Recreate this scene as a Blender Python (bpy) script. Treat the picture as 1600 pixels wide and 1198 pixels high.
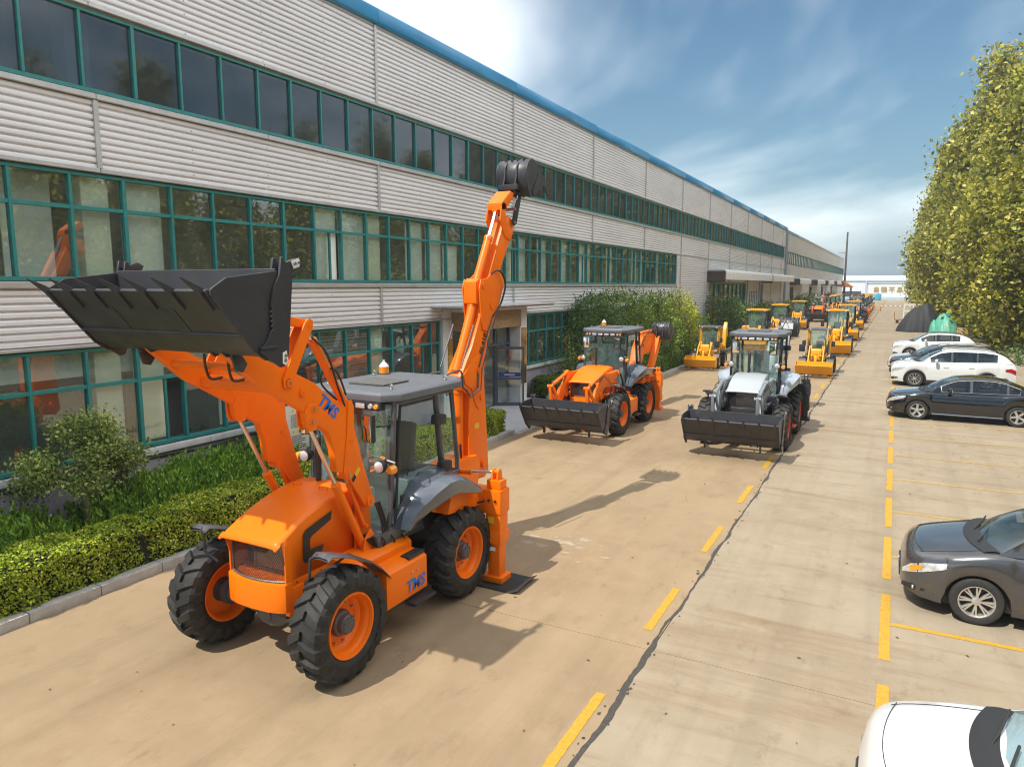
import bpy, bmesh, math, random
import numpy as np
from mathutils import Vector, Matrix

for o in list(bpy.data.objects):
    bpy.data.objects.remove(o, do_unlink=True)
S = bpy.context.scene
COL = S.collection
R = math.radians
PI = math.pi

# ---------------------------------------------------------------- camera
cam_d = bpy.data.cameras.new('camera')
cam = bpy.data.objects.new('camera', cam_d)
COL.objects.link(cam)
cam_d.sensor_fit = 'HORIZONTAL'
cam_d.sensor_width = 36.0
cam_d.lens = 36.0 * 1109.0 / 1600.0
cam_d.clip_end = 5000
cam_d.clip_start = 0.1
cam.location = (0, 0, 4.5)
cam.rotation_euler = (R(90 - 7.855), 0, R(28.19))
S.camera = cam
S.render.resolution_x = 1024
S.render.resolution_y = 766
S.cycles.pixel_filter_type = 'BLACKMAN_HARRIS'
S.cycles.filter_width = 1.1

# ---------------------------------------------------------------- light
SUN_EL = R(56.3)
SUN_AZ = math.atan2(-0.27, -0.61)          # clockwise from +Y
w = bpy.data.worlds.new('World')
S.world = w
w.use_nodes = True
nt = w.node_tree
nt.nodes.clear()
def wn(t, **k):
    n = nt.nodes.new(t)
    for a, b in k.items():
        setattr(n, a, b)
    return n
out = wn('ShaderNodeOutputWorld')
bg = wn('ShaderNodeBackground')
sky = wn('ShaderNodeTexSky', sky_type='NISHITA', sun_disc=False, sun_elevation=SUN_EL,
         sun_rotation=SUN_AZ, altitude=50, air_density=1.1, dust_density=0.9, ozone_density=2.0)
bg.inputs['Strength'].default_value = 0.15
# clouds: broken cumulus brightened for fill, and haze laid over the sky by view direction
tc = wn('ShaderNodeTexCoord')
sep = wn('ShaderNodeSeparateXYZ')
nt.links.new(tc.outputs['Generated'], sep.inputs[0])
def wmath(op, a, b=None, clamp=False):
    n = wn('ShaderNodeMath', operation=op, use_clamp=clamp)
    for i, v in enumerate((a, b)):
        if v is None:
            continue
        if isinstance(v, (int, float)):
            n.inputs[i].default_value = v
        else:
            nt.links.new(v, n.inputs[i])
    return n.outputs[0]
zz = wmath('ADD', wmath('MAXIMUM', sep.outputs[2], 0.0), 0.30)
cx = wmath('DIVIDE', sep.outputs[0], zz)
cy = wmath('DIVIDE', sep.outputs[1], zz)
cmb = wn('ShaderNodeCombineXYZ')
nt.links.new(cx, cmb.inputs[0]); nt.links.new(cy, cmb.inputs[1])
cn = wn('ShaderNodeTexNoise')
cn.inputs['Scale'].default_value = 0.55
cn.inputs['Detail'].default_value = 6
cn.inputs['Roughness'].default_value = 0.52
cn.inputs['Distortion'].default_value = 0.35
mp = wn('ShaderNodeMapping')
mp.inputs['Location'].default_value = (1.72, -4.72, 0.0)  # offset keeps the view mostly clear; overbright cloud banks outside it add fill light
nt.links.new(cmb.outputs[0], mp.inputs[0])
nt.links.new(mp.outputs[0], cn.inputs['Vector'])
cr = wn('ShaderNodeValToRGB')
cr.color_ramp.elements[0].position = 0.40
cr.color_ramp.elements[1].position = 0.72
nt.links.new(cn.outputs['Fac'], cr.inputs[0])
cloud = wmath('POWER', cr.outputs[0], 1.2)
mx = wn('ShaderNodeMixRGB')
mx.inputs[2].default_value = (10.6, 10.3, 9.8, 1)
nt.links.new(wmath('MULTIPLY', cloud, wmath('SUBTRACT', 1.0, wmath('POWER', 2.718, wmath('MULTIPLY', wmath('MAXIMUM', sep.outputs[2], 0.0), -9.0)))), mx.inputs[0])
hsv = wn('ShaderNodeHueSaturation')
hsv.inputs['Saturation'].default_value = 1.0
nt.links.new(sky.outputs[0], hsv.inputs['Color'])
tint = wn('ShaderNodeMixRGB', blend_type='MULTIPLY')
tint.inputs[0].default_value = 1.0
tint.inputs[2].default_value = (0.165, 0.255, 0.272, 1)
nt.links.new(hsv.outputs[0], tint.inputs[1])
hzm = wn('ShaderNodeMixRGB')                       # pale horizon haze, the same all round
hzm.inputs[2].default_value = (0.84, 1.08, 1.30, 1)
nt.links.new(wmath('POWER', 2.718, wmath('MULTIPLY', wmath('MAXIMUM', sep.outputs[2], 0.0), -7.0)), hzm.inputs[0])
nt.links.new(tint.outputs[0], hzm.inputs[1])
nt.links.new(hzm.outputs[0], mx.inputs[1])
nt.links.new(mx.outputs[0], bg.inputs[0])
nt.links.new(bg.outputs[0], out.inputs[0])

sun_d = bpy.data.lights.new('sun', 'SUN')
sun_d.energy = 2.05
sun_d.angle = R(0.6)
sun_d.color = (1.0, 0.95, 0.86)
sun = bpy.data.objects.new('sun', sun_d)
COL.objects.link(sun)
to_sun = Vector((math.sin(SUN_AZ) * math.cos(SUN_EL), math.cos(SUN_AZ) * math.cos(SUN_EL), math.sin(SUN_EL)))
sun.rotation_euler = to_sun.to_track_quat('Z', 'Y').to_euler()
sun.location = to_sun * 60

S.view_settings.view_transform = 'Standard'
S.view_settings.look = 'None'
S.view_settings.exposure = 1.42
S.view_settings.gamma = 1.0
S.view_settings.use_curve_mapping = False

# ---------------------------------------------------------------- materials
M = {}
def mat(name, col, rough=0.5, metal=0.0, coat=0.0, var=0.0, vscale=4.0, col2=None, bump=0.0, bscale=40.0,
        spec=0.5, space='Object', emit=None, stretch=None, detail=6.0, rvar=0.0, dirt=0.0, dirtcol=(0.25, 0.2, 0.14)):
    m = bpy.data.materials.new(name)
    m.use_nodes = True
    t = m.node_tree
    p = t.nodes['Principled BSDF']
    p.inputs['Base Color'].default_value = (*col, 1)
    p.inputs['Roughness'].default_value = rough
    p.inputs['Metallic'].default_value = metal
    p.inputs['Coat Weight'].default_value = coat
    p.inputs['Coat Roughness'].default_value = 0.08
    p.inputs['Specular IOR Level'].default_value = spec
    if emit:
        p.inputs['Emission Color'].default_value = (*emit[0], 1)
        p.inputs['Emission Strength'].default_value = emit[1]
    if var or bump or rvar or dirt:
        if space == 'World':
            g = t.nodes.new('ShaderNodeNewGeometry'); vec = g.outputs['Position']
        else:
            g = t.nodes.new('ShaderNodeTexCoord'); vec = g.outputs['Object']
        if stretch:
            mpn = t.nodes.new('ShaderNodeMapping')
            mpn.inputs['Scale'].default_value = stretch
            t.links.new(vec, mpn.inputs[0]); vec = mpn.outputs[0]
        n = t.nodes.new('ShaderNodeTexNoise')
        n.inputs['Scale'].default_value = vscale
        n.inputs['Detail'].default_value = detail
        n.inputs['Roughness'].default_value = 0.6
        t.links.new(vec, n.inputs['Vector'])
        last = None
        if var:
            mr = t.nodes.new('ShaderNodeMapRange')
            mr.inputs[1].default_value = 0.3; mr.inputs[2].default_value = 0.7
            t.links.new(n.outputs['Fac'], mr.inputs[0])
            mix = t.nodes.new('ShaderNodeMixRGB')
            c2 = col2 or tuple(c * (1 - var) for c in col)
            c1 = col if col2 else tuple(min(1, c * (1 + var * 0.6)) for c in col)
            mix.inputs[1].default_value = (*c1, 1)
            mix.inputs[2].default_value = (*c2, 1)
            t.links.new(mr.outputs[0], mix.inputs[0])
            last = mix.outputs[0]
        if dirt:
            n3 = t.nodes.new('ShaderNodeTexNoise')
            n3.inputs['Scale'].default_value = vscale * 2.3
            n3.inputs['Detail'].default_value = 8
            n3.inputs['Roughness'].default_value = 0.72
            t.links.new(vec, n3.inputs['Vector'])
            mr3 = t.nodes.new('ShaderNodeMapRange')
            mr3.inputs[1].default_value = 0.52; mr3.inputs[2].default_value = 0.75
            mr3.inputs[4].default_value = dirt
            t.links.new(n3.outputs['Fac'], mr3.inputs[0])
            mx3 = t.nodes.new('ShaderNodeMixRGB')
            mx3.inputs[1].default_value = (*col, 1)
            if last:
                t.links.new(last, mx3.inputs[1])
            mx3.inputs[2].default_value = (*dirtcol, 1)
            t.links.new(mr3.outputs[0], mx3.inputs[0])
            last = mx3.outputs[0]
        if last:
            t.links.new(last, p.inputs['Base Color'])
        if rvar:
            mr2 = t.nodes.new('ShaderNodeMapRange')
            mr2.inputs[3].default_value = max(0.02, rough - rvar); mr2.inputs[4].default_value = min(1, rough + rvar)
            t.links.new(n.outputs['Fac'], mr2.inputs[0])
            t.links.new(mr2.outputs[0], p.inputs['Roughness'])
        if bump:
            n2 = t.nodes.new('ShaderNodeTexNoise')
            n2.inputs['Scale'].default_value = bscale
            n2.inputs['Detail'].default_value = 4
            t.links.new(vec, n2.inputs['Vector'])
            b = t.nodes.new('ShaderNodeBump')
            b.inputs['Strength'].default_value = bump
            b.inputs['Distance'].default_value = 0.02
            t.links.new(n2.outputs['Fac'], b.inputs['Height'])
            t.links.new(b.outputs[0], p.inputs['Normal'])
    M[name] = m
    return m

def glass(name, tint, refl=0.12, rough=0.02, haze=0.0, hazecol=(0.5, 0.52, 0.52), fres=1.45, hscale=3.0):
    """thin pane: tinted see-through, mirror reflection by angle, and a film of dust"""
    m = bpy.data.materials.new(name)
    m.use_nodes = True
    t = m.node_tree
    t.nodes.clear()
    o = t.nodes.new('ShaderNodeOutputMaterial')
    tr = t.nodes.new('ShaderNodeBsdfTransparent'); tr.inputs[0].default_value = (*tint, 1)
    gl = t.nodes.new('ShaderNodeBsdfGlossy'); gl.inputs['Roughness'].default_value = rough
    gg = t.nodes.new('ShaderNodeNewGeometry')
    dt = t.nodes.new('ShaderNodeVectorMath'); dt.operation = 'DOT_PRODUCT'
    t.links.new(gg.outputs['Normal'], dt.inputs[0]); t.links.new(gg.outputs['Incoming'], dt.inputs[1])
    def mth(op, a, b=0.0):
        n_ = t.nodes.new('ShaderNodeMath'); n_.operation = op
        for i_, q_ in enumerate((a, b)):
            if isinstance(q_, (int, float)): n_.inputs[i_].default_value = q_
            else: t.links.new(q_, n_.inputs[i_])
        return n_.outputs[0]
    f0 = ((fres - 1) / (fres + 1)) ** 2 + refl           # Schlick, the same from both faces of the pane
    sch = mth('ADD', mth('MULTIPLY', mth('POWER', mth('SUBTRACT', 1.0, mth('ABSOLUTE', dt.outputs['Value'])), 5.0), 1.0 - f0), f0)
    ad = t.nodes.new('ShaderNodeMath'); ad.operation = 'MINIMUM'; ad.inputs[1].default_value = 1.0
    t.links.new(sch, ad.inputs[0])
    mx = t.nodes.new('ShaderNodeMixShader')
    t.links.new(ad.outputs[0], mx.inputs[0]); t.links.new(tr.outputs[0], mx.inputs[1]); t.links.new(gl.outputs[0], mx.inputs[2])
    last = mx.outputs[0]
    if haze:
        df = t.nodes.new('ShaderNodeBsdfDiffuse'); df.inputs[0].default_value = (*hazecol, 1)
        g = t.nodes.new('ShaderNodeNewGeometry')
        n = t.nodes.new('ShaderNodeTexNoise'); n.inputs['Scale'].default_value = hscale; n.inputs['Detail'].default_value = 6
        t.links.new(g.outputs['Position'], n.inputs['Vector'])
        mr = t.nodes.new('ShaderNodeMapRange'); mr.inputs[1].default_value = 0.3; mr.inputs[2].default_value = 0.75
        mr.inputs[3].default_value = haze * 0.35; mr.inputs[4].default_value = haze * 1.5
        t.links.new(n.outputs['Fac'], mr.inputs[0])
        m2 = t.nodes.new('ShaderNodeMixShader')
        t.links.new(mr.outputs[0], m2.inputs[0]); t.links.new(last, m2.inputs[1]); t.links.new(df.outputs[0], m2.inputs[2])
        last = m2.outputs[0]
    t.links.new(last, o.inputs[0])
    M[name] = m
    return m

def leafmat(name, c1, c2, c3=None, trans=0.35, rough=0.5):
    m = bpy.data.materials.new(name)
    m.use_nodes = True
    t = m.node_tree
    p = t.nodes['Principled BSDF']
    o = t.nodes['Material Output']
    g = t.nodes.new('ShaderNodeNewGeometry')
    cr = t.nodes.new('ShaderNodeValToRGB')
    cr.color_ramp.elements[0].color = (*c1, 1)
    cr.color_ramp.elements[1].color = (*c2, 1)
    if c3:
        e = cr.color_ramp.elements.new(0.93); e.color = (*c3, 1)
        cr.color_ramp.elements[1].position = 0.9
        cr.color_ramp.elements[-1].position = 1.0
        cr.color_ramp.elements[-1].color = (*c3, 1)
        cr.color_ramp.elements[1].color = (*c2, 1)
    n = t.nodes.new('ShaderNodeTexNoise'); n.inputs['Scale'].default_value = 0.9; n.inputs['Detail'].default_value = 2
    t.links.new(g.outputs['Position'], n.inputs['Vector'])
    a = t.nodes.new('ShaderNodeMath'); a.operation = 'MULTIPLY_ADD'; a.inputs[1].default_value = 0.9; a.inputs[2].default_value = -0.45
    t.links.new(n.outputs['Fac'], a.inputs[0])
    b = t.nodes.new('ShaderNodeMath'); b.operation = 'ADD'; b.use_clamp = True
    t.links.new(g.outputs['Random Per Island'], b.inputs[0]); t.links.new(a.outputs[0], b.inputs[1])
    t.links.new(b.outputs[0], cr.inputs[0])
    t.links.new(cr.outputs[0], p.inputs['Base Color'])
    p.inputs['Roughness'].default_value = rough
    p.inputs['Specular IOR Level'].default_value = 0.35
    tl = t.nodes.new('ShaderNodeBsdfTranslucent')
    t.links.new(cr.outputs[0], tl.inputs[0])
    mx = t.nodes.new('ShaderNodeMixShader'); mx.inputs[0].default_value = trans
    t.links.new(p.outputs[0], mx.inputs[1]); t.links.new(tl.outputs[0], mx.inputs[2])
    t.links.new(mx.outputs[0], o.inputs[0])
    M[name] = m
    return m

# ---------------------------------------------------------------- mesh helpers
class MB:
    def __init__(self):
        self.v = []; self.f = []
    def add(self, vs, fs):
        k = len(self.v)
        self.v += [tuple(p) for p in vs]
        self.f += [tuple(i + k for i in f) for f in fs]
        return self
    def box(self, x0, x1, y0, y1, z0, z1):
        v = [(x, y, z) for x in (x0, x1) for y in (y0, y1) for z in (z0, z1)]
        return self.add(v, [(0, 1, 3, 2), (4, 6, 7, 5), (0, 4, 5, 1), (2, 3, 7, 6), (0, 2, 6, 4), (1, 5, 7, 3)])
    def obox(self, c, s, m=None):
        """box of full size s centred on c, turned by matrix m"""
        v = []
        for x in (-.5, .5):
            for y in (-.5, .5):
                for z in (-.5, .5):
                    q = Vector((x * s[0], y * s[1], z * s[2]))
                    if m is not None:
                        q = m @ q
                    v.append((q.x + c[0], q.y + c[1], q.z + c[2]))
        return self.add(v, [(0, 1, 3, 2), (4, 6, 7, 5), (0, 4, 5, 1), (2, 3, 7, 6), (0, 2, 6, 4), (1, 5, 7, 3)])
    def prism(self, poly, a, b, axis='x'):
        """extrude a polygon: axis x -> poly in (y,z), y -> (x,z), z -> (x,y)"""
        def p3(p, t):
            return (t, p[0], p[1]) if axis == 'x' else (p[0], t, p[1]) if axis == 'y' else (p[0], p[1], t)
        n = len(poly)
        ar = sum(poly[i][0] * poly[(i + 1) % n][1] - poly[(i + 1) % n][0] * poly[i][1] for i in range(n))
        pl = list(poly) if ar > 0 else list(poly)[::-1]
        if axis == 'y':
            pl = pl[::-1]
        lo, hi = min(a, b), max(a, b)
        v = [p3(p, lo) for p in pl] + [p3(p, hi) for p in pl]
        f = [tuple(range(n))[::-1], tuple(range(n, 2 * n))] + [(i, (i + 1) % n, n + (i + 1) % n, n + i) for i in range(n)]
        return self.add(v, f)
    def cyl(self, p0, p1, r0, r1=None, n=14, caps=True):
        r1 = r0 if r1 is None else r1
        p0 = Vector(p0); p1 = Vector(p1)
        d = (p1 - p0)
        if d.length < 1e-6:
            return self
        d.normalize()
        a = d.orthogonal().normalized(); b = d.cross(a)
        v = []
        for p, r in ((p0, r0), (p1, r1)):
            for i in range(n):
                t = 2 * PI * i / n
                v.append(p + a * (r * math.cos(t)) + b * (r * math.sin(t)))
        f = [(i, (i + 1) % n, n + (i + 1) % n, n + i) for i in range(n)]
        if caps:
            f += [tuple(range(n))[::-1], tuple(range(n, 2 * n))]
        return self.add(v, f)
    def tube(self, pts, r, n=8, smoothn=0):
        pts = [Vector(p) for p in pts]
        if smoothn:
            q = []
            for i in range(len(pts) - 1):
                p0 = pts[max(i - 1, 0)]; p1 = pts[i]; p2 = pts[i + 1]; p3 = pts[min(i + 2, len(pts) - 1)]
                for k in range(smoothn):
                    t = k / smoothn
                    q.append(0.5 * ((2 * p1) + (p2 - p0) * t + (2 * p0 - 5 * p1 + 4 * p2 - p3) * t * t + (3 * p1 - p0 - 3 * p2 + p3) * t ** 3))
            q.append(pts[-1]); pts = q
        m = len(pts)
        rr = r if isinstance(r, (list, tuple)) else [r] * m
        if len(rr) != m:
            rr = list(np.interp(np.linspace(0, 1, m), np.linspace(0, 1, len(rr)), rr))
        v = []; a = None
        for i, p in enumerate(pts):
            d = (pts[min(i + 1, m - 1)] - pts[max(i - 1, 0)])
            d = d.normalized() if d.length > 1e-9 else Vector((0, 0, 1))
            if a is None:
                a = d.orthogonal().normalized()
            else:
                a = (a - d * a.dot(d))
                a = a.normalized() if a.length > 1e-6 else d.orthogonal().normalized()
            b = d.cross(a)
            for k in range(n):
                t = 2 * PI * k / n
                v.append(p + a * (rr[i] * math.cos(t)) + b * (rr[i] * math.sin(t)))
        f = []
        for i in range(m - 1):
            for k in range(n):
                f.append((i * n + k, i * n + (k + 1) % n, (i + 1) * n + (k + 1) % n, (i + 1) * n + k))
        f += [tuple(range(n))[::-1], tuple(range((m - 1) * n, m * n))]
        return self.add(v, f)
    def lathe(self, prof, c=(0, 0, 0), axis='x', n=40, closed=False, caps=True):
        """prof: list of (radius, along)"""
        v = []; m = len(prof)
        for r, h in prof:
            for k in range(n):
                t = 2 * PI * k / n
                a, b = r * math.cos(t), r * math.sin(t)
                q = (h, a, b) if axis == 'x' else (a, h, b) if axis == 'y' else (a, b, h)
                v.append((q[0] + c[0], q[1] + c[1], q[2] + c[2]))
        f = []
        fl = axis == 'y'
        for i in range(m if closed else m - 1):
            j = (i + 1) % m
            for k in range(n):
                k2 = (k + 1) % n
                q = (i * n + k, i * n + k2, j * n + k2, j * n + k)
                f.append(q[::-1] if fl else q)
        if not closed and caps:
            for i, rev in ((0, True), (m - 1, False)):
                if prof[i][0] > 1e-5:
                    q = tuple(range(i * n, i * n + n))
                    f.append(q[::-1] if rev != fl else q)
        return self.add(v, f)
    def grid(self, rows, closed_u=False):
        m = len(rows); n = len(rows[0])
        v = [p for r in rows for p in r]
        f = []
        for i in range(m - 1):
            for k in range(n - (0 if closed_u else 1)):
                k2 = (k + 1) % n
                f.append((i * n + k, i * n + k2, (i + 1) * n + k2, (i + 1) * n + k))
        return self.add(v, f)
    def mesh(self, name, bevel=0.0, seg=2, angle=35, weld=False):
        me = bpy.data.meshes.new(name)
        me.from_pydata(self.v, [], self.f)
        if bevel or weld:
            bm = bmesh.new(); bm.from_mesh(me)
            if weld:
                bmesh.ops.remove_doubles(bm, verts=bm.verts, dist=1e-4)
            bmesh.ops.recalc_face_normals(bm, faces=bm.faces)
            if bevel:
                ed = [e for e in bm.edges if len(e.link_faces) == 2 and e.calc_face_angle(0) > R(28)]
                bmesh.ops.bevel(bm, geom=ed, offset=bevel, segments=seg, affect='EDGES', profile=0.6, clamp_overlap=True)
            bm.to_mesh(me); bm.free()
        if angle:
            me.shade_smooth()
            me.set_sharp_from_angle(angle=R(angle))
        return me
    def build(self, name, material, parent=None, bevel=0.0, seg=2, angle=35, weld=False):
        me = self.mesh(name, bevel, seg, angle, weld)
        me.materials.append(M[material] if isinstance(material, str) else material)
        return link(name, me, parent)

def link(name, me, parent=None):
    o = bpy.data.objects.new(name, me)
    COL.objects.link(o)
    if parent is not None:
        o.parent = parent
    return o
def tag(o, label=None, cat=None, group=None, kind=None):
    if label: o['label'] = label
    if cat: o['category'] = cat
    if group: o['group'] = group
    if kind: o['kind'] = kind
    return o
def thing(name, label, cat, loc=(0, 0, 0), rz=0, group=None):
    o = bpy.data.objects.new(name, None)
    COL.objects.link(o)
    o.location = loc; o.rotation_euler = (0, 0, rz)
    o.empty_display_size = 0.2
    return tag(o, label, cat, group)
def copy_tree(o, parent=None):
    c = o.copy(); COL.objects.link(c)
    if parent is not None:
        c.parent = parent
    for ch in list(o.children):
        copy_tree(ch, c)
    return c
def text_mesh(s, size=1.0, shear=0.0, extrude=0.0, bold=0.0):
    cu = bpy.data.curves.new('lettering', 'FONT')
    cu.body = s; cu.size = size; cu.shear = shear; cu.extrude = extrude; cu.offset = bold
    cu.align_x = 'CENTER'; cu.align_y = 'CENTER'; cu.resolution_u = 3
    ob = bpy.data.objects.new('lettering', cu)
    COL.objects.link(ob)
    bpy.context.view_layer.update()
    dg = bpy.context.evaluated_depsgraph_get()
    me = bpy.data.meshes.new_from_object(ob.evaluated_get(dg))
    bpy.data.objects.remove(ob, do_unlink=True)
    me.materials.clear()
    return me
def smooth_step(a, b, x):
    t = min(1, max(0, (x - a) / (b - a)))
    return t * t * (3 - 2 * t)
# ---------------------------------------------------------------- material library
mat('paint_orange', (0.90, 0.172, 0.0), 0.38, spec=0.3, coat=0.06, var=0.06, vscale=1.5, rvar=0.12, bump=0.02, bscale=60, dirt=0.10, dirtcol=(0.62, 0.20, 0.03))
mat('paint_orange_arm', (0.90, 0.166, 0.0), 0.42, spec=0.3, coat=0.03, var=0.08, vscale=2.0, rvar=0.12, dirt=0.12, dirtcol=(0.45, 0.12, 0.02))
mat('paint_yellow', (0.78, 0.35, 0.002), 0.38, coat=0.12, var=0.08, vscale=1.5, rvar=0.1, dirt=0.15, dirtcol=(0.45, 0.25, 0.06))
mat('paint_silver', (0.36, 0.39, 0.41), 0.32, coat=0.35, var=0.05, vscale=1.5, rvar=0.1)
mat('paint_white_silver', (0.40, 0.43, 0.46), 0.3, coat=0.5, var=0.04)
mat('paint_grey', (0.075, 0.075, 0.085), 0.36, coat=0.35, var=0.1, vscale=2, rvar=0.12)
mat('roof_grey', (0.115, 0.122, 0.138), 0.5, var=0.12, vscale=3, bump=0.05, bscale=120)
mat('fender_grey', (0.085, 0.10, 0.125), 0.22, coat=0.8, var=0.08, vscale=2)
mat('fender_silver', (0.30, 0.35, 0.41), 0.2, coat=0.8, var=0.05, vscale=2)
mat('bucket_black', (0.035, 0.035, 0.042), 0.42, coat=0.1, var=0.25, vscale=3, rvar=0.14, dirt=0.35, dirtcol=(0.09, 0.075, 0.05))
mat('black_steel', (0.025, 0.025, 0.028), 0.45, var=0.2, vscale=6, rvar=0.15)
mat('black_plastic', (0.022, 0.022, 0.025), 0.5, bump=0.08, bscale=200)
mat('grey_steel', (0.10, 0.10, 0.105), 0.5, metal=0.2, var=0.25, vscale=6, rvar=0.15)
mat('rubber', (0.026, 0.025, 0.024), 0.62, var=0.3, vscale=5, bump=0.1, bscale=70, dirt=0.5, dirtcol=(0.085, 0.072, 0.055), spec=0.35)
mat('pipe_steel', (0.10, 0.095, 0.09), 0.55, metal=0.3)
mat('arm_steel', (0.20, 0.215, 0.23), 0.38, coat=0.2, var=0.1, vscale=3)
mat('hose', (0.012, 0.012, 0.012), 0.4)
mat('chrome', (0.75, 0.72, 0.70), 0.12, metal=1.0)
mat('rod_steel', (0.70, 0.62, 0.58), 0.2, metal=1.0)
mat('bare_steel', (0.45, 0.44, 0.42), 0.35, metal=0.9, var=0.2, vscale=10)
mat('seat_black', (0.05, 0.05, 0.055), 0.7, bump=0.1, bscale=90)
mat('interior_grey', (0.24, 0.26, 0.27), 0.6, var=0.15)
mat('lamp_clear', (0.62, 0.58, 0.58), 0.12, metal=0.35, coat=1.0, bump=0.6, bscale=120)
mat('lamp_amber', (0.85, 0.28, 0.01), 0.15, coat=1.0)
mat('lamp_red', (0.35, 0.01, 0.012), 0.15, coat=1.0)
mat('mirror', (0.85, 0.86, 0.88), 0.03, metal=1.0)
mat('decal_blue', (0.02, 0.14, 0.55), 0.4)
mat('decal_green', (0.03, 0.42, 0.07), 0.4)
mat('decal_black', (0.02, 0.018, 0.018), 0.45)
mat('decal_yellow', (0.75, 0.45, 0.02), 0.4)
mat('decal_white', (0.75, 0.76, 0.74), 0.35, var=0.1, vscale=30)
mat('plastic_bag', (0.75, 0.72, 0.70), 0.25, coat=0.4, var=0.1, vscale=12)
mat('rim_red', (0.62, 0.06, 0.02), 0.4, coat=0.2)
mat('mesh_guard', (0.05, 0.045, 0.045), 0.5, metal=0.3, var=0.6, vscale=60, col2=(0.16, 0.13, 0.12))
glass('cab_glass', (0.93, 0.98, 0.965), refl=0.0, haze=0.012, hazecol=(0.45, 0.55, 0.53), fres=1.30)
glass('cab_windscreen', (0.84, 0.93, 0.91), refl=0.05, haze=0.10, hazecol=(0.36, 0.50, 0.49))

# setting
mat('sheet_metal', (0.74, 0.73, 0.74), 0.42, metal=0.1, var=0.07, vscale=0.8, dirt=0.3, dirtcol=(0.44, 0.42, 0.40), space='World', stretch=(1, 0.35, 1.6))
mat('sheet_metal_far', (0.66, 0.63, 0.60), 0.45, metal=0.1, var=0.09, vscale=0.5, dirt=0.35, dirtcol=(0.42, 0.38, 0.34), space='World', stretch=(1, 0.35, 1.6))
mat('trim_metal', (0.50, 0.49, 0.48), 0.4, metal=0.45, var=0.15, vscale=3, space='World')
mat('trim_grey', (0.36, 0.35, 0.34), 0.5, metal=0.2, var=0.15, vscale=3, space='World')
mat('fascia_blue', (0.004, 0.22, 0.46), 0.35, coat=0.2, var=0.2, vscale=0.7, space='World')
mat('frame_teal', (0.02, 0.20, 0.19), 0.4, var=0.15, vscale=5, space='World')
mat('plinth_plaster', (0.33, 0.30, 0.36), 0.8, var=0.14, vscale=1.4, bump=0.1, bscale=60, space='World', dirt=0.25, dirtcol=(0.14, 0.13, 0.14))
mat('sill_concrete', (0.55, 0.545, 0.55), 0.75, var=0.2, vscale=2.5, bump=0.1, space='World', dirt=0.3, dirtcol=(0.24, 0.23, 0.22))
mat('wall_white', (0.70, 0.70, 0.69), 0.6, var=0.08, vscale=1.5, space='World')
mat('interior_dark', (0.05, 0.05, 0.052), 0.9)
mat('interior_mid', (0.52, 0.52, 0.46), 0.9, var=0.4, vscale=0.7, space='World')
mat('column_cream', (0.86, 0.86, 0.70), 0.8, var=0.1, vscale=2, space='World')
mat('blind_white', (0.86, 0.88, 0.84), 0.8, var=0.08)
mat('sign_brown', (0.36, 0.23, 0.12), 0.35, coat=0.4, var=0.25, vscale=3, space='World', stretch=(1, 1, 4))
mat('gold_film', (0.42, 0.26, 0.06), 0.12, metal=0.8, var=0.4, vscale=2.5, space='World')
mat('door_frame', (0.075, 0.09, 0.115), 0.4, coat=0.2)
mat('sticker_blue', (0.03, 0.05, 0.25), 0.4)
glass('window_glass', (0.86, 0.91, 0.89), refl=0.11, haze=0.035, hazecol=(0.42, 0.46, 0.44))
glass('window_glass_dusty', (0.45, 0.52, 0.56), refl=0.08, rough=0.04, haze=0.10, hazecol=(0.26, 0.31, 0.36), hscale=0.8)
glass('door_glass', (0.86, 0.90, 0.90), refl=0.12, haze=0.05)
mat('kerb_stone', (0.42, 0.40, 0.37), 0.85, var=0.16, vscale=5, bump=0.25, bscale=70, dirt=0.3, dirtcol=(0.17, 0.15, 0.13), space='World')
mat('plaza_stone', (0.52, 0.53, 0.54), 0.42, var=0.14, vscale=1.2, rvar=0.2, space='World', dirt=0.2, dirtcol=(0.24, 0.23, 0.22))
mat('soil', (0.10, 0.075, 0.05), 0.95, var=0.4, vscale=6, bump=0.6, bscale=30, space='World')
mat('road_yellow', (0.48, 0.265, 0.016), 0.65, var=0.18, vscale=14, bump=0.1, space='World', dirt=0.8, dirtcol=(0.45, 0.33, 0.17))
mat('road_yellow_worn', (0.40, 0.265, 0.075), 0.75, var=0.3, vscale=10, bump=0.1, space='World', dirt=1.0, dirtcol=(0.30, 0.235, 0.16))
mat('crack_sealant', (0.055, 0.048, 0.042), 0.8, var=0.3, vscale=20, bump=0.3, bscale=60, space='World', dirt=0.5, dirtcol=(0.15, 0.125, 0.095))
mat('ground_far', (0.30, 0.25, 0.18), 0.9, var=0.2, vscale=0.1, space='World')
mat('bark', (0.16, 0.125, 0.09), 0.9, var=0.4, vscale=8, bump=0.5, bscale=20)
mat('bark_white', (0.66, 0.66, 0.62), 0.85, var=0.15, vscale=6)
mat('twig', (0.11, 0.085, 0.06), 0.9)
leafmat('leaf_plane', (0.055, 0.080, 0.008), (0.44, 0.41, 0.030), (0.68, 0.58, 0.20), trans=0.3)
leafmat('leaf_hedge', (0.09, 0.17, 0.010), (0.52, 0.60, 0.040), (0.76, 0.76, 0.14), trans=0.3)
leafmat('leaf_hedge_dark', (0.045, 0.11, 0.010), (0.20, 0.31, 0.03), (0.36, 0.44, 0.06), trans=0.3)
leafmat('leaf_bush', (0.05, 0.11, 0.016), (0.31, 0.42, 0.07), trans=0.25)
leafmat('leaf_bush_dark', (0.035, 0.085, 0.022), (0.18, 0.28, 0.06), trans=0.25)
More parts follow.
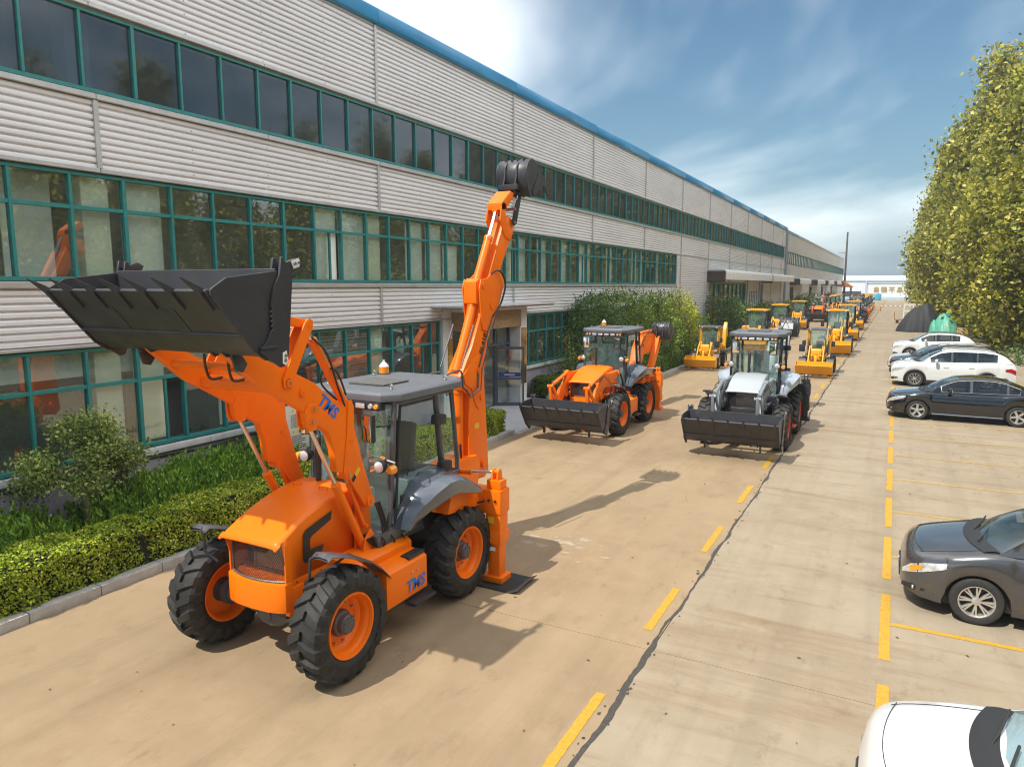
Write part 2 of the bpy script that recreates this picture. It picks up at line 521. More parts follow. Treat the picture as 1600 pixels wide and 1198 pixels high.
leafmat('leaf_bush_yellow', (0.11, 0.17, 0.012), (0.60, 0.62, 0.05), trans=0.3)
leafmat('leaf_small_tree', (0.08, 0.14, 0.035), (0.36, 0.45, 0.11), (0.6, 0.62, 0.2), trans=0.3)
leafmat('leaf_juniper', (0.06, 0.16, 0.014), (0.30, 0.48, 0.05), trans=0.25)
leafmat('leaf_ground', (0.018, 0.045, 0.008), (0.09, 0.14, 0.022), trans=0.25)
leafmat('leaf_far', (0.035, 0.065, 0.020), (0.09, 0.13, 0.04), trans=0.2)
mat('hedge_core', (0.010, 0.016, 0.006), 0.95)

def concrete(name, c1, c2, stain, streak, seed):
    """poured concrete: broad mottling, fine speckle, tyre-rubbed streaks and rusty stains"""
    m = bpy.data.materials.new(name); m.use_nodes = True
    t = m.node_tree; p = t.nodes['Principled BSDF']
    g = t.nodes.new('ShaderNodeNewGeometry')
    def noise(scale, detail, rough=0.6, stretch=None, off=0):
        mpn = t.nodes.new('ShaderNodeMapping'); mpn.inputs['Location'].default_value = (seed + off, seed * 2 + off, 0)
        if stretch: mpn.inputs['Scale'].default_value = stretch
        t.links.new(g.outputs['Position'], mpn.inputs[0])
        n = t.nodes.new('ShaderNodeTexNoise'); n.inputs['Scale'].default_value = scale
        n.inputs['Detail'].default_value = detail; n.inputs['Roughness'].default_value = rough
        t.links.new(mpn.outputs[0], n.inputs['Vector']); return n.outputs['Fac']
    def rng(x, a, b, lo=0.0, hi=1.0):
        r = t.nodes.new('ShaderNodeMapRange'); r.inputs[1].default_value = a; r.inputs[2].default_value = b
        r.inputs[3].default_value = lo; r.inputs[4].default_value = hi
        t.links.new(x, r.inputs[0]); return r.outputs[0]
    def mix(f, a, b, mode='MIX'):
        x = t.nodes.new('ShaderNodeMixRGB'); x.blend_type = mode
        t.links.new(f, x.inputs[0])
        for i, q in ((1, a), (2, b)):
            if isinstance(q, tuple): x.inputs[i].default_value = (*q, 1)
            else: t.links.new(q, x.inputs[i])
        return x.outputs[0]
    base = mix(rng(noise(0.35, 6, 0.62), 0.35, 0.65), c1, c2)
    base = mix(rng(noise(1.7, 8, 0.7, off=9), 0.42, 0.72, 0, 0.55), base, tuple(c * 1.13 for c in c1))
    base = mix(rng(noise(0.55, 9, 0.72, stretch=streak, off=21), 0.50, 0.68, 0, 0.75), base, stain)
    base = mix(rng(noise(2.6, 8, 0.75, off=35, stretch=(1, 0.5, 1)), 0.55, 0.72, 0, 0.5), base, tuple(c * 0.62 for c in stain))
    base = mix(rng(noise(0.9, 6, 0.6, stretch=(2.6, 0.06, 1), off=50), 0.50, 0.66, 0, 0.30), base, tuple(c * 0.70 for c in c2))
    base = mix(rng(noise(1.1, 7, 0.65, off=61), 0.60, 0.70, 0, 0.35), base, tuple(c * 1.22 for c in c1))
    base = mix(rng(noise(55, 3, 0.6, off=4), 0.35, 0.7, 0, 0.16), base, (0.16, 0.12, 0.08))
    base = mix(rng(noise(16, 4, 0.7, off=14), 0.68, 0.74, 0, 0.5), base, (0.13, 0.10, 0.07))
    t.links.new(base, p.inputs['Base Color'])
    t.links.new(rng(noise(0.8, 6, off=2), 0.3, 0.7, 0.62, 0.85), p.inputs['Roughness'])
    p.inputs['Specular IOR Level'].default_value = 0.3
    b = t.nodes.new('ShaderNodeBump'); b.inputs['Strength'].default_value = 0.12; b.inputs['Distance'].default_value = 0.01
    t.links.new(noise(38, 5, 0.7), b.inputs['Height']); t.links.new(b.outputs[0], p.inputs['Normal'])
    M[name] = m
concrete('concrete_left', (0.315, 0.230, 0.139), (0.278, 0.200, 0.119), (0.240, 0.162, 0.094), (1.0, 0.45, 1), 3.0)
concrete('concrete_right', (0.322, 0.264, 0.190), (0.272, 0.214, 0.146), (0.205, 0.134, 0.070), (0.35, 2.2, 1), 11.0)
# ================================================================ ground
rng = random.Random(5)
tag(MB().box(-700, 700, -300, 1500, -0.6, -0.14).build('ground', 'ground_far', angle=0), kind='structure')
KX = -9.98                                     # road face of the kerb
yard = tag(MB().box(-13.4, 8.0, -24, 300, -0.14, -0.03).build('yard_pavement', 'crack_sealant', angle=0), kind='structure')
J0, JP = 8.15, 8.2
slabs = {}
for k in range(-3, 36):
    y0 = J0 + JP * k; y1 = y0 + JP
    for nm, x0, x1 in (('concrete_left', KX, -2.405), ('concrete_right', -2.395, 7.6)):
        if nm not in slabs:
            slabs[nm] = MB().box(x0, x1, 0.006, JP - 0.006, -0.03, 0).mesh('concrete_slab', bevel=0.003, seg=1)
            slabs[nm].materials.append(M[nm])
        o = link('concrete_slab', slabs[nm], yard)
        o.location = (0, y0, 0)
# ragged bitumen crack between the two rows of slabs
nx = 3200
ys = np.linspace(-6, 250, nx)
m = MB(); rows = []
wl = wr = 0.03
ph = 0
for i, y in enumerate(ys):
    wl = min(0.05, max(0.008, wl + rng.uniform(-0.014, 0.014)))
    wr = min(0.05, max(0.008, wr + rng.uniform(-0.014, 0.014)))
    cxx = -2.40 + 0.018 * math.sin(y * 1.3) + 0.012 * math.sin(y * 4.1)
    rows.append([(cxx - wl, y, 0.004), (cxx + wr, y, 0.004)])
m.grid(rows)
for i in range(240):
    y = rng.uniform(4, 60); x = -2.40 + rng.choice((-1, 1)) * rng.uniform(0.03, 0.09); r = rng.uniform(0.008, 0.028)
    a0 = rng.uniform(0, 6)
    pts = [(x + r * rng.uniform(.5, 1.2) * math.cos(a0 + q), y + 1.6 * r * rng.uniform(.5, 1.2) * math.sin(a0 + q), 0.0045) for q in np.linspace(0, 2 * PI, 7)[:-1]]
    m.add(pts, [tuple(range(6))])
o = m.build('crack_sealant', 'crack_sealant', yard, angle=0); o['kind'] = 'stuff'
# painted lines
def mark(x0, x1, y0, y1, mt='road_yellow'):
    n = max(2, int((y1 - y0) / 0.06)); k = max(2, int((x1 - x0) / 0.06))
    if y1 - y0 > x1 - x0:
        rows = [[(x0 + rng.uniform(-.006, .006), y0 + (y1 - y0) * i / n, 0.0045), (x1 + rng.uniform(-.006, .006), y0 + (y1 - y0) * i / n, 0.0045)] for i in range(n + 1)]
    else:
        rows = [[(x0 + (x1 - x0) * i / k, y1 + rng.uniform(-.006, .006), 0.0045), (x0 + (x1 - x0) * i / k, y0 + rng.uniform(-.006, .006), 0.0045)] for i in range(k + 1)]
    return MB().grid(rows).build('painted_line', mt, yard, angle=0)
for k in range(-1, 42):
    y = 5.5 + 3.135 * k
    mark(-2.66, -2.545, y, y + 1.46, 'road_yellow' if y < 40 else 'road_yellow_worn')
for k in range(-3, 20):
    y = 9.25 + 2.72 * k
    mark(0.10, 0.225, y, y + 2.1, 'road_yellow' if y < 13 else 'road_yellow')
    if y > 0:
        mark(0.232, 5.0, y + 1.03, y + 1.13, 'road_yellow' if y < 9.5 else 'road_yellow_worn')
# dry leaves and grit lying about
m = MB()
for i in range(170):
    x = rng.uniform(-9.5, 3); y = rng.uniform(3, 30); r = rng.uniform(0.012, 0.032); a = rng.uniform(0, 6.28)
    pts = [(x + r * c * math.cos(a) - 0.45 * r * s * math.sin(a), y + r * c * math.sin(a) + 0.45 * r * s * math.cos(a), 0.004 + 0.012 * abs(s)) for c, s in ((-1, 0), (-.2, 1), (1, 0), (.1, -1))]
    m.add(pts, [(0, 1, 2, 3)])
tag(m.build('leaf_litter', mat('dry_leaf', (0.14, 0.085, 0.035), 0.9), angle=0), 'scattered small dry leaves and grit on the concrete yard', 'litter', kind='stuff')
# pale cement spill under the boom's shadow
m = MB()
for i in range(22):
    x = -4.9 + rng.gauss(0, 0.33); y = 11.05 + rng.gauss(0, 0.22); r = rng.uniform(0.03, 0.17)
    pts = [(x + r * rng.uniform(.4, 1.3) * math.cos(q), y + 0.6 * r * rng.uniform(.4, 1.3) * math.sin(q), 0.0035 + 0.00002 * i) for q in np.linspace(0, 2 * PI, 12)[:-1]]
    m.add(pts, [tuple(range(11))])
o = m.build('cement_stain', mat('cement_stain', (0.345, 0.285, 0.21), 0.9, var=0.2, vscale=9, space='World', dirt=0.95, dirtcol=(0.30, 0.22, 0.135)), yard, angle=0)
o['kind'] = 'stuff'

# kerbs, beds, entrance paving
kerb_me = MB().box(-0.2, 0, 0.006, 0.984, -0.1, 0.14).mesh('kerb_stone', bevel=0.012)
kerb_me.materials.append(M['kerb_stone'])
def kerb(name, y0, y1, label):
    root = tag(MB().box(KX - 0.17, KX - 0.03, y0, y1, -0.13, 0.12).build(name, 'sill_concrete', angle=0), label, kind='structure')
    y = y0
    while y < y1 - 0.3:
        o = link('kerb_stone', kerb_me, root); o.location = (KX, y, rng.uniform(-.004, .004)); y += 0.99
kerb('kerb', -6, 18.9, 'grey stone kerb along the near planting bed')
kerb('kerb', 25.2, 98, 'grey stone kerb along the far planting bed')
for y0, y1 in ((-6, 18.7), (25.3, 98)):
    n = 60; rows = []
    for i in range(n + 1):
        yy = y0 + (y1 - y0) * i / n
        rows.append([(KX - 0.2 - 2.85 * k / 12, yy, 0.09 + 0.03 * math.sin(k * 1.7 + yy) + rng.uniform(0, .02)) for k in range(13)])
    tag(MB().grid(rows).build('planting_bed_soil', 'soil'), 'bare soil of the planting bed beside the factory', kind='structure')
plaza = tag(MB().box(-13.0, KX - 0.01, 18.75, 25.25, -0.1, -0.005).build('entrance_paving', 'trim_grey', angle=0), kind='structure')
for i in range(4):
    for k in range(8):
        x0 = -13.0 + i * 0.752; y0 = 18.77 + k * 0.81
        MB().box(x0 + .003, x0 + .749, y0 + .003, y0 + .807, -0.005, 0.03 + rng.uniform(0, .002)).build('paving_slab', 'plaza_stone', plaza, angle=0)
MB().box(KX - 0.012, KX + 0.1, 18.9, 25.2, -0.03, 0.012).build('drain_edge', 'kerb_stone', plaza, bevel=.004)

# ================================================================ main factory building
FB = thing('factory_building', 'long grey corrugated metal factory with teal window bands and blue roof edge', 'factory', (-13, 0, 0))
YE = 99.6                                        # end of the first building
YS = 0.2
PITCH = 0.125
def corrugated(parent, y0, y1, z0, z1, mt, depth=0.055, x=0.0, seg=10):
    """horizontal trapezoid-wave sheet"""
    n = int(round((z1 - z0) / PITCH * seg))
    rows = []
    for i in range(n + 1):
        z = z0 + (z1 - z0) * i / n
        ph = (z % PITCH) / PITCH
        d = min(1.0, max(0.0, 1.25 - 2.2 * max(0.0, math.cos(2 * PI * (ph - 0.5)) - 0.15)))
        xx = x + 0.03 + depth * d
        rows.append([(xx, y1, z), (xx, y0, z)])
    m = MB().grid(rows)
    return m
sheet_cache = {}
def sheets(parent, yb, ye, z0, z1, mt, bay=8.0):
    y = yb
    while y < ye - 0.05:
        L = min(bay, ye - y)
        key = (round(L, 2), z0, z1, mt)
        if key not in sheet_cache:
            me = corrugated(parent, 0.03, L - 0.03, z0, z1, mt).mesh('corrugated_sheet', angle=50)
            me.materials.append(M[mt]); sheet_cache[key] = me
        o = link('corrugated_sheet', sheet_cache[key], parent); o.location = (0, y, 0)
        y += L
def bayline(y):
    return YS + 8.0 * round((y - YS) / 8.0)
Z = dict(pl=1.15, s1=1.33, w1=3.36, c1=4.45, w2a=4.58, w2=6.5, c2a=6.6, c2=7.8, w3a=7.93, w3=9.35, c3a=9.45, c3=11.5)
Y2E = 47.2                                       # end of second storey windows
# backing walls so that no light leaks between the sheets
m = MB()
for y0, y1, z0, z1 in ((YS, YE, Z['c2a'] - .08, Z['c2'] + .1), (YS, YE, Z['c3a'] - .1, 11.55), (YS, Y2E, Z['w1'] + .03, Z['c1'] + .1), (Y2E, 57.0, 0, 6.6), (72.4, 80.8, 0, 6.6), (82.8, YE, 0, 6.6), (57.0, 72.4, 4.75, 6.6), (80.8, 82.8, 4.6, 6.6)):
    m.box(-0.25, 0.028, y0, y1, z0, z1)
m.box(-40, -0.02, YS - 0.3, YS, 0, 11.5); m.box(-40, -0.02, YE, YE + 0.3, 0, 11.5)
m.build('backing_wall', 'interior_mid', FB, angle=0)
sheets(FB, YS, Y2E - 0.0, Z['w1'] + .08, Z['c1'], 'sheet_metal')
sheets(FB, YS, YE, Z['c2a'], Z['c2'], 'sheet_metal')
sheets(FB, YS, YE, Z['c3a'], Z['c3'], 'sheet_metal')
sheets(FB, Y2E + .06, 57.0, 0.25, Z['c2a'] - .02, 'sheet_metal')
sheets(FB, 72.4, 80.8, 0.25, Z['c2a'] - .02, 'sheet_metal')
sheets(FB, 82.8, YE, 0.25, Z['c2a'] - .02, 'sheet_metal')
sheets(FB, 57.0, 72.4, 4.75, Z['c2a'] - .02, 'sheet_metal')
sheets(FB, 80.8, 82.8, 4.6, Z['c2a'] - .02, 'sheet_metal')
# vertical joint trims
y = YS
while y < YE:
    for z0, z1 in ((Z['c2a'], Z['c2']), (Z['c3a'], Z['c3'])) + (((Z['w1'] + .08, Z['c1']),) if y < Y2E else ((0.2, Z['c2a']),)):
        if 57.1 < y < 72.3 and z0 < 1:
            z0 = 4.8
        MB().box(0.03, 0.125, y - 0.045, y + 0.045, z0, z1).build('joint_trim', 'trim_metal', FB, bevel=.006, seg=1)
    y += 8.0
# sheet lap screws
m = MB()
for y in np.arange(YS + 2, 60, 2.0):
    for z0, z1 in ((Z['w1'] + .2, Z['c1']), (Z['c2a'], Z['c2']), (Z['c3a'], Z['c3'])):
        for z in np.arange(z0 + 0.1, z1, 0.3):
            zc = round(z / PITCH) * PITCH
            m.box(0.08, 0.091, y - .012, y + .012, zc - .012, zc + .012)
o = m.build('sheet_screws', 'trim_grey', FB, angle=0); o['kind'] = 'stuff'
# horizontal flashings
for z0, z1, dx, ye in ((Z['c1'], Z['w2a'] - .02, 0.15, Y2E), (Z['w2'] + .02, Z['c2a'], 0.13, YE), (Z['c2'], Z['w3a'] - .03, 0.16, YE), (Z['w3'] + .03, Z['c3a'], 0.13, YE), (Z['w1'] + .02, Z['w1'] + .08, 0.14, Y2E)):
    y = YS
    while y < ye - .1:
        L = min(4.0, ye - y)
        MB().box(0.0, dx, y + .004, y + L - .004, z0, z1).build('flashing', 'trim_metal', FB, bevel=.01, seg=1)
        y += L
# blue roof fascia
y = YS
while y < YE:
    L = min(8.0, YE - y)
    MB().prism([(-0.3, 11.5), (0.2, 11.5), (0.24, 11.54), (0.24, 11.86), (0.16, 11.93), (-0.3, 11.98)], y + .004, y + L - .004, 'y').build('roof_fascia', 'fascia_blue', FB, bevel=.012, seg=1)
    y += 8.0
MB().prism([(-0.3, 11.55), (-0.3, 11.9), (-20, 13.4), (-40, 11.9), (-40, 11.5)], YS, YE, 'y').build('roof', 'sheet_metal', FB, angle=0)
# plinth and sill under the ground-floor windows
for y0, y1 in ((YS, 19.25), (24.6, Y2E)):
    MB().box(-0.3, 0.0, y0, y1, 0, Z['pl']).build('plinth', 'plinth_plaster', FB, bevel=.01)
    y = y0
    while y < y1 - .1:
        L = min(2.0, y1 - y)
        MB().box(-0.3, 0.13, y + .003, y + L - .003, Z['pl'] + .002, Z['s1'] - .05).build('sill', 'sill_concrete', FB, bevel=.012)
        y += L
MB().tube([(0.03, 3.0, 1.08), (0.04, 6, 1.04), (0.03, 9.0, 1.06), (0.04, 11, 0.98), (0.03, 13, 1.08)], 0.011, 6, 5).build('wall_cable', 'hose', FB)
MB().tube([(0.03, 8.0, 1.1), (0.03, 9.5, 1.02), (0.03, 10.6, 1.03), (0.03, 12.5, 1.1)], 0.008, 6, 5).build('wall_cable', 'hose', FB)

# window bands: rails as one part, every mullion and pane its own sub-part
pane_cache = {}
def window_band(parent, y0, y1, z0, z1, yfirst, ztr, gmat, mull=0.055, heavy=4, sash=(), step=1.0, depth=0.06):
    m = MB()
    m.box(-0.05, depth, y0, y1, z0, z0 + 0.07); m.box(-0.05, depth, y0, y1, z1 - 0.06, z1)
    if ztr: m.box(-0.04, depth - .006, y0, y1, ztr - 0.035, ztr + 0.035)
    m.box(-0.05, depth + .003, y0, y0 + .06, z0 + .001, z1 - .001); m.box(-0.05, depth + .003, y1 - .06, y1, z0 + .001, z1 - .001)
    fr = m.build('window_band', 'frame_teal', parent, bevel=.004, seg=1)
    ym = [yfirst + k * step for k in range(-80, 300) if y0 + .2 < yfirst + k * step < y1 - .2]
    for i, y in enumerate(ym):
        wd = mull * (1.35 if i % heavy == 0 else 1.0)
        key = ('mull', round(wd, 3), z0, z1)
        if key not in pane_cache:
            me = MB().box(-0.05, depth + .008, -wd / 2, wd / 2, z0 + .07, z1 - .06).mesh('mullion', bevel=.005, seg=1)
            me.materials.append(M['frame_teal']); pane_cache[key] = me
        o = link('mullion', pane_cache[key], fr); o.location = (0, y, 0)
    edges = [y0 + .03] + ym + [y1 - .03]
    for i in range(len(edges) - 1):
        a, b = edges[i] + .012, edges[i + 1] - .012
        for q, (za, zb) in enumerate(((z0 + .06, ztr), (ztr, z1 - .05)) if ztr else ((z0 + .06, z1 - .05),)):
            if q == 0 and i in sash:
                # opened sliding sash: narrower pane with its own stile, dark gap beside it
                c = a + (b - a) * 0.58
                MB().box(-0.03, 0.035, c - .025, c + .025, za, zb).build('sash_stile', 'frame_teal', fr, bevel=.004, seg=1)
                b2 = c
            else:
                b2 = b
            key = (round(b2 - a, 3), round(za, 3), round(zb, 3), gmat)
            if key not in pane_cache:
                me = MB().box(-0.004, 0.004, 0, b2 - a, za, zb).mesh('pane', angle=0)
                me.materials.append(M[gmat]); pane_cache[key] = me
            o = link('pane', pane_cache[key], fr)
            o.location = (0.0, a, 0)
            o.rotation_euler = (0, 0, rng.uniform(-0.006, 0.006))
    return fr
window_band(FB, YS, Y2E, Z['w2a'], Z['w2'], 6.66, 5.88, 'window_glass', sash=(14, 24, 31, 40))
window_band(FB, YS, YE - 1.6, Z['w3a'], Z['w3'], 7.05, None, 'window_glass_dusty', mull=0.05)
window_band(FB, YS, 19.2, Z['s1'] - .02, Z['w1'], 6.7, 2.66, 'window_glass', sash=(9, 18))
window_band(FB, 24.95, 46.8, Z['s1'] - .02, Z['w1'], 26.4, 2.66, 'window_glass', step=0.82)
MB().box(-0.05, 0.07, YE - 1.6, YE, Z['w3a'], Z['w3']).build('end_panel', 'trim_metal', FB, bevel=.01)
# rooms behind the glass
m = MB()
m.box(-6.2, -6.0, YS, YE, 7.9, 11.4); m.box(-2.9, -2.8, YS, 57, 0, 7.7)
m.box(-6.0, -0.26, YS, 57, 4.42, 4.57)
m.box(-6.0, -0.26, YS, YE, 7.72, 7.9); m.box(-6.0, -0.26, YS, YE, 0.0, 0.15)
m.box(-6.0, -0.26, YS, 57, 6.62, 6.75); m.box(-6.0, -0.26, YS, 57, 3.45, 3.6)
m.build('room_shell', 'interior_mid', FB, angle=0)
for y in np.arange(YS, 57, 8.0):
    MB().box(-0.5, -0.12, y - .26, y + .26, 0.15, 3.44).build('column', 'column_cream', FB, bevel=.01, seg=1)
    MB().box(-0.5, -0.12, y - .26, y + .26, 4.58, 6.61).build('column', 'column_cream', FB, bevel=.01, seg=1)
for y in np.arange(YS, YE, 8.0):
    MB().box(-0.7, -0.3, y - .22, y + .22, 7.92, 11.4).build('column', 'wall_white', FB, angle=0)
for y, z0, z1, x in ((8.7, 4.6, 6.45, -0.5), (6.75, 4.6, 6.45, -1.6), (13.75, 4.6, 6.45, -0.35), (14.75, 4.6, 6.4, -0.5), (15.1, 4.62, 6.4, -0.9), (17.7, 4.6, 6.4, -0.5), (18.75, 4.6, 6.4, -0.5), (24.8, 4.6, 6.4, -0.5), (26.7, 4.6, 6.4, -0.5), (28.8, 4.6, 6.4, -0.5), (31, 4.6, 6.4, -0.6), (34.7, 4.6, 6.4, -0.5), (38.7, 4.6, 6.4, -0.5), (43, 4.6, 6.4, -0.5), (19.7, 4.6, 5.8, -0.45)):
    MB().box(x * .3 - .02, x * .3, y, y + 0.85, z0, z1).build('window_blind', 'blind_white', FB, angle=0)
# ground floor furniture seen through the glass
MB().box(-0.22, -0.2, 13.65, 16.2, 1.45, 3.3).build('venetian_blind', mat('slats', (0.34, 0.30, 0.27), 0.6, var=0.7, vscale=1.0, space='World', stretch=(0.01, 0.01, 22), detail=0.0), FB, angle=0)
MB().box(-.3, -.28, 2.0, 10.6, 2.82, 3.3).build('window_blind', 'blind_white', FB, angle=0)
MB().box(-.2, -.18, 8.75, 9.4, 1.4, 3.3).build('window_blind', 'column_cream', FB, angle=0)
MB().box(-.25, -.23, 10.75, 12.9, 1.4, 2.6).build('window_blind', 'blind_white', FB, angle=0)
MB().box(-.3, -.26, 7.75, 8.6, 1.36, 2.6).build('dark_screen', 'interior_dark', FB, angle=0)
MB().box(-.3, -.26, 9.5, 10.5, 1.36, 2.5).build('dark_screen', 'interior_dark', FB, angle=0)
# ---- entrance
for y0, y1, x1 in ((19.3, 19.85, 0.12), (24.0, 24.55, 0.5)):
    MB().box(-0.4, x1, y0, y1, 0.03, 3.75).build('entrance_pier', 'wall_white', FB, bevel=.01)
MB().box(0.12, 0.135, 19.55, 19.84, 1.2, 2.75).build('gold_panel', 'gold_film', FB, angle=0)
MB().box(0.502, 0.515, 24.06, 24.5, 0.75, 2.9).build('gold_panel', 'gold_film', FB, angle=0)
MB().box(-0.2, 0.55, 19.87, 23.98, 2.98, 3.62).build('sign_box', 'sign_brown', FB, bevel=.015)
MB().box(-0.1, 0.6, 19.8, 24.0, 3.62, 3.76).build('canopy_beam', 'wall_white', FB, bevel=.01)
m = MB(); m.box(0.02, 1.35, 18.7, 25.3, 3.80, 3.86)
m.build('canopy_slab', 'sill_concrete', FB, bevel=.01)
for y in np.arange(18.9, 25.3, 1.05):
    MB().box(0.02, 1.3, y - .02, y + .02, 3.755, 3.798).build('canopy_rib', 'trim_grey', FB, angle=0)
for x in (0.45, 1.27):
    MB().cyl((x, 18.65, 3.765), (x, 25.35, 3.765), 0.022, n=8).build('canopy_pipe', 'trim_grey', FB)
MB().box(-3.4, -3.3, 19.85, 24.0, 0.03, 3.6).build('lobby_wall', 'interior_mid', FB, angle=0)
MB().box(-3.3, -0.1, 19.85, 24.0, 3.3, 3.4).build('lobby_ceiling', 'interior_dark', FB, angle=0)
def door_leaf(name, y0, w, ang, hinge_right=False):
    fr = MB()
    for a, b, c, d in ((0, .07, 0.03, 2.25), (w - .07, w, 0.03, 2.25), (.07, w - .07, 0.03, 0.16), (.07, w - .07, 2.15, 2.25), (.07, w - .07, 1.02, 1.10)):
        fr.box(-0.025, 0.025, a, b, c, d)
    o = fr.build(name, 'door_frame', FB, bevel=.005, seg=1)
    o.location = (0.05, y0, 0.0); o.rotation_euler = (0, 0, ang)
    MB().box(-.004, .004, .07, w - .07, .16, 1.02).build('pane', 'door_glass', o, angle=0)
    MB().box(-.004, .004, .07, w - .07, 1.10, 2.15).build('pane', 'door_glass', o, angle=0)
    MB().box(.005, .012, .1, w - .1, 1.13, 1.29).build('door_sticker', 'sticker_blue', o, angle=0)
    MB().box(.0125, .014, .3, w - .35, 1.19, 1.225).build('sticker_print', 'decal_white', o, angle=0)
    MB().cyl((.06, w - .12, .8), (.06, w - .12, 1.5), .014, n=8).build('handle', 'chrome', o)
    return o
door_leaf('door_leaf', 22.9, 1.05, R(-62)); door_leaf('door_leaf', 20.9, 1.0, R(-4)); 
MB().box(-.05, .06, 20.75, 23.98, 2.27, 2.36).build('door_lintel', 'door_frame', FB, bevel=.006, seg=1)
for y in (20.8, 21.92, 22.86, 23.93):
    MB().box(-.05, .055, y - .04, y + .04, 0.03, 2.98).build('door_jamb', 'door_frame', FB, bevel=.005, seg=1)
MB().box(-.004, .004, 20.84, 23.9, 2.36, 2.96).build('fanlight', 'door_glass', FB, angle=0)
MB().box(-.004, .004, 21.96, 22.82, .05, 2.26).build('fixed_pane', 'door_glass', FB, angle=0)
mat('rust_dark', (0.09, 0.065, 0.055), 0.8, var=0.3, vscale=2)
# ---- big workshop doors further along
dg = MB()
dg.box(-0.1, 0.06, 57.0, 57.2, 0, 4.75); dg.box(-0.1, 0.06, 72.2, 72.4, 0, 4.75); dg.box(-.1, .05, 57.2, 72.2, 4.6, 4.75)
bd = dg.build('workshop_door', 'frame_teal', FB, angle=0)
for k in range(8):
    y = 57.2 + k * 1.875
    MB().box(-.08, .04, y + 1.84, y + 1.875, 0.02, 4.6).build('door_stile', 'frame_teal', bd, angle=0)
    MB().box(-.05, -.04, y, y + 1.84, 0.3, 4.6).build('pane', 'window_glass', bd, angle=0)
MB().box(-.06, .02, 57.2, 72.2, 2.0, 2.1).build('door_rail', 'frame_teal', bd, angle=0)
def canopy(parent, y0, y1, z, d=1.5, front='wall_white'):
    pr = [(0.03, z), (0.03, z + .62)] + [(d - .35 + .35 * math.sin(a), z + .35 + .3 * math.cos(a)) for a in np.linspace(0, PI / 2, 7)] + [(d, z - .15), (d - .05, z - .15), (d - .06, z)]
    return MB().prism(pr, y0, y1, 'y').build('door_canopy', front, parent, angle=30)
canopy(FB, 56.2, 79.6, 5.1); canopy(FB, 80.2, 97.8, 5.1)
for y0 in (56.1, 80.1):
    MB().box(0.03, 1.46, y0 - .05, y0 + .09, 4.75, 5.62).build('canopy_end', 'rust_dark', FB, bevel=.05, seg=1)
MB().box(-1.5, -1.4, 80.7, 83, 0, 4.6).build('dark_opening', 'interior_dark', FB, angle=0)
MB().box(0.03, 0.12, 82.75, 83.6, 0.1, 4.4).build('sliding_door', 'wall_white', FB, bevel=.01)
window_band(FB, 74.6, 78.8, 1.4, 3.9, 75.6, None, 'window_glass', step=1.05, depth=0.12)
for y, r in ((YE - .25, .16), (79.9, .09), (72.6, .07)):
    MB().cyl((0.2, y, 0.1), (0.2, y, 11.5 if r > .1 else 5.0), r, n=12).build('downpipe', mat('pipe_blue_grey', (0.30, 0.37, 0.42), 0.5), FB)

# ================================================================ second hall beyond
FB2 = thing('factory_hall', 'far grey ribbed metal hall behind the downpipe with narrow teal windows', 'factory', (-13, 0, 0))
y0, y1 = 99.95, 216.0
m = MB(); m.box(-30, 0.02, y0, y1, 0, 11.4)
m.build('backing_wall', 'interior_mid', FB2, angle=0)
sheets(FB2, y0, y1, 9.0, 11.4, 'sheet_metal_far'); 
sheets(FB2, y0, y1, 4.9, 7.3, 'sheet_metal_far'); sheets(FB2, y0, y1, 0.2, 4.85, 'sheet_metal_far')
window_band(FB2, y0, y1, 7.35, 8.95, 102, None, 'window_glass_dusty', step=2.0, depth=.12)
y = y0
while y < y1:
    L = min(12, y1 - y)
    MB().box(-0.3, 0.2, y + .01, y + L - .01, 11.4, 11.65).build('roof_fascia', 'fascia_blue' if y < 110 else 'trim_metal', FB2, angle=0); y += 12
MB().prism([(-0.3, 11.4), (-0.3, 11.7), (-15, 12.6), (-30, 11.4)], y0, y1, 'y').build('roof', 'sheet_metal_far', FB2, angle=0)
for y in (106, 131, 153, 176):
    canopy(FB2, y - .5, y + 14, 4.85, 1.4)
    MB().box(0.03, 1.36, y - .65, y - .45, 4.55, 5.4).build('canopy_end', 'rust_dark', FB2, angle=0)
    MB().box(0.08, 0.16, y, y + 2.6, 0.1, 4.3).build('dark_opening', 'interior_dark', FB2, angle=0)
    MB().box(0.08, 0.2, y + 2.6, y + 4.6, 0.1, 4.2).build('sliding_door', 'wall_white', FB2, angle=0)
    MB().box(0.08, 0.14, y + 7, y + 13, 0.8, 3.0).build('window', 'frame_teal', FB2, angle=0)
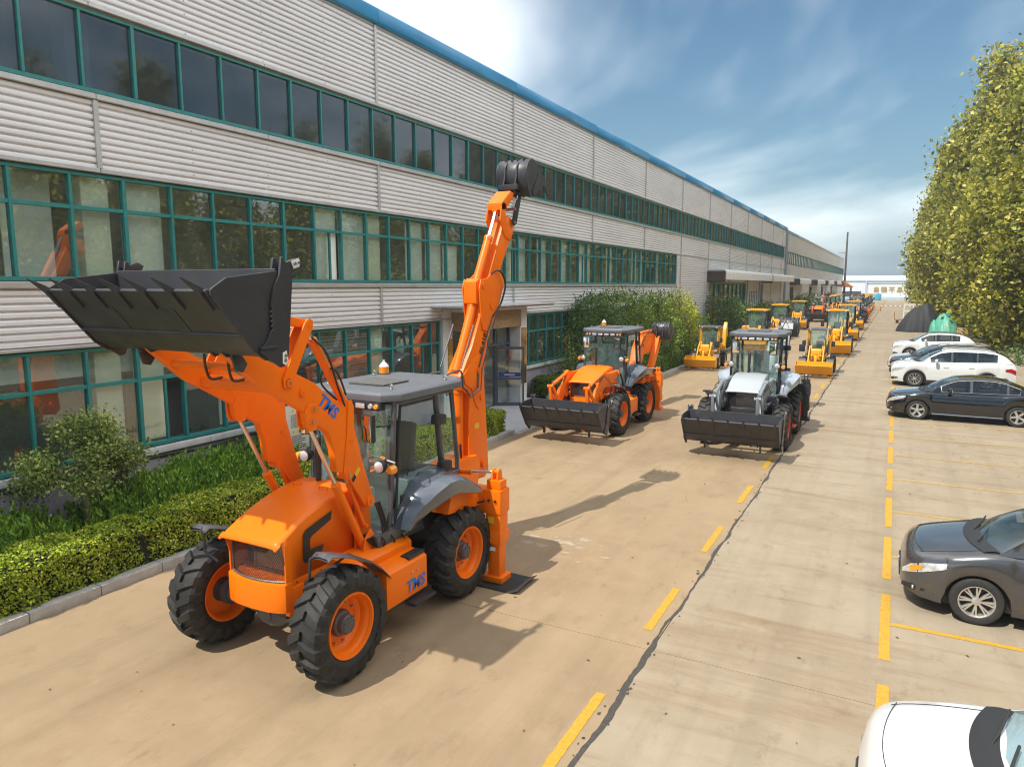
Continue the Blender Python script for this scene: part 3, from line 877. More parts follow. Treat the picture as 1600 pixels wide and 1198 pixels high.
# ================================================================ wheels
def tyre_mesh(Rt, W, rim, nl, lug_h=0.036, name='tyre'):
    """agricultural tyre: carcass plus raised chevron lugs that run down the shoulder"""
    hw = W / 2; b = Rt - lug_h
    k = (b - rim)
    prof = [(rim - .012, -hw * .70), (rim + .02, -hw * .80), (rim + k * .30, -hw * .97), (rim + k * .55, -hw), (rim + k * .78, -hw * .95), (rim + k * .92, -hw * .80), (b - .008, -hw * .45), (b, 0)]
    prof = prof + [(r, -x) for r, x in prof[-2::-1]]
    m = MB(); m.lathe(prof, n=48, caps=False)
    def base_r(x):
        ax = abs(x) / hw
        return float(np.interp(ax, [0, .45, .80, .95], [b, b - .008, rim + k * .92, rim + k * .78]))
    for s in (-1, 1):
        for i in range(nl):
            t0 = 2 * PI * (i + (0.5 if s > 0 else 0)) / nl
            st = [(-.02, None, .95), (.30, None, 1.0), (.62, None, 1.0), (.88, None, .95), (.985, rim + k * .60, .45), (1.0, rim + k * .38, .05)]
            v = []
            for q, (fx, rr, hh) in enumerate(st):
                x = s * hw * fx
                r0 = (rr if rr else base_r(x)) - .012
                dth = 0.17 * min(fx, .9) * (22 / nl)
                wd = (0.078 + 0.034 * min(1, max(0, fx))) * (22 / nl)
                top = lug_h * hh + .012
                xo = s * (.006 + top * .35) if rr else 0
                rt = r0 + top if not rr else r0 + top * .35
                for (dw, up) in ((-1, 0), (-.62, 1), (.62, 1), (1, 0)):
                    th = t0 + dth + dw * wd
                    r_ = rt if up else r0
                    v.append((x + (xo if up else 0), r_ * math.cos(th), r_ * math.sin(th)))
            f = []
            for q in range(len(st) - 1):
                for e in range(3):
                    a = q * 4 + e
                    f.append((a, a + 1, a + 5, a + 4) if s < 0 else (a, a + 4, a + 5, a + 1))
            e0 = (0, 1, 2, 3); f.append(e0 if s > 0 else e0[::-1])
            m.add(v, f)
    return m.mesh(name, angle=32)
def rim_mesh(rim, W, disc=-0.02):
    hw = W / 2
    p = [(rim - .02, hw * .70), (rim + .012, hw * .78), (rim + .006, hw * .84), (rim - .012, hw * .82), (rim - .02, hw * .64), (rim - .035, hw * .52), (rim - .05, hw * .40), (rim - .052, hw * .12),
         (rim - .085, disc + .03), (rim - .11, disc), (.10, disc), (.10, disc - .02), (rim - .12, disc - .02), (rim - .06, -hw * .2), (rim - .05, -hw * .6), (rim - .01, -hw * .80), (rim + .012, -hw * .82), (rim - .02, -hw * .70)]
    return MB().lathe(p, n=48, closed=True).mesh('rim', angle=40)
def make_wheel(parent, loc, right, tm, rm, rmat, rimr, hubmat='grey_steel', sc=1.0):
    o = link('wheel', tm, parent)
    o.location = loc; o.rotation_euler = (rng.uniform(0, 1), 0, 0 if right else PI)
    o.scale = (sc, sc, sc)
    r = link('rim', rm, o)
    h = hub_cache.get((rimr, hubmat))
    if not h:
        m = MB()
        m.lathe([(.155, -.05), (.155, .02), (.145, .045), (.118, .06), (.112, .115), (.10, .125), (.098, .135), (.0001, .138)], n=28)
        for q in range(8):
            a = q * PI / 4
            m.cyl((.12, .105 * math.cos(a) * .8, .105 * math.sin(a) * .8), (.145, .105 * math.cos(a) * .8, .105 * math.sin(a) * .8), .009, n=6)
        m.cyl((-.30, 0, 0), (-.05, 0, 0), .11, n=18); m.cyl((-.24, 0, 0), (-.17, 0, 0), .16, n=18)
        h = m.mesh('hub', angle=35); h.materials.append(M[hubmat])
        b = MB()
        for q in range(10):
            a = q * PI / 5 + .2
            b.cyl((-.02, (rimr - .135) * math.cos(a), (rimr - .135) * math.sin(a)), (.018, (rimr - .135) * math.cos(a), (rimr - .135) * math.sin(a)), .014, n=6)
        b = b.mesh('wheel_bolts', angle=30); b.materials.append(M['bare_steel'])
        h = (h, b); hub_cache[(rimr, hubmat)] = h
    link('hub', h[0], o); link('wheel_bolts', h[1], o)
    return o
hub_cache = {}
TY = tyre_mesh(0.665, 0.44, 0.37, 19, .042); TY.materials.append(M['rubber'])
RIMS = {}
def rim_of(mt, rim=0.37, W=0.44):
    if (mt, rim) not in RIMS:
        me = rim_mesh(rim, W).copy(); me.materials.append(M[mt]); RIMS[(mt, rim)] = me
    return RIMS[(mt, rim)]

def hydraulic(parent, p0, p1, frac, r, mt, rod='rod_steel', nm='hydraulic_cylinder'):
    """barrel from p0, chrome rod on to p1, with an eye at each end"""
    p0 = Vector(p0); p1 = Vector(p1); pm = p0.lerp(p1, frac)
    m = MB(); m.cyl(p0, pm, r, n=18)
    d = (p1 - p0).normalized()
    m.cyl(pm - d * .05, pm + d * .015, r * 1.14, n=18); m.cyl(p0 - d * .02, p0 + d * .05, r * 1.08, n=18)
    m.cyl(p0 + Vector((-.06, 0, 0)), p0 + Vector((.06, 0, 0)), r * .95, n=14)
    o = m.build(nm, mt, parent, angle=40)
    k = MB(); k.cyl(pm, p1, r * .52, n=16); k.build('rod', rod, o)
    k = MB(); k.cyl(p1 + Vector((-.05, 0, 0)), p1 + Vector((.05, 0, 0)), r * .9, n=14); k.build('rod_eye', mt, o)
    return o

def decal_text(parent, s, size, origin, udir, vdir, mt, shear=0.0, bold=0.0, name='lettering'):
    me = text_mesh(s, size, shear, 0.001, bold)
    me.materials.append(M[mt])
    o = link(name, me, parent)
    u = Vector(udir).normalized(); v = Vector(vdir); v = (v - u * v.dot(u)).normalized(); n = u.cross(v)
    o.matrix_local = Matrix(((u.x, v.x, n.x, origin[0]), (u.y, v.y, n.y, origin[1]), (u.z, v.z, n.z, origin[2]), (0, 0, 0, 1)))
    return o

def cab_frame(m, pts, r=0.028):
    for a, b in zip(pts, pts[1:] + pts[:1]):
        m.cyl(a, b, r, n=8)
def pane(parent, pts, mt, name='glass_pane'):
    """flat pane from a 3D outline, with thickness"""
    P = [Vector(p) for p in pts]
    n = (P[1] - P[0]).cross(P[2] - P[0]).normalized() * 0.004
    k = len(P)
    m = MB().add([p + n for p in P] + [p - n for p in P], [tuple(range(k)), tuple(range(k, 2 * k))[::-1]] + [(i, k + i, k + (i + 1) % k, (i + 1) % k) for i in range(k)])
    return m.build(name, mt, parent, angle=0)

def rot2(p, c, a):
    y, z = p[0] - c[0], p[1] - c[1]
    return (c[0] + y * math.cos(a) - z * math.sin(a), c[1] + y * math.sin(a) + z * math.cos(a))

def backhoe(name, label, loc, C, raised, boom, group, logo=True):
    T = thing(name, label, 'backhoe', loc, 0, group)
    body, arm, roofm, fend = C['body'], C['arm'], C['roof'], C['fender']
    fr_m = C.get('frame', body)
    # ---------------- wheels
    rm = rim_of(C['rim'])
    for x, y in ((1.0, 0), (-1.0, 0), (1.0, 2.55), (-1.0, 2.55)):
        make_wheel(T, (x, y, 0.655), x > 0, TY, rm, C['rim'], .37)
    # ---------------- chassis and axles
    m = MB()
    m.box(-.36, -.24, -.2, 3.1, .62, 1.0); m.box(.24, .36, -.2, 3.1, .62, 1.0); m.box(-.36, .36, .3, .5, .6, .95); m.box(-.36, .36, 1.6, 2.0, .55, 1.0)
    m.box(-.42, .42, .6, 2.9, .62, 1.12)
    m.build('chassis', 'black_steel', T, bevel=.01, seg=1)
    for y in (0, 2.55):
        k = MB(); k.lathe([(.07, -.8), (.09, -.45), (.12, -.2), (.19, -.1), (.205, 0), (.19, .1), (.12, .2), (.09, .45), (.07, .8)], c=(0, y, .60), n=20)
        k.cyl((0, y - .2, .6), (0, y + .25, .6), .10, n=14)
        k.build('axle', 'grey_steel', T)
    k = MB(); k.cyl((-.62, -.12, .66), (.62, -.12, .66), .035, n=10); k.cyl((-.3, -.12, .66), (.3, -.12, .66), .055, n=12); k.build('steering_ram', 'black_steel', T)
    for s in (-1, 1):
        MB().tube([(s * .3, .1, .95), (s * .5, -.05, .85), (s * .62, 0, .72), (s * .7, .05, .66)], .018, 6, 5).build('brake_hose', 'hose', T)
    # ---------------- hood
    prof = [(-.42, 1.60), (-.34, 1.655), (-.22, 1.715), (-.05, 1.795), (.15, 1.87), (.35, 1.925), (.55, 1.965), (.75, 1.985), (.95, 1.99)]
    rows = []
    for i, (y, z) in enumerate(prof):
        hw = .455 + .01 * min(1, max(0, y))
        r = .055
        lo = 1.12 if y > -.28 else z - .05
        ringp = [(-hw, y, lo)]
        ringp += [(-hw + r - r * math.cos(a), y, z - .03 - r + r * math.sin(a)) for a in np.linspace(.0, PI / 2, 6)]
        ringp += [(x, y, z - .03 + (.006 + .02 * smooth_step(-.4, .3, y)) * (1 - (x / (hw - r)) ** 2)) for x in np.linspace(-(hw - r), hw - r, 9)[1:-1]]
        ringp += [(hw - r + r * math.sin(a), y, z - .03 - r + r * math.cos(a)) for a in np.linspace(0, PI / 2, 6)]
        ringp += [(hw, y, lo)]
        if y <= -.28:      # visor lip: no side wall ahead of the grille
            ringp = [(p[0], p[1], max(p[2], z - .055)) for p in ringp]
        rows.append(ringp)
    hd = MB().grid(rows)
    hd.add(rows[-1], [tuple(range(len(rows[-1])))])
    hood = hd.build('hood', body, T, angle=40)
    md = hood.modifiers.new('thickness', 'SOLIDIFY'); md.thickness = .02; md.offset = -1
    for x in (-.22, .22):
        MB().tube([(x - .06, .62, 1.955), (x - .055, .62, 1.995), (x + .055, .64, 1.995), (x + .06, .64, 1.955)], .007, 6).build('hood_handle', body, hood)
    # front cheeks, bumper, lower side panels
    for s in (-1, 1):
        MB().box(s * .455 - .02, s * .455 + .002, -.275, -.18, 1.10, 1.56).build('grille_surround', fr_m, T, bevel=.006, seg=1)
    bp = [(-.47, -.18), (-.47, -.30), (-.40, -.345), (-.25, -.38), (0, -.395), (.25, -.38), (.40, -.345), (.47, -.30), (.47, -.18)]
    MB().prism(bp, .76, 1.105, 'z').build('bumper', fr_m, T, bevel=.02)
    MB().box(-.45, .45, -.2, .9, 1.02, 1.13).build('side_rail', fr_m, T, bevel=.02)
    for s in (-1, 1):
        MB().prism([(-.2, 1.03), (.0, 1.03), (.02, .93), (-.1, .83), (-.17, .70), (-.25, .70), (-.25, .98)], s * .40, s * .468, 'x').build('bumper_cheek', fr_m, T, bevel=.01)
        if s > 0 and C.get('clogo'):
            MB().prism([(.498, 1.768), (.055, 1.658), (.008, 1.614), (-.01, 1.30), (.033, 1.248), (.285, 1.283), (.342, 1.393), (.109, 1.396), (.11, 1.522), (.148, 1.554), (.471, 1.658)], s * .4705, s * .4725).build('hood_emblem', 'decal_black', hood, angle=0)
    m = MB().box(-.44, .44, -.02, 0, 1.12, 1.55); m.build('radiator', 'interior_dark', T, angle=0)
    m = MB().box(-.2, .36, -.10, -.08, 1.16, 1.52); m.build('oil_cooler', 'bare_steel', T, angle=0)
    m = MB(); m.box(-.225, -.2, -.115, -.07, 1.14, 1.54); m.box(.36, .385, -.115, -.07, 1.14, 1.54); m.box(-.2, .36, -.115, -.08, 1.125, 1.155)
    m.build('cooler_frame', 'bare_steel', T, angle=0)
    MB().box(-.3, -.02, -.13, -.105, 1.34, 1.42).build('cooler_plate', 'grey_steel', T, bevel=.01)
    # woven grille in front, slightly bowed
    def gy(x): return -.345 + .105 * (abs(x) / .44) ** 2.2
    m = MB(); n = 34
    for i in range(n + 1):
        for sgn in (-1, 1):
            x0 = -.44 + .88 * i / n; pts = []
            for q in range(7):
                z = 1.115 + .44 * q / 6; x = x0 + sgn * .25 * (q / 6 - .5)
                if abs(x) <= .44: pts.append((x, gy(x), z))
            if len(pts) > 1: m.tube(pts, .0032, 3)
    m.tube([(x, gy(x) - .004, 1.115) for x in np.linspace(-.44, .44, 13)], .016, 6)
    for s in (-1, 1): m.cyl((s * .44, gy(.44), 1.11), (s * .44, gy(.44), 1.56), .014, n=8)
    g = m.build('grille_mesh', 'mesh_guard', T); g['kind'] = 'stuff'
    # exhaust pipe on hood
    MB().tube([(-.08, .86, 1.95), (-.08, .87, 2.1), (-.08, .88, 2.5), (-.09, .90, 2.56), (-.14, .95, 2.60)], [.035, .04, .04, .036, .03], 12, 3).build('exhaust_pipe', 'black_steel', T)
    # ---------------- side tank box, steps
    for s in (1, -1):
        tb = MB().prism([(.45 * s, 1.04), (.92 * s, 1.0), (1.02 * s, .99), (1.10 * s, .94), (1.10 * s, .50), (.95 * s, .48), (.45 * s, .48)], .74, 1.60, 'y').build('side_tank', fr_m, T, bevel=.018)
        MB().prism([(.42 * s, 1.17), (.76 * s, 1.14), (.84 * s, 1.09), (.84 * s, .98), (.42 * s, .98)], .45, 1.62, 'y').build('tank_cover', fr_m, T, bevel=.02)
        MB().box(min(.93 * s, 1.07 * s), max(.93 * s, 1.07 * s), 1.24, 1.58, .975, 1.015).build('tread_plate', 'black_plastic', T, bevel=.006)
        MB().box(min(1.05 * s, 1.22 * s), max(1.05 * s, 1.22 * s), 1.16, 1.62, .40, .45).build('boarding_step', C.get('step', 'black_steel'), T, bevel=.008)
        if s > 0 and logo:
            decal_text(tb, 'TMS', .22, (1.1045, 1.33, .635), (0, 1, 0), (0, 0, 1), 'decal_blue', .15, .006)
            MB().prism([(1.24, .74), (1.30, .74), (1.26, .66)], 1.1042, 1.1052).build('logo_triangle', 'decal_green', tb, angle=0)
            for yy in (1.24, 1.36): MB().box(1.10, 1.113, yy, yy + .03, .80, .83).build('tank_latch', 'bare_steel', tb, bevel=.003, seg=1)
    # front mudguards
    for s in (1, -1):
        pr = [(-.29, 1.54), (-.22, 1.57), (-.04, 1.51), (.22, 1.40), (.46, 1.26), (.64, 1.12), (.80, .95)]
        rows = [[(s * (.86 + .27 * u), y, z - .015 * (2 * u - 1) ** 2 - (.02 if u in (0, 1) else 0)) for u in (0, .1, .5, .9, 1)] + [(s * (.86 + .27 * u), y + .004, z - .03 - .015 * (2 * u - 1) ** 2) for u in (1, .5, 0)] for y, z in pr]
        MB().grid(rows, True).build('front_mudguard', 'paint_grey', T, angle=40)
        MB().tube([(s * .72, -.24, 1.15), (s * .86, -.31, 1.28), (s * .87, -.30, 1.50), (s * .95, -.26, 1.54)], .018, 6).build('mudguard_stay', 'black_steel', T)
        MB().tube([(s * .55, .35, 1.1), (s * .8, .40, 1.30), (s * .95, .40, 1.28)], .016, 6).build('mudguard_stay', 'black_steel', T)
    # ---------------- cab
    FL, FU = 1.36, 1.48
    m = MB()
    for s in (-1, 1):
        m.tube([(s * .66, FL - .02, 1.20), (s * .685, FL + .03, 1.7), (s * .70, FU + .01, 3.0)], .036, 8)           # A pillar
        m.tube([(s * .715, 2.60, 1.66), (s * .72, 2.56, 1.9), (s * .705, 2.42, 3.0)], .042, 8)       # B pillar
        m.tube([(s * .64, 3.08, 1.66), (s * .66, 3.05, 1.9), (s * .66, 2.90, 3.0)], .036, 8)        # rear pillar
        m.tube([(s * .70, 1.40, 1.33), (s * .705, 2.08, 1.33), (s * .71, 2.36, 1.50), (s * .71, 2.60, 1.72), (s * .67, 3.08, 1.70)], .03, 8)
        m.tube([(s * .70, FU, 2.97), (s * .70, 2.42, 2.97), (s * .66, 2.92, 2.95)], .03, 8)
    m.tube([(-.70, FU, 2.97), (.70, FU, 2.97)], .03, 8); m.tube([(-.66, FL, 1.30), (.66, FL, 1.30)], .03, 8)
    m.tube([(-.66, 2.92, 2.95), (.66, 2.92, 2.95)], .03, 8); m.tube([(-.66, 3.08, 1.70), (.66, 3.08, 1.70)], .03, 8)
    cabf = m.build('cab_frame', 'black_steel' if C.get('blackcab') else 'paint_grey', T, angle=50)
    MB().prism([(1.0, 1.31), (1.40, 1.33), (2.02, 1.30), (2.06, 1.09), (1.06, 1.12)], -.74, .74).build('cab_sill', C.get('sill', 'paint_grey'), T, bevel=.02)
    for s in (-1, 1):
        MB().box(min(s * .742, s * .755), max(s * .742, s * .755), 1.55, 1.98, 1.17, 1.20).build('sill_slot', 'bare_steel', T, bevel=.004, seg=1)
    MB().box(-.66, .66, 1.36, 3.05, 1.10, 1.30).build('cab_floor', 'interior_dark', T, angle=0)
    MB().box(-.64, .64, 2.72, 3.06, 1.3, 1.72).build('cab_rear_wall', 'interior_dark', T, angle=0)
    pane(T, [(-.67, FL - .01, 1.33), (.67, FL - .01, 1.33), (.69, FU - .02, 2.95), (-.69, FU - .02, 2.95)], 'cab_windscreen', 'windscreen')
    for s in (1, -1):
        door = MB()
        q = [(s * .718, 1.43, 1.37), (s * .722, 1.58, 2.92), (s * .718, 2.37, 2.92), (s * .725, 2.50, 1.80), (s * .722, 2.32, 1.56), (s * .718, 2.05, 1.37)]
        cab_frame(door, q, .020)
        d = door.build('cab_door', 'black_plastic', T, angle=60)
        pane(d, q, 'cab_glass', 'door_glass')
        MB().obox((s * .735, 1.58, 1.62), (.03, .10, .2)).build('door_lock', 'black_plastic', d, bevel=.02)
        for zz, yy in ((2.62, 2.40), (1.92, 2.53)):
            MB().obox((s * .80, yy - .03, zz), (.12, .25, .15), Matrix.Rotation(R(-6), 3, 'X')).build('door_hinge', 'black_plastic', d, bevel=.035)
        pane(T, [(s * .705, 2.47, 2.92), (s * .665, 2.86, 2.90), (s * .68, 3.02, 1.76), (s * .722, 2.63, 1.74)], 'cab_glass', 'rear_quarter_glass')
    pane(T, [(-.64, 2.94, 2.9), (.64, 2.94, 2.9), (.64, 3.08, 1.76), (-.64, 3.08, 1.76)], 'cab_glass', 'rear_glass')
    # roof
    def roof_ring(z, g):
        return [(-.62 + g, 1.30 + g, z), (.62 - g, 1.30 + g, z), (.80 - g, 1.52 + g * .5, z), (.80 - g, 2.98 - g * .5, z), (.58 - g, 3.30 - g, z), (-.58 + g, 3.30 - g, z), (-.80 + g, 2.98 - g * .5, z), (-.80 + g, 1.52 + g * .5, z)]
    rr = MB().grid([roof_ring(2.99, .06), roof_ring(3.0, 0), roof_ring(3.09, 0), roof_ring(3.125, .04)], True)
    rr.add(roof_ring(3.125, .04), [tuple(range(8))]); rr.add(roof_ring(2.99, .06), [tuple(range(8))[::-1]])
    roof = rr.build('roof', roofm, T, bevel=.012, weld=True)
    MB().box(-.32, .30, 1.78, 2.36, 3.127, 3.155).build('roof_hatch', mat('felt_grey', (.12, .12, .115), .95, var=.6, vscale=70, bump=.5, bscale=90) if 'felt_grey' not in M else 'felt_grey', roof, bevel=.012)
    for x, y in ((-.66, 2.75), (.66, 2.75), (.55, 1.62), (-.55, 1.62)):
        k = MB(); k.tube([(x + .03 * math.cos(a), y, 3.16 + .03 * math.sin(a)) for a in np.linspace(0, 2 * PI, 13)], .009, 6); k.cyl((x, y, 3.11), (x, y, 3.135), .016, n=8)
        k.build('lifting_eye', 'bare_steel', roof)
    # light bar at the front edge
    MB().box(-.62, .62, 1.285, 1.40, 2.885, 2.995).build('light_bar', 'black_plastic', T, bevel=.015)
    for x in (-.31, -.105, .105, .31):
        lb = MB().box(x - .085, x + .085, 1.268, 1.30, 2.90, 2.985).build('roof_work_light', 'black_plastic', T, bevel=.008)
        MB().box(x - .074, x + .074, 1.262, 1.27, 2.91, 2.975).build('lens', 'lamp_clear', lb, bevel=.006)
    for s in (-1, 1):
        for dx, mt_ in ((.47, 'lamp_clear'), (.56, 'lamp_amber')):
            MB().lathe([(.0001, -.02), (.03, -.018), (.04, .01), (.04, .03)], c=(s * dx, 1.28, 2.94), axis='y', n=16).build('corner_light', mt_, T)
        # mirrors, side lights
        mr = MB().obox((s * .53, 1.16, 2.68), (.23, .07, .37), Matrix.Rotation(R(-14 * s), 3, 'Z')).build('door_mirror', 'black_plastic', T, bevel=.03)
        MB().obox((s * .62 + s * .0, 1.12, 2.62) if False else (s * .521, 1.125, 2.68), (.19, .014, .33), Matrix.Rotation(R(-14 * s), 3, 'Z')).build('mirror_glass', 'mirror', mr, bevel=.004)
        MB().tube([(s * .69, 1.43, 2.75), (s * .76, 1.26, 2.72), (s * .62, 1.20, 2.70)], .011, 6, 4).build('mirror_arm', 'black_steel', T)
        lx = s * .74
        sl = MB().lathe([(.0001, -.075), (.05, -.07), (.082, -.05), (.085, -.01), (.06, .05), (.03, .07)], c=(lx - s * .09, 1.25, 2.17), axis='y', n=20).build('side_work_light', 'black_plastic', T)
        MB().lathe([(.0001, -.079), (.05, -.075), (.076, -.058)], c=(lx - s * .09, 1.248, 2.17), axis='y', n=20).build('lens', 'lamp_clear', sl)
        MB().lathe([(.0001, -.075), (.045, -.066), (.062, -.03), (.062, .03)], c=(lx + s * .07, 1.27, 2.14), axis='y', n=18).build('indicator', 'lamp_amber', T)
        MB().tube([(s * .69, 1.40, 2.18), (s * .66, 1.34, 2.22), (lx - s * .06, 1.30, 2.25), (lx + s * .09, 1.31, 2.22)], .02, 6).build('light_bracket', 'paint_grey', T)
    if C.get('bag'):
        MB().lathe([(.082, 3.235), (.078, 3.25), (.05, 3.285), (.02, 3.315), (.012, 3.33), (.024, 3.345)], c=(-.62, 2.95, 0), axis='z', n=9).build('wrapped_beacon', 'plastic_bag', roof, angle=25)
        MB().cyl((-.62, 2.95, 3.13), (-.62, 2.95, 3.24), .08, n=12).build('beacon', 'lamp_amber', roof)
        MB().cyl((-.62, 2.95, 3.12), (-.62, 2.95, 3.135), .11, n=14).build('beacon_base', 'black_plastic', roof)
    else:
        MB().lathe([(.075, 3.125), (.075, 3.22), (.05, 3.24), (.0001, 3.245)], c=(-.62, 2.9, 0), axis='z', n=14).build('beacon', 'lamp_amber', roof)
    # interior
    seat = MB(); seat.box(-.25, .25, 2.0, 2.5, 1.62, 1.78); seat.build('seat', 'seat_black', T, bevel=.05)
    MB().obox((0, 2.52, 2.12), (.48, .13, .75), Matrix.Rotation(R(-8), 3, 'X')).build('seat_back', 'seat_black', T, bevel=.05)
    MB().box(-.2, .2, 2.1, 2.42, 1.3, 1.62).build('seat_base', 'black_plastic', T, angle=0)
    MB().lathe([(.185, -.014), (.2, 0), (.185, .014), (.17, 0)], axis='z', n=24, closed=True).build('steering_wheel', 'black_plastic', T).matrix_local = Matrix.Translation((0, 1.78, 1.98)) @ Matrix.Rotation(R(28), 4, 'X')
    MB().tube([(0, 1.55, 1.3), (0, 1.6, 1.7), (0, 1.76, 1.96)], [.09, .06, .04], 8).build('steering_column', 'black_plastic', T)
    MB().box(-.3, .3, 1.40, 1.55, 1.3, 1.78).build('dashboard', 'interior_grey', T, bevel=.04)
    MB().box(.34, .58, 1.9, 2.75, 1.3, 1.82).build('side_console', 'interior_grey', T, bevel=.03)
    for y in (1.98, 2.1): MB().tube([(.44, y, 1.8), (.42, y - .04, 2.05), (.42, y - .04, 2.1)], [.01, .01, .022], 6).build('lever', 'black_plastic', T)
    MB().tube([(.12, 1.40, 1.45), (.05, 1.345, 1.75), (-.15, 1.39, 2.05)], .008, 5).build('wiper', 'black_plastic', T)
    # rear mudguards
    for s in (1, -1):
        pr = [(1.40, 1.30), (1.47, 1.45), (1.60, 1.64), (1.80, 1.80), (2.02, 1.885), (2.28, 1.875), (2.52, 1.79), (2.72, 1.68), (2.93, 1.56)]
        rows = []
        for i, (y, z) in enumerate(pr):
            t = i / (len(pr) - 1)
            skirt = .07 + .11 * math.sin(PI * t)
            cyy, czz = 2.15, 1.05
            d = Vector((0, y - cyy, z - czz)).normalized()
            xi = .70; xo = .90 + .31 * smooth_step(0, .5, t)
            up = .05 * math.sin(PI * t)
            top = [(xi, 0 + up), (xi + .12, .025 + up), (xo - .18, .015), (xo - .06, -.015), (xo, -.06), (xo + .012, -.06 - skirt)]
            ring_ = [(s * x, y + d.y * o_, z + d.z * o_) for x, o_ in top] + [(s * (x - .012), y + d.y * (o_ - .02), z + d.z * (o_ - .02)) for x, o_ in top[::-1]]
            rows.append(ring_)
        f = MB().grid(rows, True); f.add(rows[0], [tuple(range(12))]); f.add(rows[-1], [tuple(range(12))[::-1]])
        f.build('rear_mudguard', fend, T, angle=38)
        MB().prism([(2.2, 1.3), (2.3, 1.60), (2.95, 1.50), (3.1, 1.2)], s * .72, s * 1.05).build('mudguard_bracket', fr_m, T, bevel=.01)
    MB().box(-.7, .7, 2.6, 3.1, 1.0, 1.5).build('rear_body', fr_m, T, bevel=.02)
    # ---------------- loader tower and arms
    piv = (1.02, 1.76)
    ang = 0.0 if raised else R(71.8)
    def A(y, z): return rot2((y, z), piv, ang)
    outline = [(-1.14, 3.98), (-1.17, 3.90), (-1.05, 3.80), (-.67, 3.46), (-.40, 3.30), (-.03, 3.08), (-.02, 2.96), (.03, 2.88), (.12, 2.92), (.33, 2.78), (.41, 2.55), (.44, 2.28), (.60, 2.22), (.93, 1.74), (1.00, 1.69), (1.07, 1.70), (1.11, 1.78), (.91, 2.31), (.78, 2.77), (.77, 3.05), (.71, 3.10), (.64, 3.10), (.56, 3.10), (.28, 3.27), (.13, 3.40), (-.18, 3.55), (-.51, 3.70), (-.9, 3.92), (-1.05, 4.0)]
    for s in (1, -1):
        c = s * .575
        lo = MB().prism([A(*p) for p in outline], c - .055, c + .055).build('lift_arm', arm, T, bevel=.014)
        # outer gusset plates and pin bosses
        MB().prism([A(*p) for p in [(.66, 3.12), (.72, 3.12), (.76, 3.04), (.75, 2.60), (.66, 2.2), (.58, 2.17), (.54, 2.25), (.62, 2.7)]], c + s * .056, c + s * .072).build('arm_gusset', arm, lo, bevel=.006)
        for (y, z), r in (((.07, 3.11), .05), ((.04, 2.97), .055), ((1.02, 1.77), .07), ((-.29, 3.45), .05), ((-1.08, 3.9), .06), ((.62, 2.2), .05), ((.7, 2.62), .03), ((-.08, 3.32), .045)):
            p = A(y, z)
            k = MB(); k.cyl((c - s * .07, *p), (c + s * .085, *p), r, n=18); k.cyl((c + s * .08, *p), (c + s * .095, *p), r * .35, n=8)
            k.build('pin_boss', arm, lo, angle=40)
        # lug plates that hold the lift ram
        for dx in (-.075, .06):
            MB().prism([A(*p) for p in [(-.06, 3.10), (.0, 3.18), (.12, 3.16), (.14, 2.95), (.10, 2.86), (.0, 2.86), (-.05, 2.93)]], c + s * dx, c + s * (dx + .02)).build('ram_lug', arm, lo, bevel=.006, seg=1)
        hydraulic(T, (c - s * .0, .97, 1.11), (c, *A(.05, 2.92)), .55 if raised else .72, .052, arm)
        hydraulic(T, (c - s * .015, .98, 1.45), (c - s * .015, *A(.64, 2.2)), .8, .026, arm, 'rod_steel', 'leveling_ram')
        # bell crank and tilt ram
        bp = A(-.29, 3.45); ap = A(.05, 4.07)
        for dx in (-.085, .06):
            MB().prism([A(*p) for p in [(-.36, 3.40), (-.22, 3.40), (-.19, 3.52), (.10, 4.03), (.11, 4.11), (.04, 4.14), (-.02, 4.09), (-.37, 3.50)]], c + dx, c + dx + .025).build('bell_crank', arm, T, bevel=.008)
        k = MB(); k.cyl((c - .09, *ap), (c + .09, *ap), .045, n=16); k.cyl((c - .1, *bp), (c + .1, *bp), .045, n=16); k.build('crank_pin', arm, T)
        hydraulic(T, (c - .0, *A(.68, 3.06)), (c, *A(.07, 4.03)), .84, .052, arm, 'chrome', 'tilt_ram')
        # tower
        MB().prism([(.85, .98), (1.2, .98), (1.16, 1.7), (1.08, 1.84), (.96, 1.84), (.88, 1.7), (.86, 1.3)], c - s * .085, c - s * .06).build('loader_tower', arm, T, bevel=.01)
        MB().prism([(.80, 1.0), (1.12, 1.0), (1.08, 1.3), (1.0, 1.42), (.88, 1.3)], c + s * .06, c + s * .085).build('loader_tower', arm, T, bevel=.01)
        # hoses
        for q, (dy, r) in enumerate(((0, .014), (.04, .014), (.08, .012))):
            MB().tube([(c + s * .08, 1.10 + dy, 1.72), (c + s * .13, 1.16 + dy, 1.45), (c + s * .15, 1.14 + dy * 1.4, 1.22 + dy * .4), (c + s * .12, 1.02 + dy, 1.18), (c + s * .1, .9 + dy, 1.3)], r, 6, 6).build('hydraulic_hose', 'hose', T)
        a0 = A(.10, 3.92); a1 = A(.30, 3.72); a2 = A(.46, 3.30); a3 = A(.62, 3.06)
        MB().tube([(c + s * .06, *a0), (c + s * .09, *a1), (c + s * .10, *a2), (c + s * .05, *a3)], .012, 6, 6).build('hydraulic_hose', 'hose', T)
        b0 = A(.52, 3.24); 
        MB().tube([(c, *A(.54, 3.14)), (c - .1 * s, *A(.40, 3.34)), (c - .02 * s, *A(.36, 3.52)), (c + .10 * s, *A(.44, 3.50)), (c + .09 * s, *A(.60, 3.20))], .012, 6, 6).build('hydraulic_hose', 'hose', T)
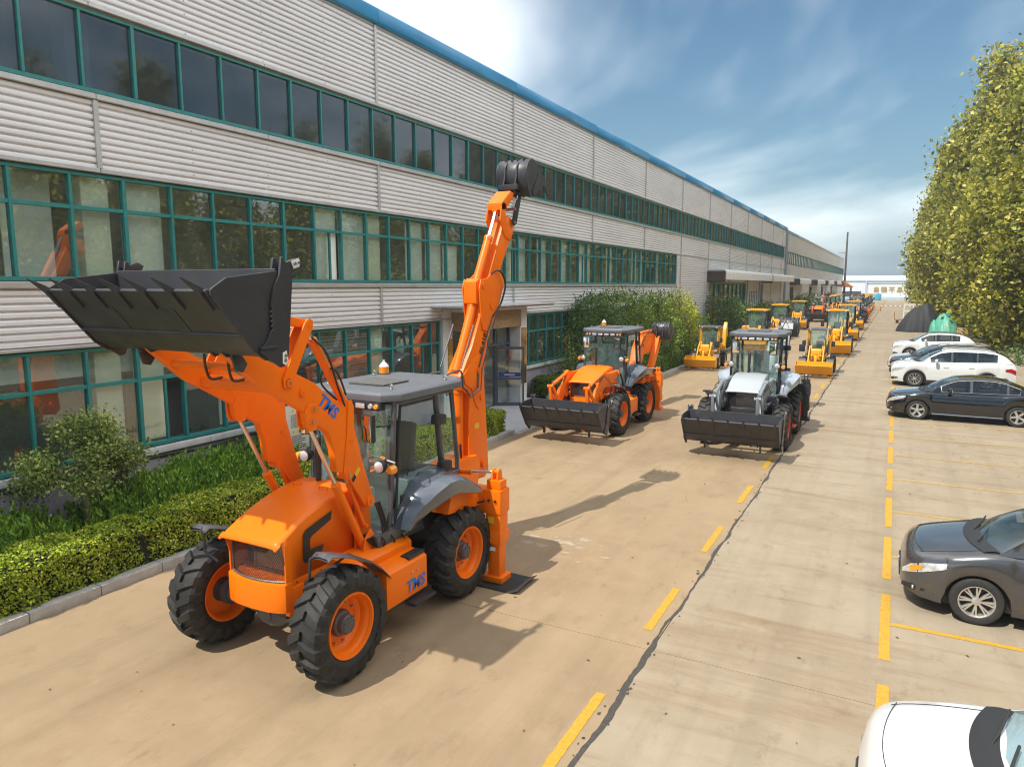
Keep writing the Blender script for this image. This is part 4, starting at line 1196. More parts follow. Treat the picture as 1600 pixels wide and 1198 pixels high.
        if s > 0 and logo:
            u = Vector((0, .53 - .19, 3.0 - 3.31)).normalized() if raised else None
            o0 = A(.325, 3.095); u1 = A(1.325, 3.095 - .86); ud = (0, u1[0] - o0[0], u1[1] - o0[1])
            vv = A(.325 + .86, 3.095 + 1); vd = (0, vv[0] - o0[0], vv[1] - o0[1])
            decal_text(lo, 'TMS', .20, (c + .0575, *o0), ud, vd, 'decal_blue', .12, .006)
            t1, t2, t3 = A(.345, 3.185), A(.405, 3.135), A(.345, 3.115)
            MB().prism([t1, t2, t3], c + .0572, c + .0582).build('logo_triangle', 'decal_green', lo, angle=0)
            MB().prism([A(.78, 2.14), A(.86, 2.22), A(.83, 2.27), A(.75, 2.19)], c + .0565, c + .0575).build('warning_decal', 'decal_yellow', lo, angle=0)
            MB().prism([A(.72, 2.08), A(.78, 2.14), A(.75, 2.19), A(.69, 2.13)], c + .0565, c + .0575).build('warning_decal', 'decal_black', lo, angle=0)
    # cross tube between the arms
    p = A(-.42, 3.42); MB().cyl((-.53, *p), (.53, *p), .075, n=20).build('cross_tube', arm, T)
    p = A(-.80, 3.66); MB().cyl((-.53, *p), (.53, *p), .045, n=16).build('cross_tube', arm, T)
    for x0 in (-.2, .15):
        q0 = A(-.55, 3.55); q1 = A(-.85, 3.72)
        MB().tube([(x0, *A(-.45, 3.48)), (x0 + .12, *A(-.7, 3.5)), (x0 + .3, *A(-.9, 3.66)), (x0 + .42, *A(-1.0, 3.8))], .016, 6, 5).build('hydraulic_hose', 'hose', T)
    # ---------------- front bucket
    if raised: dy, dz, br = 0, 0, 0
    else:
        tip = A(-1.08, 3.9); dy, dz, br = tip[0] + 1.08, tip[1] - 3.9, R(-5)
    hp = (-1.08, 3.9)
    def B(y, z):
        q = rot2((y, z), hp, br); return (q[0] + dy, q[1] + dz)
    hw = 1.2
    sh = [(-1.70, 4.455), (-1.36, 4.05), (-1.24, 3.915), (-1.10, 3.83), (-.98, 3.84), (-.915, 3.95), (-.92, 4.66)]
    off = [(-1.685, 4.475), (-1.345, 4.075), (-1.23, 3.945), (-1.10, 3.865), (-1.0, 3.87), (-.945, 3.96), (-.945, 4.66)]
    bk = MB().prism([B(*p) for p in sh] + [B(*p) for p in off[::-1]], -hw, hw).build('front_bucket', C.get('bucket', 'bucket_black'), T, bevel=.006, seg=1)
    mt_b = C.get('bucket', 'bucket_black')
    for s in (-1, 1):
        MB().prism([B(*p) for p in [(-1.70, 4.42), (-1.69, 4.47), (-1.52, 4.57), (-.93, 4.64), (-.91, 3.94), (-1.0, 3.80), (-1.12, 3.80), (-1.25, 3.89), (-1.37, 4.03)]], s * hw, s * (hw + .022)).build('side_plate', mt_b, bk, bevel=.004, seg=1)
        teeth = [(-1.0, 4.50), (-1.05, 4.30)]
        zz = 4.30
        while zz > 4.08:
            teeth += [(-1.03, zz - .02), (-1.065, zz - .045)]; zz -= .045
        teeth += [(-1.10, 4.0), (-1.19, 3.90)]
        MB().prism([B(*p) for p in [(-.93, 4.60), (-.90, 4.77), (-.87, 4.77), (-.80, 4.66), (-.76, 4.60), (-.85, 3.84), (-.90, 3.73), (-.96, 3.72), (-1.19, 3.88)] + teeth[::-1]], s * (hw + .023), s * (hw + .05)).build('clam_plate', mt_b, bk, bevel=.004, seg=1)
        MB().prism([B(*p) for p in [(-.93, 4.60), (-.90, 4.76), (-.86, 4.76), (-.78, 4.6), (-.86, 4.4), (-.92, 4.4)]], s * (hw - .09), s * (hw - .06)).build('clam_plate', mt_b, bk, bevel=.004, seg=1)
        MB().prism([B(*p) for p in [(-.88, 4.70), (-.70, 4.76), (-.63, 4.72), (-.66, 4.66), (-.80, 4.58)]], s * (hw - .02), s * (hw + .03)).build('clam_lug', mt_b, bk, bevel=.006)
        MB().prism([B(*p) for p in [(-.76, 4.735), (-.66, 4.765), (-.635, 4.725), (-.66, 4.68), (-.73, 4.66)]], s * (hw + .031), s * (hw + .034)).build('lug_decal', 'decal_white', bk, angle=0)
        MB().prism([B(*p) for p in [(-.935, 3.86), (-.885, 3.88), (-.865, 3.77), (-.90, 3.735), (-.94, 3.76)]], s * (hw + .051), s * (hw + .054)).build('lug_decal', 'decal_white', bk, angle=0)
        for (y, z) in ((-.905, 3.785), (-.90, 3.83), (-.68, 4.72), (-.73, 4.71)):
            k = MB(); k.cyl((s * (hw + .05), *B(y, z)), (s * (hw + .062), *B(y, z)), .017, n=10); k.build('pin_end', 'bare_steel', bk)
        MB().box(*sorted((s * (hw + .03), s * (hw + .07))), *sorted((B(-1.2, 3.91)[0], B(-1.0, 3.91)[0])), B(-1.1, 3.925)[1] - .012, B(-1.1, 3.925)[1] + .012).build('wear_bar', mt_b, bk, bevel=.003, seg=1)
        MB().prism([B(*p) for p in [(-1.10, 3.84), (-.98, 3.84), (-.90, 3.72), (-.96, 3.64), (-1.04, 3.66)]], s * .70, s * .73).build('hinge_lug', mt_b, bk, bevel=.006)
    MB().cyl((-hw, *B(-1.36, 4.045)), (hw, *B(-1.36, 4.045)), .02, n=8).build('heel_weld', mt_b, bk)
    for x in (-.45, .45):
        MB().prism([B(*p) for p in [(-1.66, 4.407), (-1.37, 4.06), (-1.374, 4.054), (-1.663, 4.400)]], x - .09, x + .09).build('wear_strip', mt_b, bk, bevel=.002, seg=1)
    MB().prism([B(*p) for p in [(-1.71, 4.47), (-1.58, 4.31), (-1.60, 4.29), (-1.735, 4.45)]], -hw, hw).build('cutting_edge', mt_b, bk, bevel=.003, seg=1)
    for i in range(7):
        x = -hw + .06 + i * (2 * hw - .12) / 6
        MB().prism([B(*p) for p in [(-1.92, 4.57), (-1.76, 4.50), (-1.71, 4.475), (-1.60, 4.30), (-1.62, 4.27), (-1.755, 4.43)]], x - .022, x + .022).build('tooth', mt_b, bk, bevel=.004, seg=1)
        for q in (.35, .65):
            y = -1.60 - .10 * q; z = 4.285 + .13 * q
    for s in (-1, 1):
        c = s * .575
        k = MB()
        for dx in (-.10, .07):
            k.prism([B(*p) for p in [(-1.16, 3.86), (-1.14, 3.98), (-1.02, 3.98), (-.93, 3.9), (-1.0, 3.82), (-1.1, 3.80)]], c + dx, c + dx + .03)
        k.build('hinge_bracket', mt_b, bk, bevel=.005, seg=1)
        lug = B(-.80, 4.24)
        k = MB()
        for dx in (-.09, .06):
            k.prism([B(-.92, 4.38), B(-.92, 4.1), B(-.80, 4.19), B(-.76, 4.25), B(-.80, 4.30)], c + dx, c + dx + .03)
        k.build('link_bracket', mt_b, bk, bevel=.005, seg=1)
        ap = A(.05, 4.07)
        pa, pb = Vector((c, *ap)), Vector((c, *lug))
        d = (pb - pa); L = d.length
        q = Vector((0, d.y, d.z)).to_track_quat('Y', 'Z').to_matrix()
        MB().obox((pa + pb) / 2, (.09, L + .08, .10), q).build('bucket_link', arm, T, bevel=.02)
    # ---------------- stabilisers and rear frame
    MB().box(-1.40, 1.40, 3.08, 3.34, 1.08, 1.45).build('rear_beam', fr_m, T, bevel=.015)
    MB().box(-1.0, 1.0, 3.10, 3.32, .70, .92).build('rear_beam', fr_m, T, bevel=.015)
    MB().box(-.35, .35, 2.9, 3.3, .7, 1.6).build('rear_frame', fr_m, T, bevel=.02)
    down = boom == 'tall'
    for s in (-1, 1):
        c = s * 1.26; z0 = 0.0 if down else .28
        leg = MB().box(c - .145, c + .145, 3.07, 3.36, 1.10, 1.46).build('stabiliser', fr_m, T, bevel=.012)
        MB().box(c - .125, c + .125, 3.09, 3.34, .66, 1.10).build('sleeve', fr_m, leg, bevel=.008)
        MB().box(c - .14, c + .14, 3.075, 3.355, .62, .82).build('collar', fr_m, leg, bevel=.01)
        MB().box(c - .10, c + .10, 3.12, 3.31, z0 + .10, .64).build('inner_leg', fr_m, leg, bevel=.008)
        MB().box(c - .17, c + .17, 3.06, 3.37, z0 + .018, z0 + .11).build('foot', fr_m, leg, bevel=.01)
        MB().box(c - .12, c + .12, 3.12, 3.32, 1.46, 1.60).build('top_bracket', fr_m, leg, bevel=.015)
        k = MB(); 
        for dx in (-.06, .03): k.prism([(3.14, 1.58), (3.30, 1.58), (3.27, 1.74), (3.22, 1.77), (3.17, 1.74)], c + dx, c + dx + .03)
        k.build('ram_clevis', fr_m, leg, bevel=.006)
        hydraulic(T, (s * .45, 3.05, 1.66), (c, 3.22, 1.71), .5, .04, body, 'chrome', 'stabiliser_ram')
        for dx in (-.05, .06):
            MB().cyl((c + dx, 3.05, 1.30), (c + dx, 3.075, 1.30), .02, n=10).build('hose_port', 'black_steel', leg)
    for s in (-1, 1): MB().tube([(s * .7, 3.0, 1.35), (s * .95, 2.98, 1.25), (s * 1.15, 3.04, 1.29)], .016, 6, 5).build('hydraulic_hose', 'hose', T)
    MB().prism([(3.3, .75), (3.3, 1.55), (3.9, 1.62), (4.35, 1.62), (4.45, 1.45), (4.35, .95), (3.7, .70)], -.24, .24).build('kingpost', fr_m, T, bevel=.02)
    # ---------------- boom
    bw = .15
    if boom == 'tall':
        def K(y, z): return (1.02 * y + .1176, 4.5 + 1.02 * (z - 4.5))
        bo = MB().prism([K(*p) for p in [(4.02, 1.38), (4.12, 1.22), (4.55, 1.18), (4.68, 1.30), (4.60, 2.3), (4.53, 3.02), (4.68, 3.62), (4.92, 4.08), (4.98, 4.20), (4.86, 4.44), (4.62, 4.46), (4.45, 4.20), (4.43, 3.98), (4.17, 3.51), (3.90, 3.16), (3.78, 3.0), (3.84, 2.80), (4.06, 2.70), (4.03, 2.0)]], -bw, bw).build('boom', arm, T, bevel=.014)
        for s in (-1, 1):
            MB().prism([K(*p) for p in [(4.24, 2.5), (4.34, 2.42), (4.46, 2.5), (4.52, 3.05), (4.36, 3.35), (4.12, 3.3), (4.0, 3.16), (3.86, 3.06), (3.9, 2.9), (4.1, 2.8)]], s * bw, s * (bw + .02)).build('boom_gusset', arm, bo, bevel=.008)
            MB().prism([K(*p) for p in [(4.36, 4.46), (4.42, 4.60), (4.62, 4.62), (4.80, 4.72), (5.10, 4.72), (5.22, 4.60), (5.20, 4.50), (5.05, 4.20), (4.80, 3.86), (4.62, 3.72), (4.47, 3.76), (4.40, 4.1)]], s * (bw + .003), s * (bw + .026)).build('elbow_plate', arm, T, bevel=.008)
            for (y, z), r in (((4.40, 2.62), .05), ((4.32, 3.08), .06), ((4.47, 1.45), .07), ((4.50, 4.50), .06), ((4.78, 4.16), .07)):
                MB().cyl((s * bw, *K(y, z)), (s * (bw + .045), *K(y, z)), r, n=16).build('pin_boss', arm, bo)
        MB().prism([K(*p) for p in [(4.33, 4.20), (4.33, 4.56), (4.44, 4.62), (4.60, 4.58), (4.60, 4.15)]], -.125, .125).build('elbow_block', arm, T, bevel=.02)
        dp = MB().prism([K(*p) for p in [(4.70, 4.30), (4.74, 4.62), (5.18, 5.40), (5.30, 5.62), (5.42, 5.72), (5.56, 5.70), (5.66, 5.58), (5.56, 5.36), (5.10, 4.68), (5.0, 4.28), (4.85, 4.15)]], -.125, .125).build('dipper', arm, T, bevel=.012)
        for s in (-1, 1):
            MB().prism([K(*p) for p in [(5.12, 5.62), (5.18, 5.90), (5.26, 5.95), (5.34, 5.90), (5.32, 5.66), (5.46, 5.50), (5.62, 5.48), (5.70, 5.62), (5.62, 5.80), (5.66, 5.5), (5.5, 5.3), (5.3, 5.36)]][:7] + [K(5.5, 5.3), K(5.3, 5.36)], s * .126, s * .15).build('dipper_cheek', arm, dp, bevel=.006)
        MB().prism([K(*p) for p in [(5.17, 5.80), (5.17, 5.92), (5.50, 6.16), (5.62, 6.14), (5.60, 6.04), (5.30, 5.80)]], -.15, .15).build('bucket_link', arm, T, bevel=.015)
        hydraulic(T, (0, *K(4.10, 2.05)), (0, *K(4.12, 2.05)), .5, .05, arm)
        hydraulic(T, (0, *K(3.93, 1.55)), (0, *K(3.94, 2.95)), .88, .085, arm, 'chrome', 'boom_ram')
        hydraulic(T, (0, *K(3.88, 3.12)), (0, *K(4.47, 4.26)), .93, .075, arm, 'chrome', 'dipper_ram')
        hydraulic(T, (0, *K(4.52, 4.52)), (0, *K(5.23, 5.80)), .62, .07, arm, 'chrome', 'bucket_ram')
        for s in (-1, 1):
            MB().tube([(s * .16, *K(3.86, 2.85)), (s * .22, *K(3.95, 2.72)), (s * .20, *K(4.25, 2.80)), (s * .185, *K(4.30, 3.1)), (s * .185, *K(4.62, 3.72)), (s * .185, *K(4.78, 3.96))], .013, 7).build('steel_pipe', 'pipe_steel', bo)
            MB().tube([(s * .215, *K(3.86, 2.83)), (s * .24, *K(3.95, 2.68)), (s * .23, *K(4.30, 2.76)), (s * .21, *K(4.38, 3.1)), (s * .21, *K(4.70, 3.72)), (s * .21, *K(4.84, 3.95))], .011, 7).build('steel_pipe', 'pipe_steel', bo)
            MB().tube([(s * .19, *K(4.78, 3.96)), (s * .22, *K(5.02, 4.2)), (s * .24, *K(5.14, 4.52)), (s * .22, *K(5.0, 4.74)), (s * .18, *K(4.80, 4.72)), (s * .14, *K(4.70, 4.60))], .017, 8, 6).build('hydraulic_hose', 'hose', bo)
            MB().tube([(s * .20, *K(3.72, 3.18)), (s * .20, *K(3.98, 3.62)), (s * .20, *K(4.12, 3.86))], .014, 7).build('steel_pipe', 'pipe_steel', bo)
        MB().tube([(-.2, *K(3.70, 3.1)), (-.3, *K(3.55, 3.08)), (-.28, *K(3.45, 3.02)), (-.1, *K(3.46, 3.0)), (.05, *K(3.62, 3.1)), (.15, *K(3.8, 3.12)), (.16, *K(3.84, 2.86))], .016, 7, 4).build('steel_pipe', 'pipe_steel', bo)
        MB().tube([(-.22, *K(3.68, 3.06)), (-.30, *K(3.50, 3.02)), (-.2, *K(3.42, 2.95)), (.0, *K(3.6, 2.98))], .016, 7, 4).build('hydraulic_hose', 'hose', bo)
        MB().tube([(.09, *K(3.86, 1.9)), (.14, *K(3.80, 1.6)), (.1, *K(3.82, 1.35)), (-.05, *K(3.9, 1.2))], .015, 6, 5).build('hydraulic_hose', 'hose', bo)
        if logo:
            a = K(4.51, 3.52); b = K(4.72, 3.97)
            decal_text(bo, 'BL418', .15, (bw + .001, *a), (0, b[0] - a[0], b[1] - a[1]), (0, -(b[1] - a[1]), b[0] - a[0]), 'decal_black', 0, .004)
        W = K(5.95, 6.42)
        def Q(y, z): return K(y, z)
        bhw = .30
        out_ = [(5.93, 6.10), (5.84, 6.26), (5.79, 6.42), (5.79, 6.55), (5.84, 6.67), (5.93, 6.75), (6.03, 6.78), (6.16, 6.74)]
        inn = [(6.15, 6.715), (6.03, 6.755), (5.945, 6.73), (5.865, 6.655), (5.815, 6.545), (5.815, 6.43), (5.862, 6.275), (5.95, 6.12)]
        side = [(5.93, 6.10), (5.84, 6.26), (5.79, 6.42), (5.79, 6.55), (5.84, 6.67), (5.93, 6.75), (6.03, 6.78), (6.16, 6.74), (6.52, 6.50), (6.56, 6.42), (6.25, 6.26), (6.05, 6.10)]
    else:
        h = C.get('boom_h', 0.0)
        def K(y, z): return (y, z + h)
        bo = MB().prism([(4.1, 1.30), (4.5, 1.25), (5.1, 1.95 + h * .5), (6.35, 1.98 + h), (6.65, 2.1 + h), (6.62, 2.5 + h), (6.3, 2.62 + h), (5.0, 2.6 + h), (4.55, 2.2 + h * .6)], -bw, bw).build('boom', arm, T, bevel=.014)
        dp = MB().prism([K(6.6, 2.6), K(6.75, 2.5), K(5.9, 1.5), K(5.5, 1.2), K(5.4, 1.35), K(6.3, 2.45)], bw + .005, bw + .2).build('dipper', arm, T, bevel=.012)
        hydraulic(T, (0, 4.25, 1.7), (0, *K(6.1, 2.72)), .7, .07, arm, 'chrome', 'boom_ram')
        hydraulic(T, (.06, *K(5.0, 2.72)), (.06, *K(6.5, 2.75)), .7, .06, arm, 'chrome', 'dipper_ram')
        for s in (-1, 1):
            for (y, z) in ((6.45, 2.35), (4.3, 1.5), (5.0, 2.3)): MB().cyl((s * bw, *K(y, z)), (s * (bw + .05), *K(y, z)), .07, n=14).build('pin_boss', arm, bo)
            MB().tube([(s * .17, *K(4.6, 2.2)), (s * .2, *K(5.4, 2.75)), (s * .22, *K(6.2, 2.95)), (s * .2, *K(6.6, 2.7))], .016, 6, 5).build('hydraulic_hose', 'hose', bo)
        bx = C.get('bucket_x', .15)
        ddy, ddz = .62, -3.72
        def Q(y, z): return (y + ddy, z + ddz + h)
        bhw = .30
        out_ = [(5.93, 6.10), (5.84, 6.26), (5.79, 6.42), (5.79, 6.55), (5.84, 6.67), (5.93, 6.75), (6.03, 6.78), (6.16, 6.74)]
        inn = [(6.15, 6.715), (6.03, 6.755), (5.945, 6.73), (5.865, 6.655), (5.815, 6.545), (5.815, 6.43), (5.862, 6.275), (5.95, 6.12)]
        side = out_ + [(6.52, 6.50), (6.56, 6.42), (6.25, 6.26), (6.05, 6.10)]
    bk2 = MB().prism([Q(*p) for p in out_ + inn], -bhw, bhw).build('digging_bucket', 'bucket_black', T, bevel=.004, seg=1, angle=50)
    bx = 0 if boom == 'tall' else C.get('bucket_x', .15)
    bk2.location.x = bx
    for s in (-1, 1):
        MB().prism([Q(*p) for p in side], s * bhw, s * (bhw + .02)).build('side_plate', 'bucket_black', bk2, bevel=.003, seg=1)
        MB().prism([Q(*p) for p in [(6.30, 6.56), (6.50, 6.53), (6.58, 6.42), (6.08, 6.12), (6.0, 6.2)]], s * (bhw + .021), s * (bhw + .04)).build('side_cutter', 'bucket_black', bk2, bevel=.004, seg=1)
    for x in (-.12, .12):
        MB().prism([Q(*p) for p in [(5.93, 6.08), (5.80, 6.02), (5.70, 6.10), (5.68, 6.24), (5.76, 6.45), (5.77, 6.62), (5.86, 6.73), (5.80, 6.55), (5.84, 6.28)]], x - .015, x + .015).build('ear_plate', 'bucket_black', bk2, bevel=.004, seg=1)
    for x in (-.27, -.135, 0, .135, .27):
        MB().prism([Q(*p) for p in [(6.48, 6.50), (6.58, 6.43), (6.83, 6.22), (6.80, 6.20), (6.56, 6.36), (6.46, 6.44)]], x - .025, x + .025).build('tooth', 'bucket_black', bk2, bevel=.004, seg=1)
    MB().prism([Q(*p) for p in [(6.16, 6.74), (6.50, 6.52), (6.48, 6.50), (6.15, 6.715)]], -bhw, bhw).build('bucket_floor', 'bucket_black', bk2, bevel=.003, seg=1)
    for x in (-.06, .06, -.19, .19):
        MB().box(x - .015, x + .015, Q(5.90, 0)[0], Q(6.0, 0)[0], Q(0, 6.755)[1], Q(0, 6.785)[1]).build('wear_strip', 'bucket_black', bk2, angle=0)
    if boom == 'tall':
        for s in (-1, 1):
            MB().prism([K(*p) for p in [(5.52, 5.62), (5.60, 5.56), (5.68, 5.60), (5.86, 6.08), (5.82, 6.16), (5.74, 6.14)]], s * .155, s * .18).build('tipping_lever', 'black_steel', bk2, bevel=.006)
            MB().cyl((s * .15, *K(5.60, 5.62)), (s * .19, *K(5.60, 5.62)), .03, n=12).build('link_pin', 'bare_steel', bk2)
        MB().cyl((-.2, *K(5.78, 6.12)), (.2, *K(5.78, 6.12)), .035, n=14).build('link_pin', 'black_steel', bk2)
        MB().cyl((-.2, *K(5.60, 5.85)), (.2, *K(5.60, 5.85)), .03, n=14).build('link_pin', 'bare_steel', bk2)
        MB().box(-.2, .2, K(5.66, 0)[0], K(5.80, 0)[0], K(0, 6.20)[1], K(0, 6.30)[1]).build('coupler', 'black_steel', bk2, bevel=.01)
    elif C.get('plate'):
        MB().box(-.22, .18, Q(5.77, 0)[0] - .03, Q(5.77, 0)[0] - .02, Q(0, 6.38)[1], Q(0, 6.6)[1]).build('white_notice', 'decal_white', bk2, angle=0)
    if logo:
        for (y, z), (w_, h_), mt_ in (((1.75, 1.22), (.09, .05), 'decal_yellow'), ((2.6, 1.38), (.1, .07), 'decal_white')):
            MB().box(.7415, .7425, y, y + w_, z - h_ / 2, z + h_ / 2).build('sticker', mt_, T, angle=0)
        MB().box(1.19, 1.30, 3.066, 3.0685, .95, 1.05).build('sticker', 'decal_yellow', T, angle=0)
        MB().box(1.20, 1.32, 3.066, 3.0685, .52, .58).build('sticker', 'decal_white', T, angle=0)
        MB().box(bw + .0005, bw + .0015, 4.42, 4.56, 2.05, 2.14).build('sticker', 'decal_yellow', T, angle=0)
        for y, z in ((.07, 3.11), (.04, 2.97), (1.02, 1.77), (-.29, 3.45), (.62, 2.2)):
            p = A(y, z); MB().cyl((.575 + .094, *p), (.575 + .104, *p), .022, n=10).build('grease_pin', 'bare_steel', T)
        for y, z in ((1.10, 1.30), (1.30, 1.26), (1.52, 1.21)):
            MB().tube([(.72, y, z), (.78, y + .03, z - .1), (.70, y + .05, z - .18)], .012, 6, 3).build('hydraulic_hose', 'hose', T)
        for k in range(6):
            MB().cyl((.468 + .001, -.12 + k * .2, 1.08), (.476, -.12 + k * .2, 1.08), .012, n=8).build('panel_bolt', 'black_steel', T)
    return T

ORANGE = dict(body='paint_orange', arm='paint_orange_arm', roof='roof_grey', fender='fender_grey', rim='paint_orange', bag=True, clogo=True)
ORANGE2 = dict(ORANGE, boom_h=.05, bucket_x=.35, clogo=True)
SILVER = dict(body='paint_silver', arm='arm_steel', frame='black_steel', step='rim_red', roof='roof_grey', fender='fender_silver', rim='rim_red', boom_h=.30, bucket_x=.25, plate=True, blackcab=True, sill='paint_white_silver')
GRP = 'backhoe loaders parked in the yard'
backhoe('backhoe_loader', 'orange backhoe loader with black bucket and digging arm raised high, nearest the camera', (-6.4, 5.88, 0), ORANGE, True, 'tall', GRP)
backhoe('backhoe_loader', 'orange backhoe loader with black bucket lowered, parked by the entrance paving', (-8.2, 20.25, 0), ORANGE2, False, 'fold', GRP, logo=False)
backhoe('backhoe_loader', 'silver grey backhoe loader with black bucket lowered and red wheel rims', (-3.55, 20.55, 0), SILVER, False, 'fold', GRP, logo=False)
backhoe('backhoe_loader', 'far orange backhoe loader with black bucket behind the yellow loaders', (-8.4, 97.0, 0), dict(ORANGE2, boom_h=.6), False, 'fold', GRP, logo=False)
MB().grid([[(x, y, .012 + (.05 * max(0, x - .38) / .1 if x > .38 else 0) + .006 * math.sin(7 * y + 3 * x)) for y in np.linspace(-.35, .3, 9)] for x in np.linspace(-.28, .5, 14)]).build('rubber_mat', 'rubber')
o = bpy.data.objects['rubber_mat']; o.location = (-6.4 + 1.30, 5.88 + 3.22, .006)
md = o.modifiers.new('thickness', 'SOLIDIFY'); md.thickness = .008; md.offset = 1
tag(o, 'black rubber mat under the stabiliser foot of the nearest backhoe', 'mat')
# ================================================================ parked cars
mat('car_black', (0.006, 0.006, 0.008), 0.12, coat=1.0)
mat('car_grey', (0.085, 0.083, 0.085), 0.26, metal=0.55, coat=1.0, var=0.06, vscale=300)
mat('car_white', (0.62, 0.63, 0.63), 0.25, coat=0.9)
mat('car_dark', (0.02, 0.022, 0.026), 0.15, coat=1.0)
mat('car_trim', (0.018, 0.018, 0.019), 0.55)
mat('alloy', (0.62, 0.61, 0.58), 0.3, metal=0.75, var=0.1, vscale=20)
mat('tyre_car', (0.028, 0.027, 0.026), 0.75, var=0.25, vscale=14, dirt=0.4, dirtcol=(0.075, 0.065, 0.05))
mat('headlamp', (0.70, 0.70, 0.68), 0.10, metal=0.45, coat=1.0, var=0.45, vscale=18)
glass('car_glass', (0.42, 0.46, 0.46), refl=0.05)
glass('car_windscreen', (0.70, 0.80, 0.82), refl=0.06, haze=0.06, hazecol=(0.25, 0.36, 0.40))
def interp(pts, x):
    """monotone smooth curve through control points"""
    xs = [p[0] for p in pts]; zs = [p[1] for p in pts]
    n = len(xs)
    if x <= xs[0]: return zs[0]
    if x >= xs[-1]: return zs[-1]
    i = max(k for k in range(n - 1) if xs[k] <= x)
    h = xs[i + 1] - xs[i]; t = (x - xs[i]) / h
    def slope(k):
        if k == 0 or k == n - 1: 
            return (zs[1] - zs[0]) / (xs[1] - xs[0]) if k == 0 else (zs[-1] - zs[-2]) / (xs[-1] - xs[-2])
        a = (zs[k] - zs[k - 1]) / (xs[k] - xs[k - 1]); b = (zs[k + 1] - zs[k]) / (xs[k + 1] - xs[k])
        return 0 if a * b <= 0 else 2 * a * b / (a + b)
    m0, m1 = slope(i), slope(i + 1)
    return zs[i] * (2 * t ** 3 - 3 * t * t + 1) + m0 * h * (t ** 3 - 2 * t * t + t) + zs[i + 1] * (-2 * t ** 3 + 3 * t * t) + m1 * h * (t ** 3 - t * t)
alloy_cache = {}
def alloy_wheel(parent, loc, s, Rw, kind):
    key = (Rw, kind)
    if key not in alloy_cache:
        rr = Rw * .655; w2 = .105
        t = MB().lathe([(rr - .004, -w2 * .9), (rr + .012, -w2 * .98), (Rw * .84, -w2 * 1.08), (Rw * .94, -w2 * 1.0), (Rw * .985, -w2 * .8), (Rw, -w2 * .4), (Rw, w2 * .4), (Rw * .985, w2 * .8), (Rw * .94, w2 * 1.0), (Rw * .84, w2 * 1.08), (rr + .012, w2 * .98), (rr - .004, w2 * .9)], axis='y', n=44, caps=False).mesh('wheel', angle=30)
        t.materials.append(M['tyre_car'])
        m = MB().lathe([(rr + .006, .095), (rr + .008, .10), (rr - .004, .102), (rr - .016, .085), (rr - .022, .0), (rr - .02, -.09), (rr, -.095)], axis='y', n=40, caps=False)
        m.lathe([(.0001, .086), (.03, .085), (.055, .075), (.06, .05), (.06, .02)], axis='y', n=20)
        n, split = {'five': (5, 0), 'ten': (10, 0), 'double': (8, .11), 'multi': (9, .05)}[kind]
        for q in range(n):
            for ds in ((-1, 1) if split else (0,)):
                a = 2 * PI * q / n + .1
                a1 = a + ds * split; a0 = a + ds * split * .35
                w0, w1 = (.034, .042) if kind == 'five' else (.011, .015)
                p0 = Vector((.045 * math.cos(a0), 0, .045 * math.sin(a0))); p1 = Vector(((rr - .008) * math.cos(a1), 0, (rr - .008) * math.sin(a1)))
                d = (p1 - p0).normalized(); nrm = Vector((-d.z, 0, d.x))
                vs = []
                for p, wd, yo in ((p0, w0, .075), (p0.lerp(p1, .55), (w0 + w1) / 2, .072), (p1, w1, .085)):
                    vs += [p + nrm * wd + Vector((0, yo - .035, 0)), p + nrm * wd * .8 + Vector((0, yo, 0)), p - nrm * wd * .8 + Vector((0, yo, 0)), p - nrm * wd + Vector((0, yo - .035, 0))]
                f = []
                for e in range(2):
                    for c in range(3):
                        f.append((e * 4 + c, e * 4 + c + 1, e * 4 + c + 5, e * 4 + c + 4))
                m.add(vs, f)
        al = m.mesh('alloy_rim', angle=35); al.materials.append(M['alloy'])
        d = MB().lathe([(rr - .03, .0), (rr - .03, .012), (.0001, .014)], axis='y', n=28).mesh('brake_disc'); d.materials.append(M['black_steel'])
        alloy_cache[key] = (t, al, d)
    t, al, d = alloy_cache[key]
    o = link('wheel', t, parent); o.location = loc; o.rotation_euler = (0, 0, 0 if s > 0 else PI)
    a = link('alloy_rim', al, o); a.rotation_euler = (0, rng.uniform(0, 2), 0)
    link('brake_disc', d, o)

